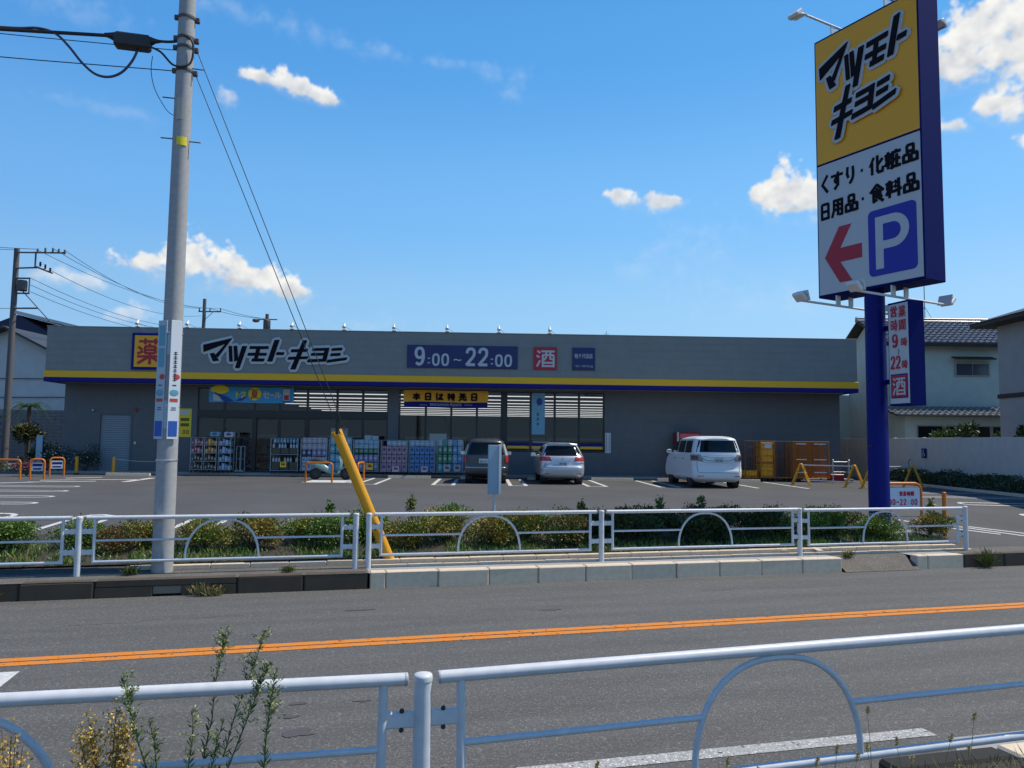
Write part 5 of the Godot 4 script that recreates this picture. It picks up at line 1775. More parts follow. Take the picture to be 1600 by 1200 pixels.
func make_scooter() -> void:
	var o := thing("scooter", "pale mint motor scooter parked sideways behind the orange hoop", "scooter", FB(-6.15, 0, 31.2, 0.12))
	wheel(o, "wheel", Vector3(0.62, 0.23, 0), 0.23, 0.1, mats.black_plastic, Vector3.BACK)
	wheel(o, "wheel", Vector3(-0.58, 0.23, 0), 0.23, 0.1, mats.black_plastic, Vector3.BACK)
	var m := Mb.new()
	var rows := []
	# rear body with its upswept tail
	var sec := [[-0.86, 0.66, 0.04, 0.05], [-0.72, 0.63, 0.11, 0.09], [-0.5, 0.58, 0.15, 0.14], [-0.25, 0.50, 0.16, 0.17], [-0.08, 0.40, 0.15, 0.15], [0.05, 0.30, 0.15, 0.07], [0.25, 0.27, 0.15, 0.05], [0.40, 0.30, 0.15, 0.06]]
	for s in sec:
		var row := PackedVector3Array()
		for k in 17:
			var a := TAU * k / 16.0
			row.append(Vector3(s[0], s[1] + sin(a) * s[3], cos(a) * s[2]))
		rows.append(row)
	m.surf(rows, Vector3(-0.2, 0.42, 0))
	part(o, "body", m, mats.mint)
	m = Mb.new()
	rows = []
	for s in [[0.36, 0.28, 0.14], [0.46, 0.45, 0.2], [0.50, 0.65, 0.2], [0.47, 0.85, 0.15], [0.42, 0.98, 0.1]]:
		var row := PackedVector3Array()
		for k in 9:
			var a := -1.0 + k / 4.0
			row.append(Vector3(s[0] - 0.1 * a * a, s[1], a * s[2]))
		rows.append(row)
	m.surf(rows, Vector3(-1, 0.6, 0))
	part(o, "leg_shield", m, mats.mint)
	m = Mb.new()
	m.tube([Vector3(-0.8, 0.74, 0), Vector3(-0.6, 0.76, 0), Vector3(-0.3, 0.70, 0), Vector3(-0.05, 0.63, 0)], [0.05, 0.13, 0.13, 0.08], 10)
	part(o, "seat", m, mats.black_plastic)
	m = Mb.new()
	m.tube([Vector3(0.64, 0.24, 0), Vector3(0.46, 0.8, 0), Vector3(0.40, 1.0, 0)], 0.035, 8)
	part(o, "fork", m, mats.black_plastic)
	m = Mb.new()
	m.tube([Vector3(0.28, 1.02, -0.3), Vector3(0.38, 1.0, -0.12), Vector3(0.38, 1.0, 0.12), Vector3(0.28, 1.02, 0.3)], 0.025, 8)
	part(o, "handlebar", m, mats.black_plastic)
	m = Mb.new()
	m.ball(Vector3(0.47, 0.98, 0), Vector3(0.09, 0.09, 0.11), 8, 10)
	part(o, "headlight", m, mats.lamp_clear)
	m = Mb.new()
	rows = []
	for k in 9:
		var a := 0.3 + 2.4 * k / 8.0
		rows.append(PackedVector3Array([Vector3(0.62 + cos(a) * 0.27, 0.23 + sin(a) * 0.27, -0.08), Vector3(0.62 + cos(a) * 0.29, 0.23 + sin(a) * 0.29, 0), Vector3(0.62 + cos(a) * 0.27, 0.23 + sin(a) * 0.27, 0.08)]))
	m.surf(rows, Vector3(0.62, 0.23, 0))
	part(o, "mudguard", m, mats.mint)
	m = Mb.new()
	m.bx(-0.06, 0.14, 0.34, 0.62, 0.17, 0.19, 0.02)
	part(o, "sticker", m, mat("scooter_blue", lin(0.05, 0.22, 0.5), 0.4))
	m = Mb.new()
	m.ball(Vector3(-0.88, 0.62, 0), Vector3(0.05, 0.05, 0.08), 6, 8)
	part(o, "tail_light", m, mats.lamp_red)
	for s in [-1, 1]:
		m = Mb.new()
		m.tube([Vector3(0.34, 1.02, s * 0.22), Vector3(0.33, 1.18, s * 0.3)], 0.008, 5)
		m.ball(Vector3(0.33, 1.2, s * 0.3), Vector3(0.015, 0.04, 0.06), 6, 8)
		part(o, "mirror", m, mats.black_plastic)

# ---------------------------------------------------------------- cars, built up from horizontal slices: y, half width, z of the tail, z of the nose, corner radius
class Car:
	var rows := []
	var crown := 0.06

	func _init(p: Array, cr: float) -> void:
		crown = cr
		for i in p.size() - 1:
			var k := maxi(1, int(ceil((p[i + 1][0] - p[i][0]) / 0.05)))
			for j in k:
				var t := float(j) / k
				var r := []
				for q in 5:
					r.append(lerpf(p[i][q], p[i + 1][q], t))
				rows.append(r)
		rows.append(p[-1])
		# soften the kinks
		for pass_no in 2:
			var was := rows.duplicate(true)
			for i in range(1, rows.size() - 1):
				for q in range(1, 5):
					rows[i][q] = (was[i - 1][q] + 2.0 * was[i][q] + was[i + 1][q]) / 4.0

	func at(y: float) -> Array:
		for i in rows.size() - 1:
			if y <= rows[i + 1][0]:
				var t := clampf((y - rows[i][0]) / maxf(0.0001, rows[i + 1][0] - rows[i][0]), 0.0, 1.0)
				var r := []
				for q in 5:
					r.append(lerpf(rows[i][q], rows[i + 1][q], t))
				return r
		return rows[-1]

	func end(a: float, r: Array, front: bool) -> Vector3:
		var x: float = a * r[1]
		var rr: float = minf(r[4] * (1.4 if front else 1.0), r[1] * 0.95)
		var k := clampf((absf(x) - (r[1] - rr)) / rr, 0.0, 1.0)
		var inset := crown * a * a + rr * (1.0 - sqrt(maxf(0.0, 1.0 - k * k)))
		return Vector3(x, r[0], r[3] + inset if front else r[2] - inset)

	func tail(a: float, y: float, off := 0.0) -> Vector3:
		var p := end(a, at(y), false)
		if off != 0.0:
			var px := end(clampf(a + 0.02, -1, 1), at(y), false) - end(clampf(a - 0.02, -1, 1), at(y), false)
			var py := end(a, at(y + 0.02), false) - end(a, at(y - 0.02), false)
			var nn := px.cross(py).normalized()
			if nn.z < 0.0:
				nn = -nn
			p += nn * off
		return p

	func side(s: float, z: float, y: float, off := 0.0) -> Vector3:
		var r := at(y)
		return Vector3(s * (r[1] + off), y, z)

	func shell() -> Mb:
		var m := Mb.new()
		var aa := [-1.0, -0.985, -0.96, -0.92, -0.86, -0.78, -0.66, -0.5, -0.25, 0.0, 0.25, 0.5, 0.66, 0.78, 0.86, 0.92, 0.96, 0.985, 1.0]
		var grid := []
		for r in rows:
			var row := PackedVector3Array()
			for a in aa:
				row.append(end(a, r, false))
			var b: Vector3 = end(1.0, r, false)
			var f: Vector3 = end(1.0, r, true)
			for k in range(1, 8):
				row.append(b.lerp(f, k / 8.0))
			for i in aa.size():
				row.append(end(aa[aa.size() - 1 - i], r, true))
			b = end(-1.0, r, false)
			f = end(-1.0, r, true)
			for k in range(1, 8):
				row.append(f.lerp(b, k / 8.0))
			row.append(row[0])
			grid.append(row)
		var mid := Vector3(0, 0.8, (rows[0][2] + rows[0][3]) / 2)
		# the shell is convex enough for the middle of the car to tell inside from outside, slice by slice
		m.surf(grid, mid)
		for e in [0, grid.size() - 1]:
			var c := Vector3.ZERO
			for p in grid[e]:
				c += p
			c /= grid[e].size()
			for i in grid[e].size() - 1:
				m.tri(c, grid[e][i], grid[e][i + 1], Vector3.DOWN if e == 0 else Vector3.UP)
		return m

	func tail_patch(a0b: float, a1b: float, a0t: float, a1t: float, y0: float, y1: float, off: float, nx := 13, ny := 7) -> Mb:
		var m := Mb.new()
		var g := []
		for i in ny:
			var t := float(i) / (ny - 1)
			var row := PackedVector3Array()
			for j in nx:
				row.append(tail(lerpf(lerpf(a0b, a0t, t), lerpf(a1b, a1t, t), float(j) / (nx - 1)), lerpf(y0, y1, t), off))
			g.append(row)
		m.surf(g, g[0][nx / 2] - Vector3(0, 0, 3))
		return m

	func side_patch(s: float, zb0: float, zb1: float, zt0: float, zt1: float, y0: float, y1: float, off: float) -> Mb:
		var m := Mb.new()
		var g := []
		for i in 6:
			var t := i / 5.0
			var row := PackedVector3Array()
			for j in 6:
				row.append(side(s, lerpf(lerpf(zb0, zt0, t), lerpf(zb1, zt1, t), j / 5.0), lerpf(y0, y1, t), off))
			g.append(row)
		m.surf(g, Vector3(0, 0.8, zb0))
		return m

func car_common(o: Node3D, c: Car, paint: Material, wr: float, zr: float, zf: float) -> void:
	part(o, "body", c.shell(), paint)
	for s in [-1.0, 1.0]:
		for z in [zr, zf]:
			var hw: float = c.at(wr)[1]
			var m := Mb.new()
			m.cyl(Vector3(s * (hw - 0.25), wr, z), Vector3(s * (hw + 0.012), wr, z), wr * 1.17, -1, 28)
			part(o, "wheel_arch", m, mats.black_plastic)
			wheel(o, "wheel", Vector3(s * (hw - 0.085), wr, z), wr, 0.2, mats.steel)
	var u := Mb.new()
	u.bx(-c.at(0.3)[1] + 0.12, c.at(0.3)[1] - 0.12, 0.2, 0.34, zf + 0.2, zr - 0.1, 0.03)
	part(o, "underbody", u, mats.rubber)

func plate(o: Node3D, c: Car, x: float, y: float, digits: String) -> void:
	var p: Vector3 = c.tail(x / c.at(y)[1], y, 0.012)
	var m := Mb.new()
	m.bx(-0.165, 0.165, -0.0825, 0.0825, -0.006, 0.006, 0.003)
	var b := part(o, "number_plate", m, mats.sign_white, Transform3D(Basis(Vector3.RIGHT, -0.08), p))
	latin(b, digits, 0.075, mat("plate_green", lin(0.02, 0.05, 0.04), 0.5), Transform3D(Basis(), Vector3(0, -0.02, 0.008)), true, 0.003)

func mirror(o: Node3D, c: Car, s: float, z: float, y: float, m0: Material) -> void:
	var m := Mb.new()
	var hw: float = c.at(y)[1]
	m.box(Transform3D(Basis(), Vector3(s * (hw + 0.14), y, z)), Vector3(0.2, 0.16, 0.12), 0.04)
	m.box(Transform3D(Basis(), Vector3(s * (hw + 0.03), y - 0.05, z)), Vector3(0.12, 0.04, 0.06), 0.01)
	var h := part(o, "mirror", m, m0)
	m = Mb.new()
	m.box(Transform3D(Basis(), Vector3(s * (hw + 0.14), y, z + 0.062)), Vector3(0.17, 0.13, 0.006), 0.002)
	part(h, "mirror_glass", m, mats.chrome)

func line_on_tail(o: Node3D, called: String, c: Car, pts: Array, r: float, mt: Material) -> void:
	var m := Mb.new()
	var w := []
	for i in pts.size() - 1:
		var n := maxi(2, int(absf(pts[i + 1].x - pts[i].x) / 0.06))
		for k in n:
			var q: Vector2 = pts[i].lerp(pts[i + 1], float(k) / n)
			w.append(c.tail(q.x, q.y, 0.001))
	w.append(c.tail(pts[-1].x, pts[-1].y, 0.001))
	m.tube(w, r, 6)
	part(o, called, m, mt)

func make_cars() -> void:
	# silver estate
	var c := Car.new([[0.24, 0.70, -0.22, -4.35, 0.2], [0.30, 0.79, -0.08, -4.5, 0.22], [0.38, 0.835, -0.02, -4.56, 0.24], [0.62, 0.85, 0.0, -4.58, 0.25], [0.68, 0.85, -0.03, -4.56, 0.25], [0.72, 0.85, -0.09, -4.5, 0.25], [0.95, 0.845, -0.12, -4.25, 0.25], [1.02, 0.835, -0.14, -3.75, 0.25], [1.08, 0.82, -0.19, -3.3, 0.25], [1.25, 0.75, -0.33, -2.85, 0.24], [1.45, 0.66, -0.50, -2.3, 0.24], [1.52, 0.61, -0.52, -2.1, 0.25], [1.56, 0.54, -0.58, -1.95, 0.3], [1.59, 0.38, -0.8, -1.8, 0.3]], 0.10)
	var o := thing("silver_car", "silver estate car parked nose in, right of the dark car", "car", FB(3.0, 0, 29.25))
	car_common(o, c, mats.silver_paint, 0.31, -0.75, -3.5)
	part(o, "rear_window", c.tail_patch(-0.93, 0.93, -0.86, 0.86, 1.09, 1.46, 0.006), mats.car_glass)
	var m := Mb.new()
	m.surf([PackedVector3Array([c.tail(-0.85, 1.5, 0.0), c.tail(-0.4, 1.53, 0.0), c.tail(0.4, 1.53, 0.0), c.tail(0.85, 1.5, 0.0)]), PackedVector3Array([c.tail(-0.85, 1.47, 0.1), c.tail(-0.4, 1.48, 0.14), c.tail(0.4, 1.48, 0.14), c.tail(0.85, 1.47, 0.1)]), PackedVector3Array([c.tail(-0.85, 1.45, 0.01), c.tail(-0.4, 1.46, 0.01), c.tail(0.4, 1.46, 0.01), c.tail(0.85, 1.45, 0.01)])], Vector3(0, 1.4, -1.5))
	part(o, "roof_spoiler", m, mats.silver_paint)
	for s in [-1.0, 1.0]:
		part(o, "tail_light", c.tail_patch(s * 0.50, s * 0.998, s * 0.58, s * 0.998, 0.88, 1.05, 0.012), mats.lamp_red)
		part(o, "reversing_light", c.tail_patch(s * 0.55, s * 0.97, s * 0.53, s * 0.98, 0.82, 0.885, 0.014), mats.lamp_clear)
		part(o, "reflector", c.tail_patch(s * 0.60, s * 0.85, s * 0.60, s * 0.85, 0.40, 0.425, 0.006, 5, 3), mats.lamp_red)
		part(o, "side_window", c.side_patch(s, -0.95, -1.75, -1.15, -1.75, 1.08, 1.42, 0.004), mats.car_glass)
		part(o, "side_window", c.side_patch(s, -1.80, -2.75, -1.80, -2.35, 1.08, 1.42, 0.004), mats.car_glass)
		part(o, "side_window", c.side_patch(s, -0.52, -0.88, -0.85, -1.05, 1.12, 1.38, 0.004), mats.car_glass)
		mirror(o, c, s, -3.0, 1.08, mats.silver_paint)
		for z in [-1.3, -2.3]:
			m = Mb.new()
			m.box(Transform3D(Basis(), c.side(s, z, 0.93, 0.02)), Vector3(0.03, 0.03, 0.2), 0.01)
			part(o, "door_handle", m, mats.silver_paint)
	plate(o, c, 0.0, 0.80, "29-35")
	line_on_tail(o, "chrome_strip", c, [Vector2(-0.34, 0.90), Vector2(0.34, 0.90)], 0.014, mats.chrome)
	line_on_tail(o, "tailgate_gap", c, [Vector2(-0.80, 0.86), Vector2(-0.78, 0.68), Vector2(-0.72, 0.645), Vector2(0.72, 0.645), Vector2(0.78, 0.68), Vector2(0.80, 0.86)], 0.006, mats.black_plastic)
	line_on_tail(o, "wiper", c, [Vector2(-0.1, 1.10), Vector2(0.45, 1.12)], 0.010, mats.black_plastic)
	m = Mb.new()
	m.cyl(Vector3(0.05, 1.57, -0.9), Vector3(0.05, 1.66, -0.83), 0.012, 0.008, 6)
	part(o, "aerial", m, mats.black_plastic)
	m = Mb.new()
	m.ball(c.tail(0.0, 0.99, 0.01), Vector3(0.055, 0.04, 0.012), 8, 12)
	part(o, "emblem", m, mats.chrome)
	# dark minivan
	c = Car.new([[0.26, 0.70, -0.25, -4.0, 0.2], [0.33, 0.80, -0.08, -4.1, 0.22], [0.42, 0.85, -0.01, -4.2, 0.24], [0.60, 0.86, 0.0, -4.22, 0.25], [0.66, 0.86, -0.05, -4.2, 0.25], [0.95, 0.855, -0.06, -4.0, 0.25], [1.05, 0.845, -0.07, -3.7, 0.25], [1.12, 0.83, -0.09, -3.4, 0.25], [1.4, 0.745, -0.17, -2.8, 0.24], [1.58, 0.68, -0.24, -2.4, 0.24], [1.65, 0.63, -0.26, -2.2, 0.26], [1.69, 0.55, -0.34, -2.0, 0.3], [1.715, 0.38, -0.6, -1.8, 0.3]], 0.09)
	o = thing("dark_car", "dark grey minivan parked nose in behind the narrow pale board", "car", FB(0.07, 0, 29.3))
	car_common(o, c, mats.grey_paint, 0.31, -0.7, -3.3)
	part(o, "rear_window", c.tail_patch(-0.84, 0.84, -0.80, 0.80, 1.10, 1.56, 0.006), mats.car_glass)
	for s in [-1.0, 1.0]:
		part(o, "tail_light", c.tail_patch(s * 0.89, s * 0.998, s * 0.90, s * 0.998, 1.08, 1.5, 0.014, 7, 9), mats.lamp_clear)
		part(o, "tail_light", c.tail_patch(s * 0.86, s * 0.998, s * 0.88, s * 0.998, 0.82, 1.075, 0.014, 7, 7), mats.lamp_red)
		part(o, "side_window", c.side_patch(s, -0.55, -1.4, -0.75, -1.4, 1.1, 1.55, 0.004), mats.car_glass)
		part(o, "side_window", c.side_patch(s, -1.46, -2.4, -1.46, -2.4, 1.1, 1.55, 0.004), mats.car_glass)
		mirror(o, c, s, -3.0, 1.12, mats.grey_paint)
	plate(o, c, -0.1, 0.86, "50-12")
	line_on_tail(o, "bumper_strip", c, [Vector2(-0.9, 0.62), Vector2(0.9, 0.62)], 0.018, mats.chrome)
	line_on_tail(o, "tailgate_gap", c, [Vector2(-0.84, 1.06), Vector2(-0.82, 0.74), Vector2(0.82, 0.74), Vector2(0.84, 1.06)], 0.006, mats.black_plastic)
	line_on_tail(o, "wiper", c, [Vector2(-0.2, 1.12), Vector2(0.5, 1.14)], 0.010, mats.black_plastic)
	m = Mb.new()
	m.cyl(Vector3(0.0, 1.70, -0.75), Vector3(0.0, 1.82, -0.66), 0.010, 0.006, 6)
	part(o, "aerial", m, mats.black_plastic)
	# white van
	c = Car.new([[0.22, 0.76, -0.25, -4.6, 0.2], [0.30, 0.86, -0.07, -4.75, 0.22], [0.40, 0.905, -0.01, -4.85, 0.24], [0.62, 0.915, 0.0, -4.88, 0.25], [0.68, 0.915, -0.03, -4.86, 0.25], [0.75, 0.915, -0.06, -4.82, 0.25], [1.05, 0.91, -0.05, -4.6, 0.25], [1.2, 0.90, -0.06, -4.2, 0.25], [1.3, 0.885, -0.08, -3.8, 0.25], [1.55, 0.83, -0.15, -3.3, 0.24], [1.78, 0.765, -0.22, -2.8, 0.24], [1.83, 0.73, -0.24, -2.65, 0.25], [1.87, 0.66, -0.32, -2.5, 0.3], [1.90, 0.45, -0.6, -2.2, 0.3]], 0.09)
	o = thing("white_van", "white van parked nose in at the right, below the blank grey wall", "van", FB(8.53, 0, 27.75))
	car_common(o, c, mats.white_paint, 0.33, -0.85, -3.75)
	part(o, "rear_window", c.tail_patch(-0.90, 0.90, -0.86, 0.86, 1.31, 1.74, 0.006), mats.car_glass)
	part(o, "lamp_panel", c.tail_patch(-0.6, 0.6, -0.7, 0.7, 1.135, 1.17, 0.008), mats.lamp_clear)
	for s in [-1.0, 1.0]:
		part(o, "tail_light", c.tail_patch(s * 0.62, s * 0.998, s * 0.74, s * 0.998, 0.99, 1.22, 0.014), mat("van_lamp", lin(0.22, 0.20, 0.21), 0.1, {"clearcoat_enabled": true}))
		part(o, "lamp_side", c.side_patch(s, -0.36, -0.55, -0.36, -0.62, 1.0, 1.2, 0.006), mats.van_lamp)
		part(o, "tail_light", c.tail_patch(s * 0.80, s * 0.998, s * 0.82, s * 0.998, 1.03, 1.17, 0.02), mat("lamp_dark", lin(0.06, 0.03, 0.03), 0.1))
		part(o, "reflector", c.tail_patch(s * 0.62, s * 0.86, s * 0.62, s * 0.86, 0.43, 0.455, 0.006, 5, 3), mats.lamp_red)
		part(o, "side_window", c.side_patch(s, -0.50, -1.45, -0.62, -1.45, 1.28, 1.73, 0.004), mats.car_glass)
		part(o, "side_window", c.side_patch(s, -1.52, -2.45, -1.52, -2.45, 1.28, 1.73, 0.004), mats.car_glass)
		part(o, "side_window", c.side_patch(s, -2.52, -3.5, -2.52, -3.0, 1.28, 1.7, 0.004), mats.car_glass)
		mirror(o, c, s, -3.35, 1.3, mats.white_paint)
		for z in [-1.6, -2.75]:
			m = Mb.new()
			m.box(Transform3D(Basis(), c.side(s, z, 1.05, 0.02)), Vector3(0.03, 0.035, 0.22), 0.01)
			part(o, "door_handle", m, mats.chrome)
	line_on_tail(o, "dark_strip", c, [Vector2(-0.98, 1.19), Vector2(-0.7, 1.10), Vector2(-0.45, 1.0), Vector2(0.45, 1.0), Vector2(0.7, 1.10), Vector2(0.98, 1.19)], 0.010, mats.black_plastic)
	line_on_tail(o, "chrome_strip", c, [Vector2(-0.78, 1.16), Vector2(-0.4, 1.12), Vector2(0.4, 1.12), Vector2(0.78, 1.16)], 0.014, mats.chrome)
	line_on_tail(o, "chrome_strip", c, [Vector2(-0.9, 1.01), Vector2(-0.45, 0.93), Vector2(0.45, 0.93), Vector2(0.9, 1.01)], 0.014, mats.chrome)
	line_on_tail(o, "tailgate_gap", c, [Vector2(-0.86, 1.0), Vector2(-0.84, 0.62), Vector2(-0.78, 0.57), Vector2(0.78, 0.57), Vector2(0.84, 0.62), Vector2(0.86, 1.0)], 0.006, mats.black_plastic)
	plate(o, c, 0.0, 1.02, "93-06")
	m = Mb.new()
	m.bx(-0.03, 0.03, -0.03, 0.03, -0.002, 0.002)
	part(o, "sticker", m, mats.sign_white, Transform3D(Basis(), c.tail(0.83, 1.36, 0.012)))
	m = Mb.new()
	m.bx(-0.5, 0.5, 1.84, 1.86, -0.26, -0.16, 0.01)
	part(o, "roof_spoiler", m, mats.white_paint)

# ---------------------------------------------------------------- goods on carts in front of the shop
func make_cart(label: String, b: float, w: float, h: float, shelves: Array, n := 34.2) -> Node3D:
	var o := thing("goods_cart", label, "cart", FB(b, 0.11, n), "grey goods carts along the shop front")
	for sx in [-1, 1]:
		for sz in [-1, 1]:
			var m := Mb.new()
			m.cyl(Vector3(sx * (w / 2 - 0.015), 0.1, sz * 0.24), Vector3(sx * (w / 2 - 0.015), h, sz * 0.24), 0.014, -1, 6)
			part(o, "upright", m, mats.cart_grey)
			m = Mb.new()
			m.lathe([Vector2(0, -0.018), Vector2(0.045, -0.015), Vector2(0.05, 0), Vector2(0.045, 0.015), Vector2(0, 0.018)], Transform3D(Basis(Vector3.FORWARD, PI / 2), Vector3(sx * (w / 2 - 0.08), 0.05, sz * 0.22)), 10)
			part(o, "wheel", m, mats.rubber)
	for y in shelves:
		var m := Mb.new()
		m.bx(-w / 2, w / 2, y - 0.02, y, -0.26, 0.26, 0.006)
		part(o, "shelf", m, mats.cart_grey)
	var m := Mb.new()
	m.cyl(Vector3(-w / 2, h, -0.24), Vector3(w / 2, h, -0.24), 0.012, -1, 6)
	for sx in [-1, 1]:
		m.cyl(Vector3(sx * (w / 2 - 0.015), h, -0.24), Vector3(sx * (w / 2 - 0.015), h, 0.24), 0.012, -1, 6)
	part(o, "top_rail", m, mats.cart_grey)
	return o

const PLACE4 := ["leftmost", "second from left", "third from left", "rightmost"]
const PLACE5 := ["leftmost", "second from left", "middle one", "fourth from left", "rightmost"]
const PLACE9 := ["leftmost", "second from left", "third from left", "fourth from left", "middle one", "sixth from left", "seventh from left", "eighth from left", "rightmost"]
const NUM := ["one", "two", "three", "four", "five"]
const CARTS := {-7.42: "cart left of the scooter", -6.28: "cart behind the scooter", -5.17: "violet and green cart", -3.94: "pink cart", -2.72: "blue cart", -1.5: "green cart"}
var pack_meshes := {}
func pack(called: String, label: String, cat: String, group: String, at: Transform3D, s: Vector3, wrap: Material, band: Material, kind := 0) -> void:
	var key := "%s%s%s" % [s, kind, called]
	if not pack_meshes.has(key):
		var a := Mb.new()
		var q := Mb.new()
		if kind == 0: # soft pack of rolls or tissues, with a handle tab and a printed oval
			a.bx(-s.x / 2, s.x / 2, 0, s.y, -s.z / 2, s.z / 2, minf(0.03, s.x * 0.12))
			q.ball(Vector3(0, s.y * 0.55, s.z / 2), Vector3(s.x * 0.3, s.y * 0.2, 0.004), 5, 10)
			q.bx(-s.x * 0.12, s.x * 0.12, s.y * 0.86, s.y * 0.95, s.z / 2, s.z / 2 + 0.003)
		elif kind == 1: # rolls seen end on
			a.bx(-s.x / 2, s.x / 2, 0, s.y, -s.z / 2, s.z / 2, 0.02)
			for x in [-0.25, 0.25]:
				for y in [0.27, 0.73]:
					q.lathe([Vector2(s.x * 0.20, 0.0), Vector2(s.x * 0.20, 0.006), Vector2(s.x * 0.08, 0.006)], Transform3D(Basis(Vector3.RIGHT, PI / 2), Vector3(s.x * x, s.y * y, s.z / 2)), 8)
		else: # bottle
			a.lathe([Vector2(0, 0), Vector2(s.x * 0.48, 0), Vector2(s.x * 0.5, s.y * 0.05), Vector2(s.x * 0.5, s.y * 0.6), Vector2(s.x * 0.2, s.y * 0.78), Vector2(s.x * 0.2, s.y * 0.84)], Transform3D(), 10)
			q.lathe([Vector2(s.x * 0.24, s.y * 0.82), Vector2(s.x * 0.24, s.y), Vector2(0, s.y)], Transform3D(), 8)
		pack_meshes[key] = [a.done(), q.done()]
	var o := thing(called, label, cat, at, group)
	part(o, "bottle" if kind == 2 else "wrapper", pack_meshes[key][0], wrap)
	part(o, "cap" if kind == 2 else "print", pack_meshes[key][1], band)

func price_card(b: float, y: float, n: float, w: float, h: float, m0: Material, where: String) -> void:
	var o := thing("price_card", "%s price card on the %s" % ["yellow" if m0 == mats.tag_yellow else "pale", where], "card", FB(b, y, n))
	var m := Mb.new()
	m.bx(-w / 2, w / 2, -h / 2, h / 2, -0.004, 0.004, 0.002)
	part(o, "card", m, m0)
	m = Mb.new()
	m.bx(-w * 0.3, w * 0.34, -h * 0.12, h * 0.2, 0.004, 0.007)
	m.bx(-w * 0.36, w * 0.2, h * 0.27, h * 0.38, 0.004, 0.007)
	part(o, "print", m, mats.sign_red)

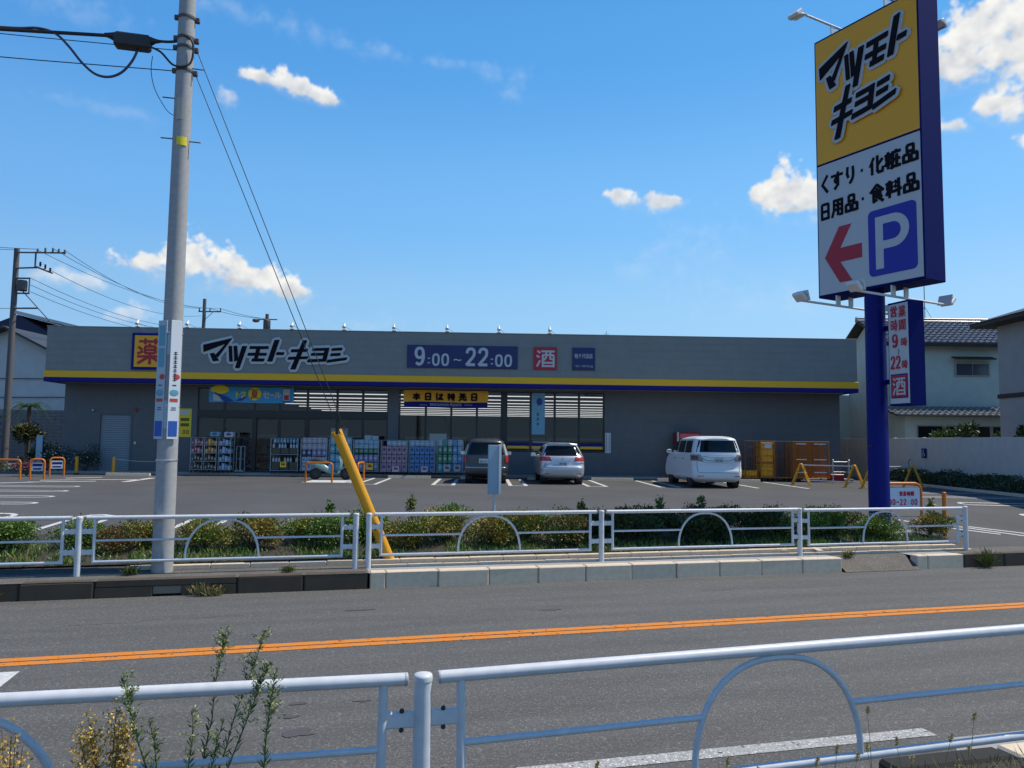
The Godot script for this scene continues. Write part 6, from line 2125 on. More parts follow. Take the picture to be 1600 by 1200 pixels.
func make_goods() -> void:
	var pink := mat("pack_pink", lin(0.366, 0.236, 0.298), 0.4)
	var blue := mat("pack_blue", lin(0.080, 0.216, 0.434), 0.4)
	var green := mat("pack_green", lin(0.039, 0.202, 0.107), 0.4)
	var aqua := mat("pack_aqua", lin(0.094, 0.325, 0.352), 0.4)
	var lblue := mat("pack_light_blue", lin(0.162, 0.352, 0.461), 0.4)
	var white := mat("pack_white", lin(0.434, 0.447, 0.488), 0.4)
	var violet := mat("pack_violet", lin(0.189, 0.175, 0.318), 0.4)
	var rose := mat("pack_rose", lin(0.386, 0.298, 0.386), 0.4)
	var brown := mat("pack_brown", lin(0.09, 0.075, 0.05), 0.7)
	var dark := mat("pack_print_dark", lin(0.05, 0.05, 0.12), 0.5)
	var n := 34.2
	# three narrow carts at the left of the entrance
	var narrow := [[-12.47, "pink", [pink, mats.sign_red], "leftmost narrow cart with pink goods left of the entrance"], [-11.88, "orange", [mats.cage_orange, mats.crate_yellow], "narrow cart with orange goods, second from the left"], [-11.27, "blue and white", [blue, white], "narrow cart with blue and white goods, third from the left"]]
	var i := 0
	for q in narrow:
		make_cart(q[3], q[0], 0.54, 1.52, [0.14, 0.5, 0.86, 1.2], n)
		for k in 4:
			for j in 4:
				var y: float = 0.11 + [0.14, 0.5, 0.86, 1.2][k]
				var mt: Material = q[2][(k + j + i) % 2] if k > 1 or i == 2 else brown
				pack("goods_box", "small %s box, %s on shelf %s of the %s narrow cart" % [q[1] if mt != brown else "dull brown", PLACE4[j], NUM[k], ["leftmost", "middle", "right"][i]], "box", "small boxes on the narrow carts", FB(q[0] - 0.19 + j * 0.127, y, n - 0.05), Vector3(0.115, 0.17 + 0.05 * ((k * 3 + j * 5) % 3), 0.3), mt, mats.cart_grey)
		i += 1
	pack("carton", "white carton on top of the third narrow cart", "carton", "", FB(-11.15, 1.65, n), Vector3(0.4, 0.24, 0.35), white, dark)
	pack("carton", "pale blue carton on top of the second narrow cart", "carton", "", FB(-11.75, 1.68, n), Vector3(0.42, 0.2, 0.35), lblue, dark)
	# two folded trolleys
	for q in [[-10.78, "left one of two thin folded trolleys beside the entrance doors"], [-10.58, "right one of two thin folded trolleys beside the entrance doors"]]:
		var o := thing("folded_trolley", q[1], "trolley", FB(q[0], 0.11, 34.3), "folded trolleys")
		var m := Mb.new()
		for sx in [-0.08, 0.08]:
			m.cyl(Vector3(sx, 0.08, 0), Vector3(sx, 1.15, 0), 0.012, -1, 6)
		m.cyl(Vector3(-0.08, 1.15, 0), Vector3(0.08, 1.15, 0), 0.012, -1, 6)
		m.cyl(Vector3(-0.08, 0.6, 0), Vector3(0.08, 0.6, 0), 0.010, -1, 6)
		part(o, "frame", m, mats.cart_grey)
		m = Mb.new()
		m.bx(-0.1, 0.1, 0.06, 0.1, -0.2, 0.2, 0.01)
		part(o, "deck", m, mats.cart_grey)
	# bottles and cartons
	make_cart("wide cart with bottles and brown cartons right of the entrance doors", -8.7, 1.2, 1.52, [0.14, 0.84], n)
	for row in 2:
		for j in 3:
			pack("carton", "brown carton, %s on the %s shelf of the bottle cart" % [["left", "middle", "right"][j], ["lower", "upper"][row]], "carton", "brown cartons of the bottle cart", FB(-9.08 + j * 0.38, 0.25 + row * 0.70, n), Vector3(0.36, 0.36 if row == 0 else 0.26, 0.4), brown, brown)
		for j in 9:
			if (j + row * 2) % 4 == 3:
				continue
			pack("bottle", "white bottle, %s on the %s cartons of the bottle cart" % [PLACE9[j], ["lower", "upper"][row]], "bottle", "white bottles on the bottle cart", FB(-9.2 + j * 0.125, (0.61 if row == 0 else 1.21) , n + -0.08), Vector3(0.10, 0.22, 0.1), white, blue if j % 3 else aqua, 2)
	for j in 8:
		pack("bottle", "small bottle, %s on the top row of the bottle cart" % PLACE9[j], "bottle", "bottles on the top row of the bottle cart", FB(-9.18 + j * 0.137, 1.44, n + 0.05), Vector3(0.11, 0.22, 0.1), [white, aqua, lblue][j % 3], blue, 2)
	price_card(-8.72, 0.5, n - 0.29, 0.27, 0.24, mats.tag_yellow, "bottle cart")
	# stacks of packs: [b, width, label, columns, rows of [y, height, material, print, kind]]
	var stacks := [
		[-7.42, 1.15, "white and pink packs", 5, [[0.14, 0.3, white, blue, 0], [0.45, 0.28, white, blue, 0], [0.75, 0.28, violet, white, 0], [1.04, 0.25, white, pink, 1], [1.31, 0.25, white, pink, 1]]],
		[-6.28, 1.0, "light blue packs behind the scooter", 4, [[0.14, 0.36, lblue, white, 0], [0.52, 0.36, lblue, white, 0], [0.9, 0.34, aqua, white, 0], [1.26, 0.34, lblue, white, 0]]],
		[-5.17, 1.12, "violet packs below and green packs above", 5, [[0.14, 0.36, violet, white, 0], [0.52, 0.34, violet, white, 0], [0.90, 0.2, green, pink, 0], [1.11, 0.2, lblue, white, 1], [1.32, 0.17, white, lblue, 1]]],
		[-3.94, 1.16, "pink toilet paper packs", 5, [[0.14, 0.36, pink, dark, 0], [0.51, 0.36, pink, dark, 0], [0.88, 0.36, pink, dark, 0], [1.25, 0.22, white, lblue, 1]]],
		[-2.72, 1.16, "blue tissue packs", 5, [[0.14, 0.36, blue, dark, 0], [0.51, 0.36, blue, dark, 0], [0.88, 0.36, blue, dark, 0], [1.25, 0.24, white, lblue, 1]]],
		[-1.5, 1.16, "green and blue packs beside the dark car", 5, [[0.14, 0.34, aqua, white, 0], [0.49, 0.4, green, white, 0], [0.9, 0.36, green, white, 0], [1.27, 0.28, white, lblue, 1]]],
	]
	for q in stacks:
		make_cart("grey cart filled with %s" % q[2], q[0], q[1], 1.5, [0.14], n)
		var w: float = (q[1] - 0.06) / q[3]
		var nr := 0
		for r in q[4]:
			for j in q[3]:
				if nr == q[4].size() - 1 and q[0] == -3.94 and j == 0:
					continue
				var wm: Material = r[2]
				if q[0] == -1.5 and j >= 3 and nr < 3:
					wm = blue if (j + nr) % 2 else lblue
				if q[0] == -1.5 and nr == 3 and j in [1, 3]:
					wm = green if j == 1 else blue
				if q[0] == -7.42 and nr == 2 and j < 2:
					wm = dark
				pack("paper_pack", "%s pack, %s, row %s from below, %s" % [wm.resource_name.replace("pack_", "").replace("_", " ").replace("print dark", "dark"), (PLACE4 if q[3] == 4 else PLACE5)[j], NUM[nr], CARTS[q[0]]], "pack", "%s in their cart" % q[2], FB(q[0] - q[1] / 2 + 0.03 + w * (j + 0.5), 0.11 + r[0] + rng.randf_range(0, 0.01), n + rng.randf_range(-0.03, 0.02)), Vector3(w * 0.95, r[1], 0.36), wm, r[3], r[4])
			nr += 1
	pack("paper_pack", "topmost white pack above the green row", "pack", "", FB(-5.1, 1.61, n), Vector3(0.3, 0.2, 0.3), white, lblue, 1)
	pack("paper_pack", "topmost second white pack above the green row", "pack", "", FB(-4.8, 1.61, n), Vector3(0.26, 0.18, 0.3), white, lblue, 1)
	price_card(-4.98, 0.46, n - 0.3, 0.28, 0.3, mats.tag_yellow, "cart with violet packs")
	price_card(-3.85, 0.36, n - 0.3, 0.3, 0.26, mats.sign_white, "cart with pink packs")
	price_card(-2.6, 0.36, n - 0.3, 0.28, 0.26, mats.sign_white, "cart with blue packs")
	price_card(-1.62, 0.42, n - 0.3, 0.26, 0.3, mats.sign_white, "left of the cart with green packs")
	price_card(-1.18, 0.42, n - 0.3, 0.26, 0.3, mats.sign_white, "right of the cart with green packs")

# ---------------------------------------------------------------- plants
func leafy(count: int, rad: Vector3, cols: Array, ll: float, lw: float, sd: int, hollow := 0.55, up := 0.3) -> ArrayMesh:
	# leaves spread through a lumpy crown whose middle is at the origin
	var g := RandomNumberGenerator.new()
	g.seed = sd
	var m := Mb.new()
	m.colored = true
	var lumps := []
	for k in 9:
		var d := Vector3(g.randfn(), g.randfn() * 0.7, g.randfn()).normalized()
		lumps.append([d * rad * g.randf_range(0.3, 0.72), g.randf_range(0.34, 0.58), cols[g.randi() % cols.size()]])
	for i in count:
		var l: Array = lumps[g.randi() % lumps.size()]
		var d := Vector3(g.randfn(), g.randfn(), g.randfn()).normalized()
		var p: Vector3 = l[0] + d * rad * l[1] * pow(g.randf(), 0.45) * (1.0 if g.randf() < 0.89 else 1.38)
		var dir := (d + Vector3(g.randfn(), g.randfn() + up * 2.0, g.randfn()) * 0.6).normalized()
		var side := dir.cross(Vector3(g.randfn(), g.randfn(), g.randfn())).normalized()
		var c: Color = l[2] if g.randf() < 0.72 else cols[g.randi() % cols.size()]
		var s := g.randf_range(0.65, 1.25)
		m.col = Color(c.r * s, c.g * s, c.b * s)
		var sz := g.randf_range(0.7, 1.3)
		m.leaf(p, dir, side, ll * sz, lw * sz)
	return m.done()

func twigs(rad: Vector3, sd: int, count := 14) -> ArrayMesh:
	var g := RandomNumberGenerator.new()
	g.seed = sd
	var m := Mb.new()
	for k in count:
		var d := Vector3(g.randfn(), 0.5 + g.randf(), g.randfn()).normalized()
		var e := d * rad * 0.8
		m.tube([Vector3(0, -rad.y * 0.95, 0) + e * 0.05, Vector3(0, -rad.y * 0.5, 0) + e * Vector3(0.5, 0.3, 0.5), e], [0.012, 0.008, 0.004], 5, false)
	return m.done()

const GREENS := [Color(0.085, 0.162, 0.022), Color(0.114, 0.209, 0.027), Color(0.067, 0.123, 0.021), Color(0.162, 0.247, 0.030)]
const OLIVES := [Color(0.185, 0.185, 0.025), Color(0.13, 0.17, 0.025), Color(0.26, 0.19, 0.028), Color(0.085, 0.13, 0.022)]
const REDS := [Color(0.17, 0.055, 0.025), Color(0.13, 0.13, 0.02), Color(0.09, 0.13, 0.022)]
const DARKS := [Color(0.030, 0.060, 0.015), Color(0.040, 0.075, 0.018), Color(0.022, 0.044, 0.012), Color(0.055, 0.09, 0.02)]
const GOLDS := [Color(0.62, 0.39, 0.05), Color(0.50, 0.30, 0.05), Color(0.34, 0.22, 0.06), Color(0.70, 0.48, 0.12)]

func make_bushes() -> void:
	var R0 := Vector3(0.55, 0.30, 0.5)
	var kinds := {}
	var i := 0
	for q in [["green", GREENS], ["olive", OLIVES], ["red", REDS], ["dark", DARKS], ["mixed", [GREENS[1], OLIVES[0], GREENS[3], OLIVES[2]]]]:  # dark kind: dense green, with the cast shadow of the tall sign coloured in
		for v in 2:
			kinds["%s%d" % [q[0], v]] = [leafy(5200, R0, q[1], 0.046, 0.021, 40 + i), twigs(R0, 90 + i)]
			i += 1
	# [u, n, kind, size, words]
	var spots := [[-6.6, 14.60, "olive0", 0.9, "leftmost ochre azalea bush at the edge of the bed"], [-4.85, 14.60, "green0", 1.02, "big green azalea bush left of the first fence post"], [-3.75, 14.86, "green1", 0.95, "green azalea bush behind the first fence post"], [-3.1, 14.35, "red0", 0.80, "reddish azalea bush right of the first fence post"], [-2.75, 14.94, "olive1", 1.00, "ochre azalea bush just left of the utility pole"], [-1.75, 14.52, "mixed0", 0.95, "mixed green and ochre azalea bush just right of the utility pole"],
		[-0.95, 14.35, "olive0", 1.15, "ochre azalea bush inside the arch right of the utility pole"], [-0.1, 14.94, "mixed1", 1.00, "yellowish azalea bush right of that arch"], [0.35, 14.35, "green0", 1.10, "green azalea bush left of the twin fence posts"], [0.98, 14.86, "green1", 1.15, "tall green azalea bush behind the twin fence posts"],
		[1.9, 14.26, "olive1", 1.15, "ochre azalea bush right of the yellow guy cover"], [2.6, 14.77, "mixed0", 1.20, "mixed azalea bush left of the pale narrow board"], [3.3, 14.18, "olive0", 1.15, "ochre azalea bush under the pale narrow board"], [4.1, 14.69, "mixed1", 1.20, "yellow green azalea bush right of the pale narrow board"], [4.75, 14.18, "red1", 1.15, "reddish brown azalea bush left of the middle post"],
		[5.4, 14.60, "dark0", 1.20, "dark azalea bush behind the middle post"], [6.1, 14.26, "dark1", 1.25, "first dark azalea bush right of the middle post"], [6.9, 14.69, "dark0", 1.25, "second dark azalea bush right of the middle post"], [7.6, 14.18, "dark1", 1.25, "dark azalea bush inside the arch below the white van"], [8.3, 14.60, "dark0", 1.25, "third dark azalea bush right of the middle post"], [9.0, 14.26, "dark1", 1.20, "dark azalea bush behind the post below the cages"], [9.7, 14.60, "green1", 1.15, "dark green azalea bush right of the post below the cages"],
		[10.5, 14.26, "green0", 1.15, "green azalea bush left of the blue pillar"], [11.2, 14.69, "olive1", 1.10, "ochre topped azalea bush behind the green one left of the pillar"], [11.55, 13.75, "green1", 1.10, "bright green bush touching the left side of the blue pillar"], [13.15, 14.18, "olive0", 0.95, "small ochre azalea bush between the pillar and the orange bollard"]]
	i = 0
	for q in spots:
		var p := R(q[0], 0, q[1])
		var s: float = q[3]
		var o := thing("azalea_bush", q[4], "bush", Transform3D(Basis(Vector3.UP, i * 1.9).scaled(Vector3(s, s * 0.93, s)), Vector3(p.x, lot_y(p) + 0.02, p.z)), "azalea bushes in the roadside bed")
		part(o, "foliage", kinds[q[2]][0], mats.leaf, Transform3D(Basis(), Vector3(0, 0.31, 0)))
		part(o, "stems", kinds[q[2]][1], mats.bark, Transform3D(Basis(), Vector3(0, 0.31, 0)))
		i += 1
	# sprouts that stand above the hedge
	i = 0
	for q in [[1.95, 15.4, 0.78, "thin sprout standing above the ochre bush right of the yellow cover"], [0.4, 15.6, 0.62, "leafy sprout above the bush left of the twin posts"], [2.85, 15.5, 0.58, "leafy sprout above the hedge left of the pale board"], [5.6, 15.6, 0.6, "dark sprout above the hedge near the silver car"], [7.35, 15.5, 0.62, "first dark sprout above the hedge below the white van"], [8.35, 15.5, 0.70, "dark bushy sprout above the hedge right of the white van"], [13.42, 14.45, 0.72, "grassy sprout beside the orange bollard"]]:
		var p := R(q[0], 0, q[1])
		var o := thing("sprout", q[3], "plant", Transform3D(Basis(Vector3.UP, i * 2.1), Vector3(p.x, lot_y(p), p.z)), "sprouts above the hedge")
		var m := Mb.new()
		m.tube([Vector3(0, 0, 0), Vector3(0.02, q[2] * 0.5, 0), Vector3(0.0, q[2], 0.02)], [0.012, 0.008, 0.004], 5)
		part(o, "stem", m, mats.bark)
		part(o, "foliage", leafy(170, Vector3(0.08, 0.22, 0.08), GREENS if i % 3 else OLIVES, 0.075, 0.03, 300 + i), mats.leaf, Transform3D(Basis(), Vector3(0, q[2] - 0.1, 0)))
		i += 1
	# low weeds and grass on the bed and along the edging
	var g := Mb.new()
	g.colored = true
	for k in 15000:
		var u := rng.randf_range(-7.5, 13.0)
		var n := 13.36 + pow(rng.randf(), 1.7) * 1.9
		if sin(u * 2.3) + sin(u * 5.1 + 1.0) * 0.6 < -0.5 and rng.randf() < 0.8:
			continue
		var p := R(u, 0, n)
		p.y = lot_y(p) + 0.03
		var c: Color = [Color(0.11, 0.20, 0.03), Color(0.08, 0.16, 0.025), Color(0.17, 0.20, 0.04)][rng.randi() % 3]
		g.col = c * rng.randf_range(0.7, 1.2)
		var d := Vector3(rng.randfn() * 0.5, 1.0, rng.randfn() * 0.5).normalized()
		g.leaf(p, d, d.cross(Vector3(rng.randfn(), 0.1, rng.randfn())).normalized(), rng.randf_range(0.05, 0.16), 0.02)
	struct("grass", g, mats.leaf, Transform3D(), "stuff")
	# tufts at the kerb
	i = 0
	for q in [[-1.5, 12.33, -0.72, 0.22, "dry grass tuft growing at the foot of the dark kerb near the utility pole", true], [-1.32, 12.30, -0.72, 0.16, "smaller dry grass tuft beside the drain inlet", true], [-2.6, 12.85, -0.47, 0.16, "small green weed at the foot of the utility pole", false], [-0.3, 12.7, -0.47, 0.1, "tiny green weed on the pavement below the arch", false], [12.75, 12.3, -0.72, 0.42, "green and yellow weed in front of the dark kerb at the right", false], [-4.3, 12.35, -0.72, 0.2, "small dry weed at the dark kerb at the far left", true], [9.9, 12.7, -0.5, 0.14, "small dry weed at the kerb gap", true]]:
		var m := Mb.new()
		m.colored = true
		for k in 130:
			m.col = ([GOLDS[2], Color(0.25, 0.22, 0.10), Color(0.12, 0.14, 0.04)][rng.randi() % 3] if q[5] else [Color(0.09, 0.13, 0.02), Color(0.16, 0.15, 0.03), Color(0.06, 0.10, 0.02)][rng.randi() % 3]) * rng.randf_range(0.7, 1.2)
			var d := Vector3(rng.randfn() * 0.55, 1.0, rng.randfn() * 0.4).normalized()
			var b := Vector3(rng.randfn() * 0.05, 0, rng.randfn() * 0.025)
			m.leaf(b, d, d.cross(Vector3(rng.randfn(), 0.1, rng.randfn())).normalized(), q[3] * rng.randf_range(0.4, 1.1), 0.014)
			if rng.randf() < 0.4:
				m.leaf(b + d * q[3] * rng.randf_range(0.3, 0.8), (d + Vector3(rng.randfn(), 0.2, rng.randfn())).normalized(), Vector3.UP.cross(d).normalized(), q[3] * 0.3, 0.02)
		single("weed_tuft", q[4], "weed", m, mats.leaf, FR(q[0], q[2], q[1]), "weeds at the kerbs")
		i += 1

func make_near_weeds() -> void:
	# tall green weeds in front of and behind the near fence: [base u, base n, top u, top y, top n]
	var list := [[-0.52, 3.72, -0.76, 0.58, 3.70, "leftmost tall green weed, leaning left across the near rail"], [-0.50, 3.80, -0.47, 0.40, 3.75, "short upright green weed below the near rail"], [-0.50, 4.16, -0.40, 0.63, 4.25, "tall green weed behind the near rail, second from the right of the tall ones"], [-0.48, 4.14, -0.20, 0.62, 4.22, "tall green weed behind the near rail, leaning right"], [-0.46, 3.74, -0.155, 0.60, 3.70, "green weed bending right in front of the near rail"], [-0.20, 3.76, -0.13, 0.54, 3.74, "upright green weed with a pale flowering top by the near rail"], [-0.47, 3.72, -0.34, 0.38, 3.68, "thin short green weed between the tall ones"], [-0.55, 3.82, -0.66, 0.36, 3.80, "thin short green weed leaning left"]]
	var i := 0
	for q in list:
		var g := RandomNumberGenerator.new()
		g.seed = 500 + i
		var a := R(q[0], -0.5, q[1])
		var e := R(q[2], q[3], q[4])
		var o := thing("tall_weed", q[5], "weed", Transform3D(Basis(), a), "tall green weeds by the near fence")
		var pts := []
		var v := e - a
		for k in 9:
			var t := k / 8.0
			pts.append(Vector3(v.x * pow(t, 1.35), v.y * t, v.z * pow(t, 1.3)) + Vector3(g.randfn(), 0, g.randfn()) * 0.004)
		var m := Mb.new()
		m.tube(pts, [0.0055, 0.0052, 0.0048, 0.0044, 0.004, 0.0034, 0.0028, 0.002, 0.001], 6)
		part(o, "stem", m, mat("weed_stem", lin(0.055, 0.085, 0.03), 0.7))
		var l := Mb.new()
		l.colored = true
		var fl := Mb.new()
		fl.colored = true
		for k in 125:
			var t := g.randf_range(0.12, 0.97)
			var f := t * 8.0
			var p: Vector3 = pts[int(f)].lerp(pts[mini(8, int(f) + 1)], f - int(f))
			var d := Vector3(g.randfn(), 0.9 + g.randf(), g.randfn()).normalized()
			var c: Color = [Color(0.06, 0.11, 0.028), Color(0.08, 0.13, 0.03), Color(0.05, 0.09, 0.025)][g.randi() % 3]
			l.col = c * g.randf_range(0.7, 1.3)
			l.leaf(p, d, d.cross(Vector3(g.randfn(), g.randfn(), g.randfn())).normalized(), lerpf(0.085, 0.03, t), 0.0075)
		part(o, "leaves", l, mats.leaf)
		var tall: bool = i in [0, 2, 3, 4, 5]
		for k in (26 if tall else 7):
			var t := g.randf_range(0.74, 1.0)
			var f := t * 8.0
			var p: Vector3 = pts[mini(7, int(f))].lerp(pts[mini(8, int(f) + 1)], f - int(f))
			var d := Vector3(g.randfn(), 1.1, g.randfn()).normalized()
			var len := 0.10 * (1.08 - t) * 3.0 * g.randf_range(0.4, 1.0) + 0.015
			for s in 7:
				var b := p + d * len * s / 6.0
				fl.col = ([Color(0.22, 0.26, 0.09), Color(0.30, 0.31, 0.14), Color(0.13, 0.19, 0.05)][g.randi() % 3]) * g.randf_range(0.7, 1.2)
				for e2 in 2:
					var d2 := (d + Vector3(g.randfn(), g.randfn(), g.randfn()) * 0.8).normalized()
					fl.leaf(b, d2, d2.cross(Vector3(g.randfn(), g.randfn(), g.randfn())).normalized(), 0.018, 0.007)
		part(o, "flower_tips", fl, mats.leaf).set_meta("kind", "stuff")
		i += 1
	# dry yellow weeds at the left
	i = 0
	for q in [[-1.32, 3.62, 0.36, 0.11, 800, "dry brownish yellow weed at the left edge in front of the near fence"], [-1.15, 3.68, 0.40, 0.08, 1000, "dry yellow weed second from the left in front of the near fence"], [-0.79, 3.70, 0.46, 0.095, 3600, "dense golden dry weed third from the left in front of the near fence"], [-1.19, 3.7, 0.24, 0.07, 300, "sparse dry weed between the two left yellow ones"]]:
		var g := RandomNumberGenerator.new()
		g.seed = 700 + i
		var o := thing("dry_weed", q[5], "weed", FR(q[0], -0.5, q[1]), "dry yellow weeds by the near fence")
		var m := Mb.new()
		var tips := []
		for k in 9:
			var t := Vector3(g.randfn() * q[3] * 0.6, q[2] + 0.5 - absf(g.randfn()) * 0.12, g.randfn() * q[3] * 0.5)
			tips.append(t)
			m.tube([Vector3(0, 0, 0), Vector3(t.x * 0.2, t.y * 0.55, t.z * 0.2), t], [0.005, 0.0035, 0.0015], 5)
		part(o, "stems", m, mat("dry_stem", lin(0.09, 0.06, 0.035), 0.8))
		var l := Mb.new()
		l.colored = true
		for k in q[4]:
			var t: Vector3 = tips[g.randi() % 9]
			var s := g.randf_range(0.45, 1.0)
			var p := Vector3(t.x * (0.2 + 0.8 * s), t.y * s, t.z * (0.2 + 0.8 * s)) + Vector3(g.randfn(), g.randfn(), g.randfn()) * 0.022
			l.col = GOLDS[g.randi() % 4] * g.randf_range(0.6, 1.15)
			var d := Vector3(g.randfn(), g.randfn() + 0.5, g.randfn()).normalized()
			l.leaf(p, d, d.cross(Vector3(g.randfn(), g.randfn(), g.randfn())).normalized(), 0.019, 0.010)
		part(o, "seed_heads", l, mats.leaf).set_meta("kind", "stuff")
		i += 1
	# foxtail grass along the bottom
	i = 0
	for q in [[0.62, -0.10, 3.75], [0.48, -0.16, 3.8], [1.45, -0.10, 3.9], [2.15, -0.12, 3.85], [2.45, -0.19, 3.85], [2.68, -0.15, 3.8], [2.98, -0.17, 3.85], [2.92, -0.14, 3.9], [3.12, -0.10, 3.8], [3.18, 0.06, 3.9], [3.28, -0.17, 3.75], [3.40, -0.13, 3.9], [3.60, -0.12, 3.85], [3.72, -0.15, 3.75], [3.86, -0.03, 3.9], [2.3, -0.21, 3.9], [1.9, -0.20, 3.9], [3.5, -0.2, 3.7]]:
		var g := RandomNumberGenerator.new()
		g.seed = 900 + i
		var o := thing("foxtail_grass", "thin foxtail grass stalk with a bristly seed head in the foreground", "grass", FR(q[0], -0.5, q[2]), "foxtail stalks along the bottom of the picture")
		var h: float = q[1] + 0.5
		var b := g.randf_range(-0.10, 0.10)
		var pts := [Vector3.ZERO, Vector3(b * 0.3, h * 0.6, 0), Vector3(b * 0.8, h, 0.01)]
		var m := Mb.new()
		m.tube(pts, [0.0022, 0.0018, 0.0012], 5)
		for k in 4:
			var d := Vector3(g.randfn() * 0.5, 1, g.randfn() * 0.4).normalized()
			m.leaf(Vector3(0, h * 0.1 * k, 0), d, d.cross(Vector3(g.randfn(), 0, g.randfn())).normalized(), 0.16, 0.007)
		part(o, "stalk", m, mat("foxtail_stalk", lin(0.13, 0.16, 0.05), 0.7))
		var s := Mb.new()
		s.colored = true
		var hd := Vector3(b * 1.4 + 0.02 * signf(b), 1.0, 0.2).normalized()
		for k in 170:
			var t := g.randf()
			var p: Vector3 = pts[2] + hd * t * 0.05 + Vector3(g.randfn(), 0, g.randfn()) * 0.0045 * sin(PI * clampf(t * 0.9 + 0.1, 0, 1))
			var d := (Vector3(g.randfn(), g.randfn(), g.randfn()) + hd * 0.9).normalized()
			s.col = [Color(0.62, 0.48, 0.22), Color(0.50, 0.42, 0.15), Color(0.66, 0.48, 0.32)][g.randi() % 3] * g.randf_range(0.7, 1.1)
			s.leaf(p, d, d.cross(Vector3(g.randfn(), g.randfn(), g.randfn())).normalized(), 0.013, 0.004)
		part(o, "seed_head", s, mats.leaf)
		i += 1
	# short grass of the near verge
	var v := Mb.new()
	v.colored = true
	for k in 3500:
		var u := rng.randf_range(-3.0, 6.0)
		var n := rng.randf_range(3.3, 4.38)
		v.col = [Color(0.09, 0.13, 0.03), Color(0.14, 0.13, 0.04), Color(0.06, 0.09, 0.02)][rng.randi() % 3] * rng.randf_range(0.7, 1.2)
		var d := Vector3(rng.randfn() * 0.5, 1.0, rng.randfn() * 0.5).normalized()
		v.leaf(R(u, -0.51, n), d, d.cross(Vector3(rng.randfn(), 0.1, rng.randfn())).normalized(), rng.randf_range(0.05, 0.13), 0.007)
	struct("grass", v, mats.leaf, Transform3D(), "stuff")

# ---------------------------------------------------------------- surroundings
func tiled_roof(o: Node3D, called: String, a: Vector3, b: Vector3, down: Vector3, cols: int, rows: int, mt: Material, every := 1) -> void:
	# wavy tiles from the upper edge a..b down the slope; each tile is a piece of its own
	var m := Mb.new()
	var ex := (b - a) / cols
	var ey := down / rows
	var nn := ey.cross(ex).normalized()
	if nn.y < 0:
		nn = -nn
	var g := []
	for i in 2:
		var row := PackedVector3Array()
		for j in 7:
			var t := j / 6.0
			row.append(ex * t + ey * (i * 1.08 - 0.04) + nn * (0.05 * sin(t * TAU) * 0.6 + 0.055 * i + 0.03))
		g.append(row)
	m.surf(g, -nn * 5.0)
	g = []
	for i in 2:
		var row := PackedVector3Array()
		for j in 7:
			var t := j / 6.0
			row.append(ex * t + ey * 1.04 + nn * ((0.05 * sin(t * TAU) * 0.6 + 0.085) * (1 - i) + 0.005))
		g.append(row)
	m.surf(g, -ey * 5.0)
	var me := m.done()
	for r in rows:
		for c in cols:
			part(o, called, me, mt, Transform3D(Basis(), a + ex * c + ey * r))

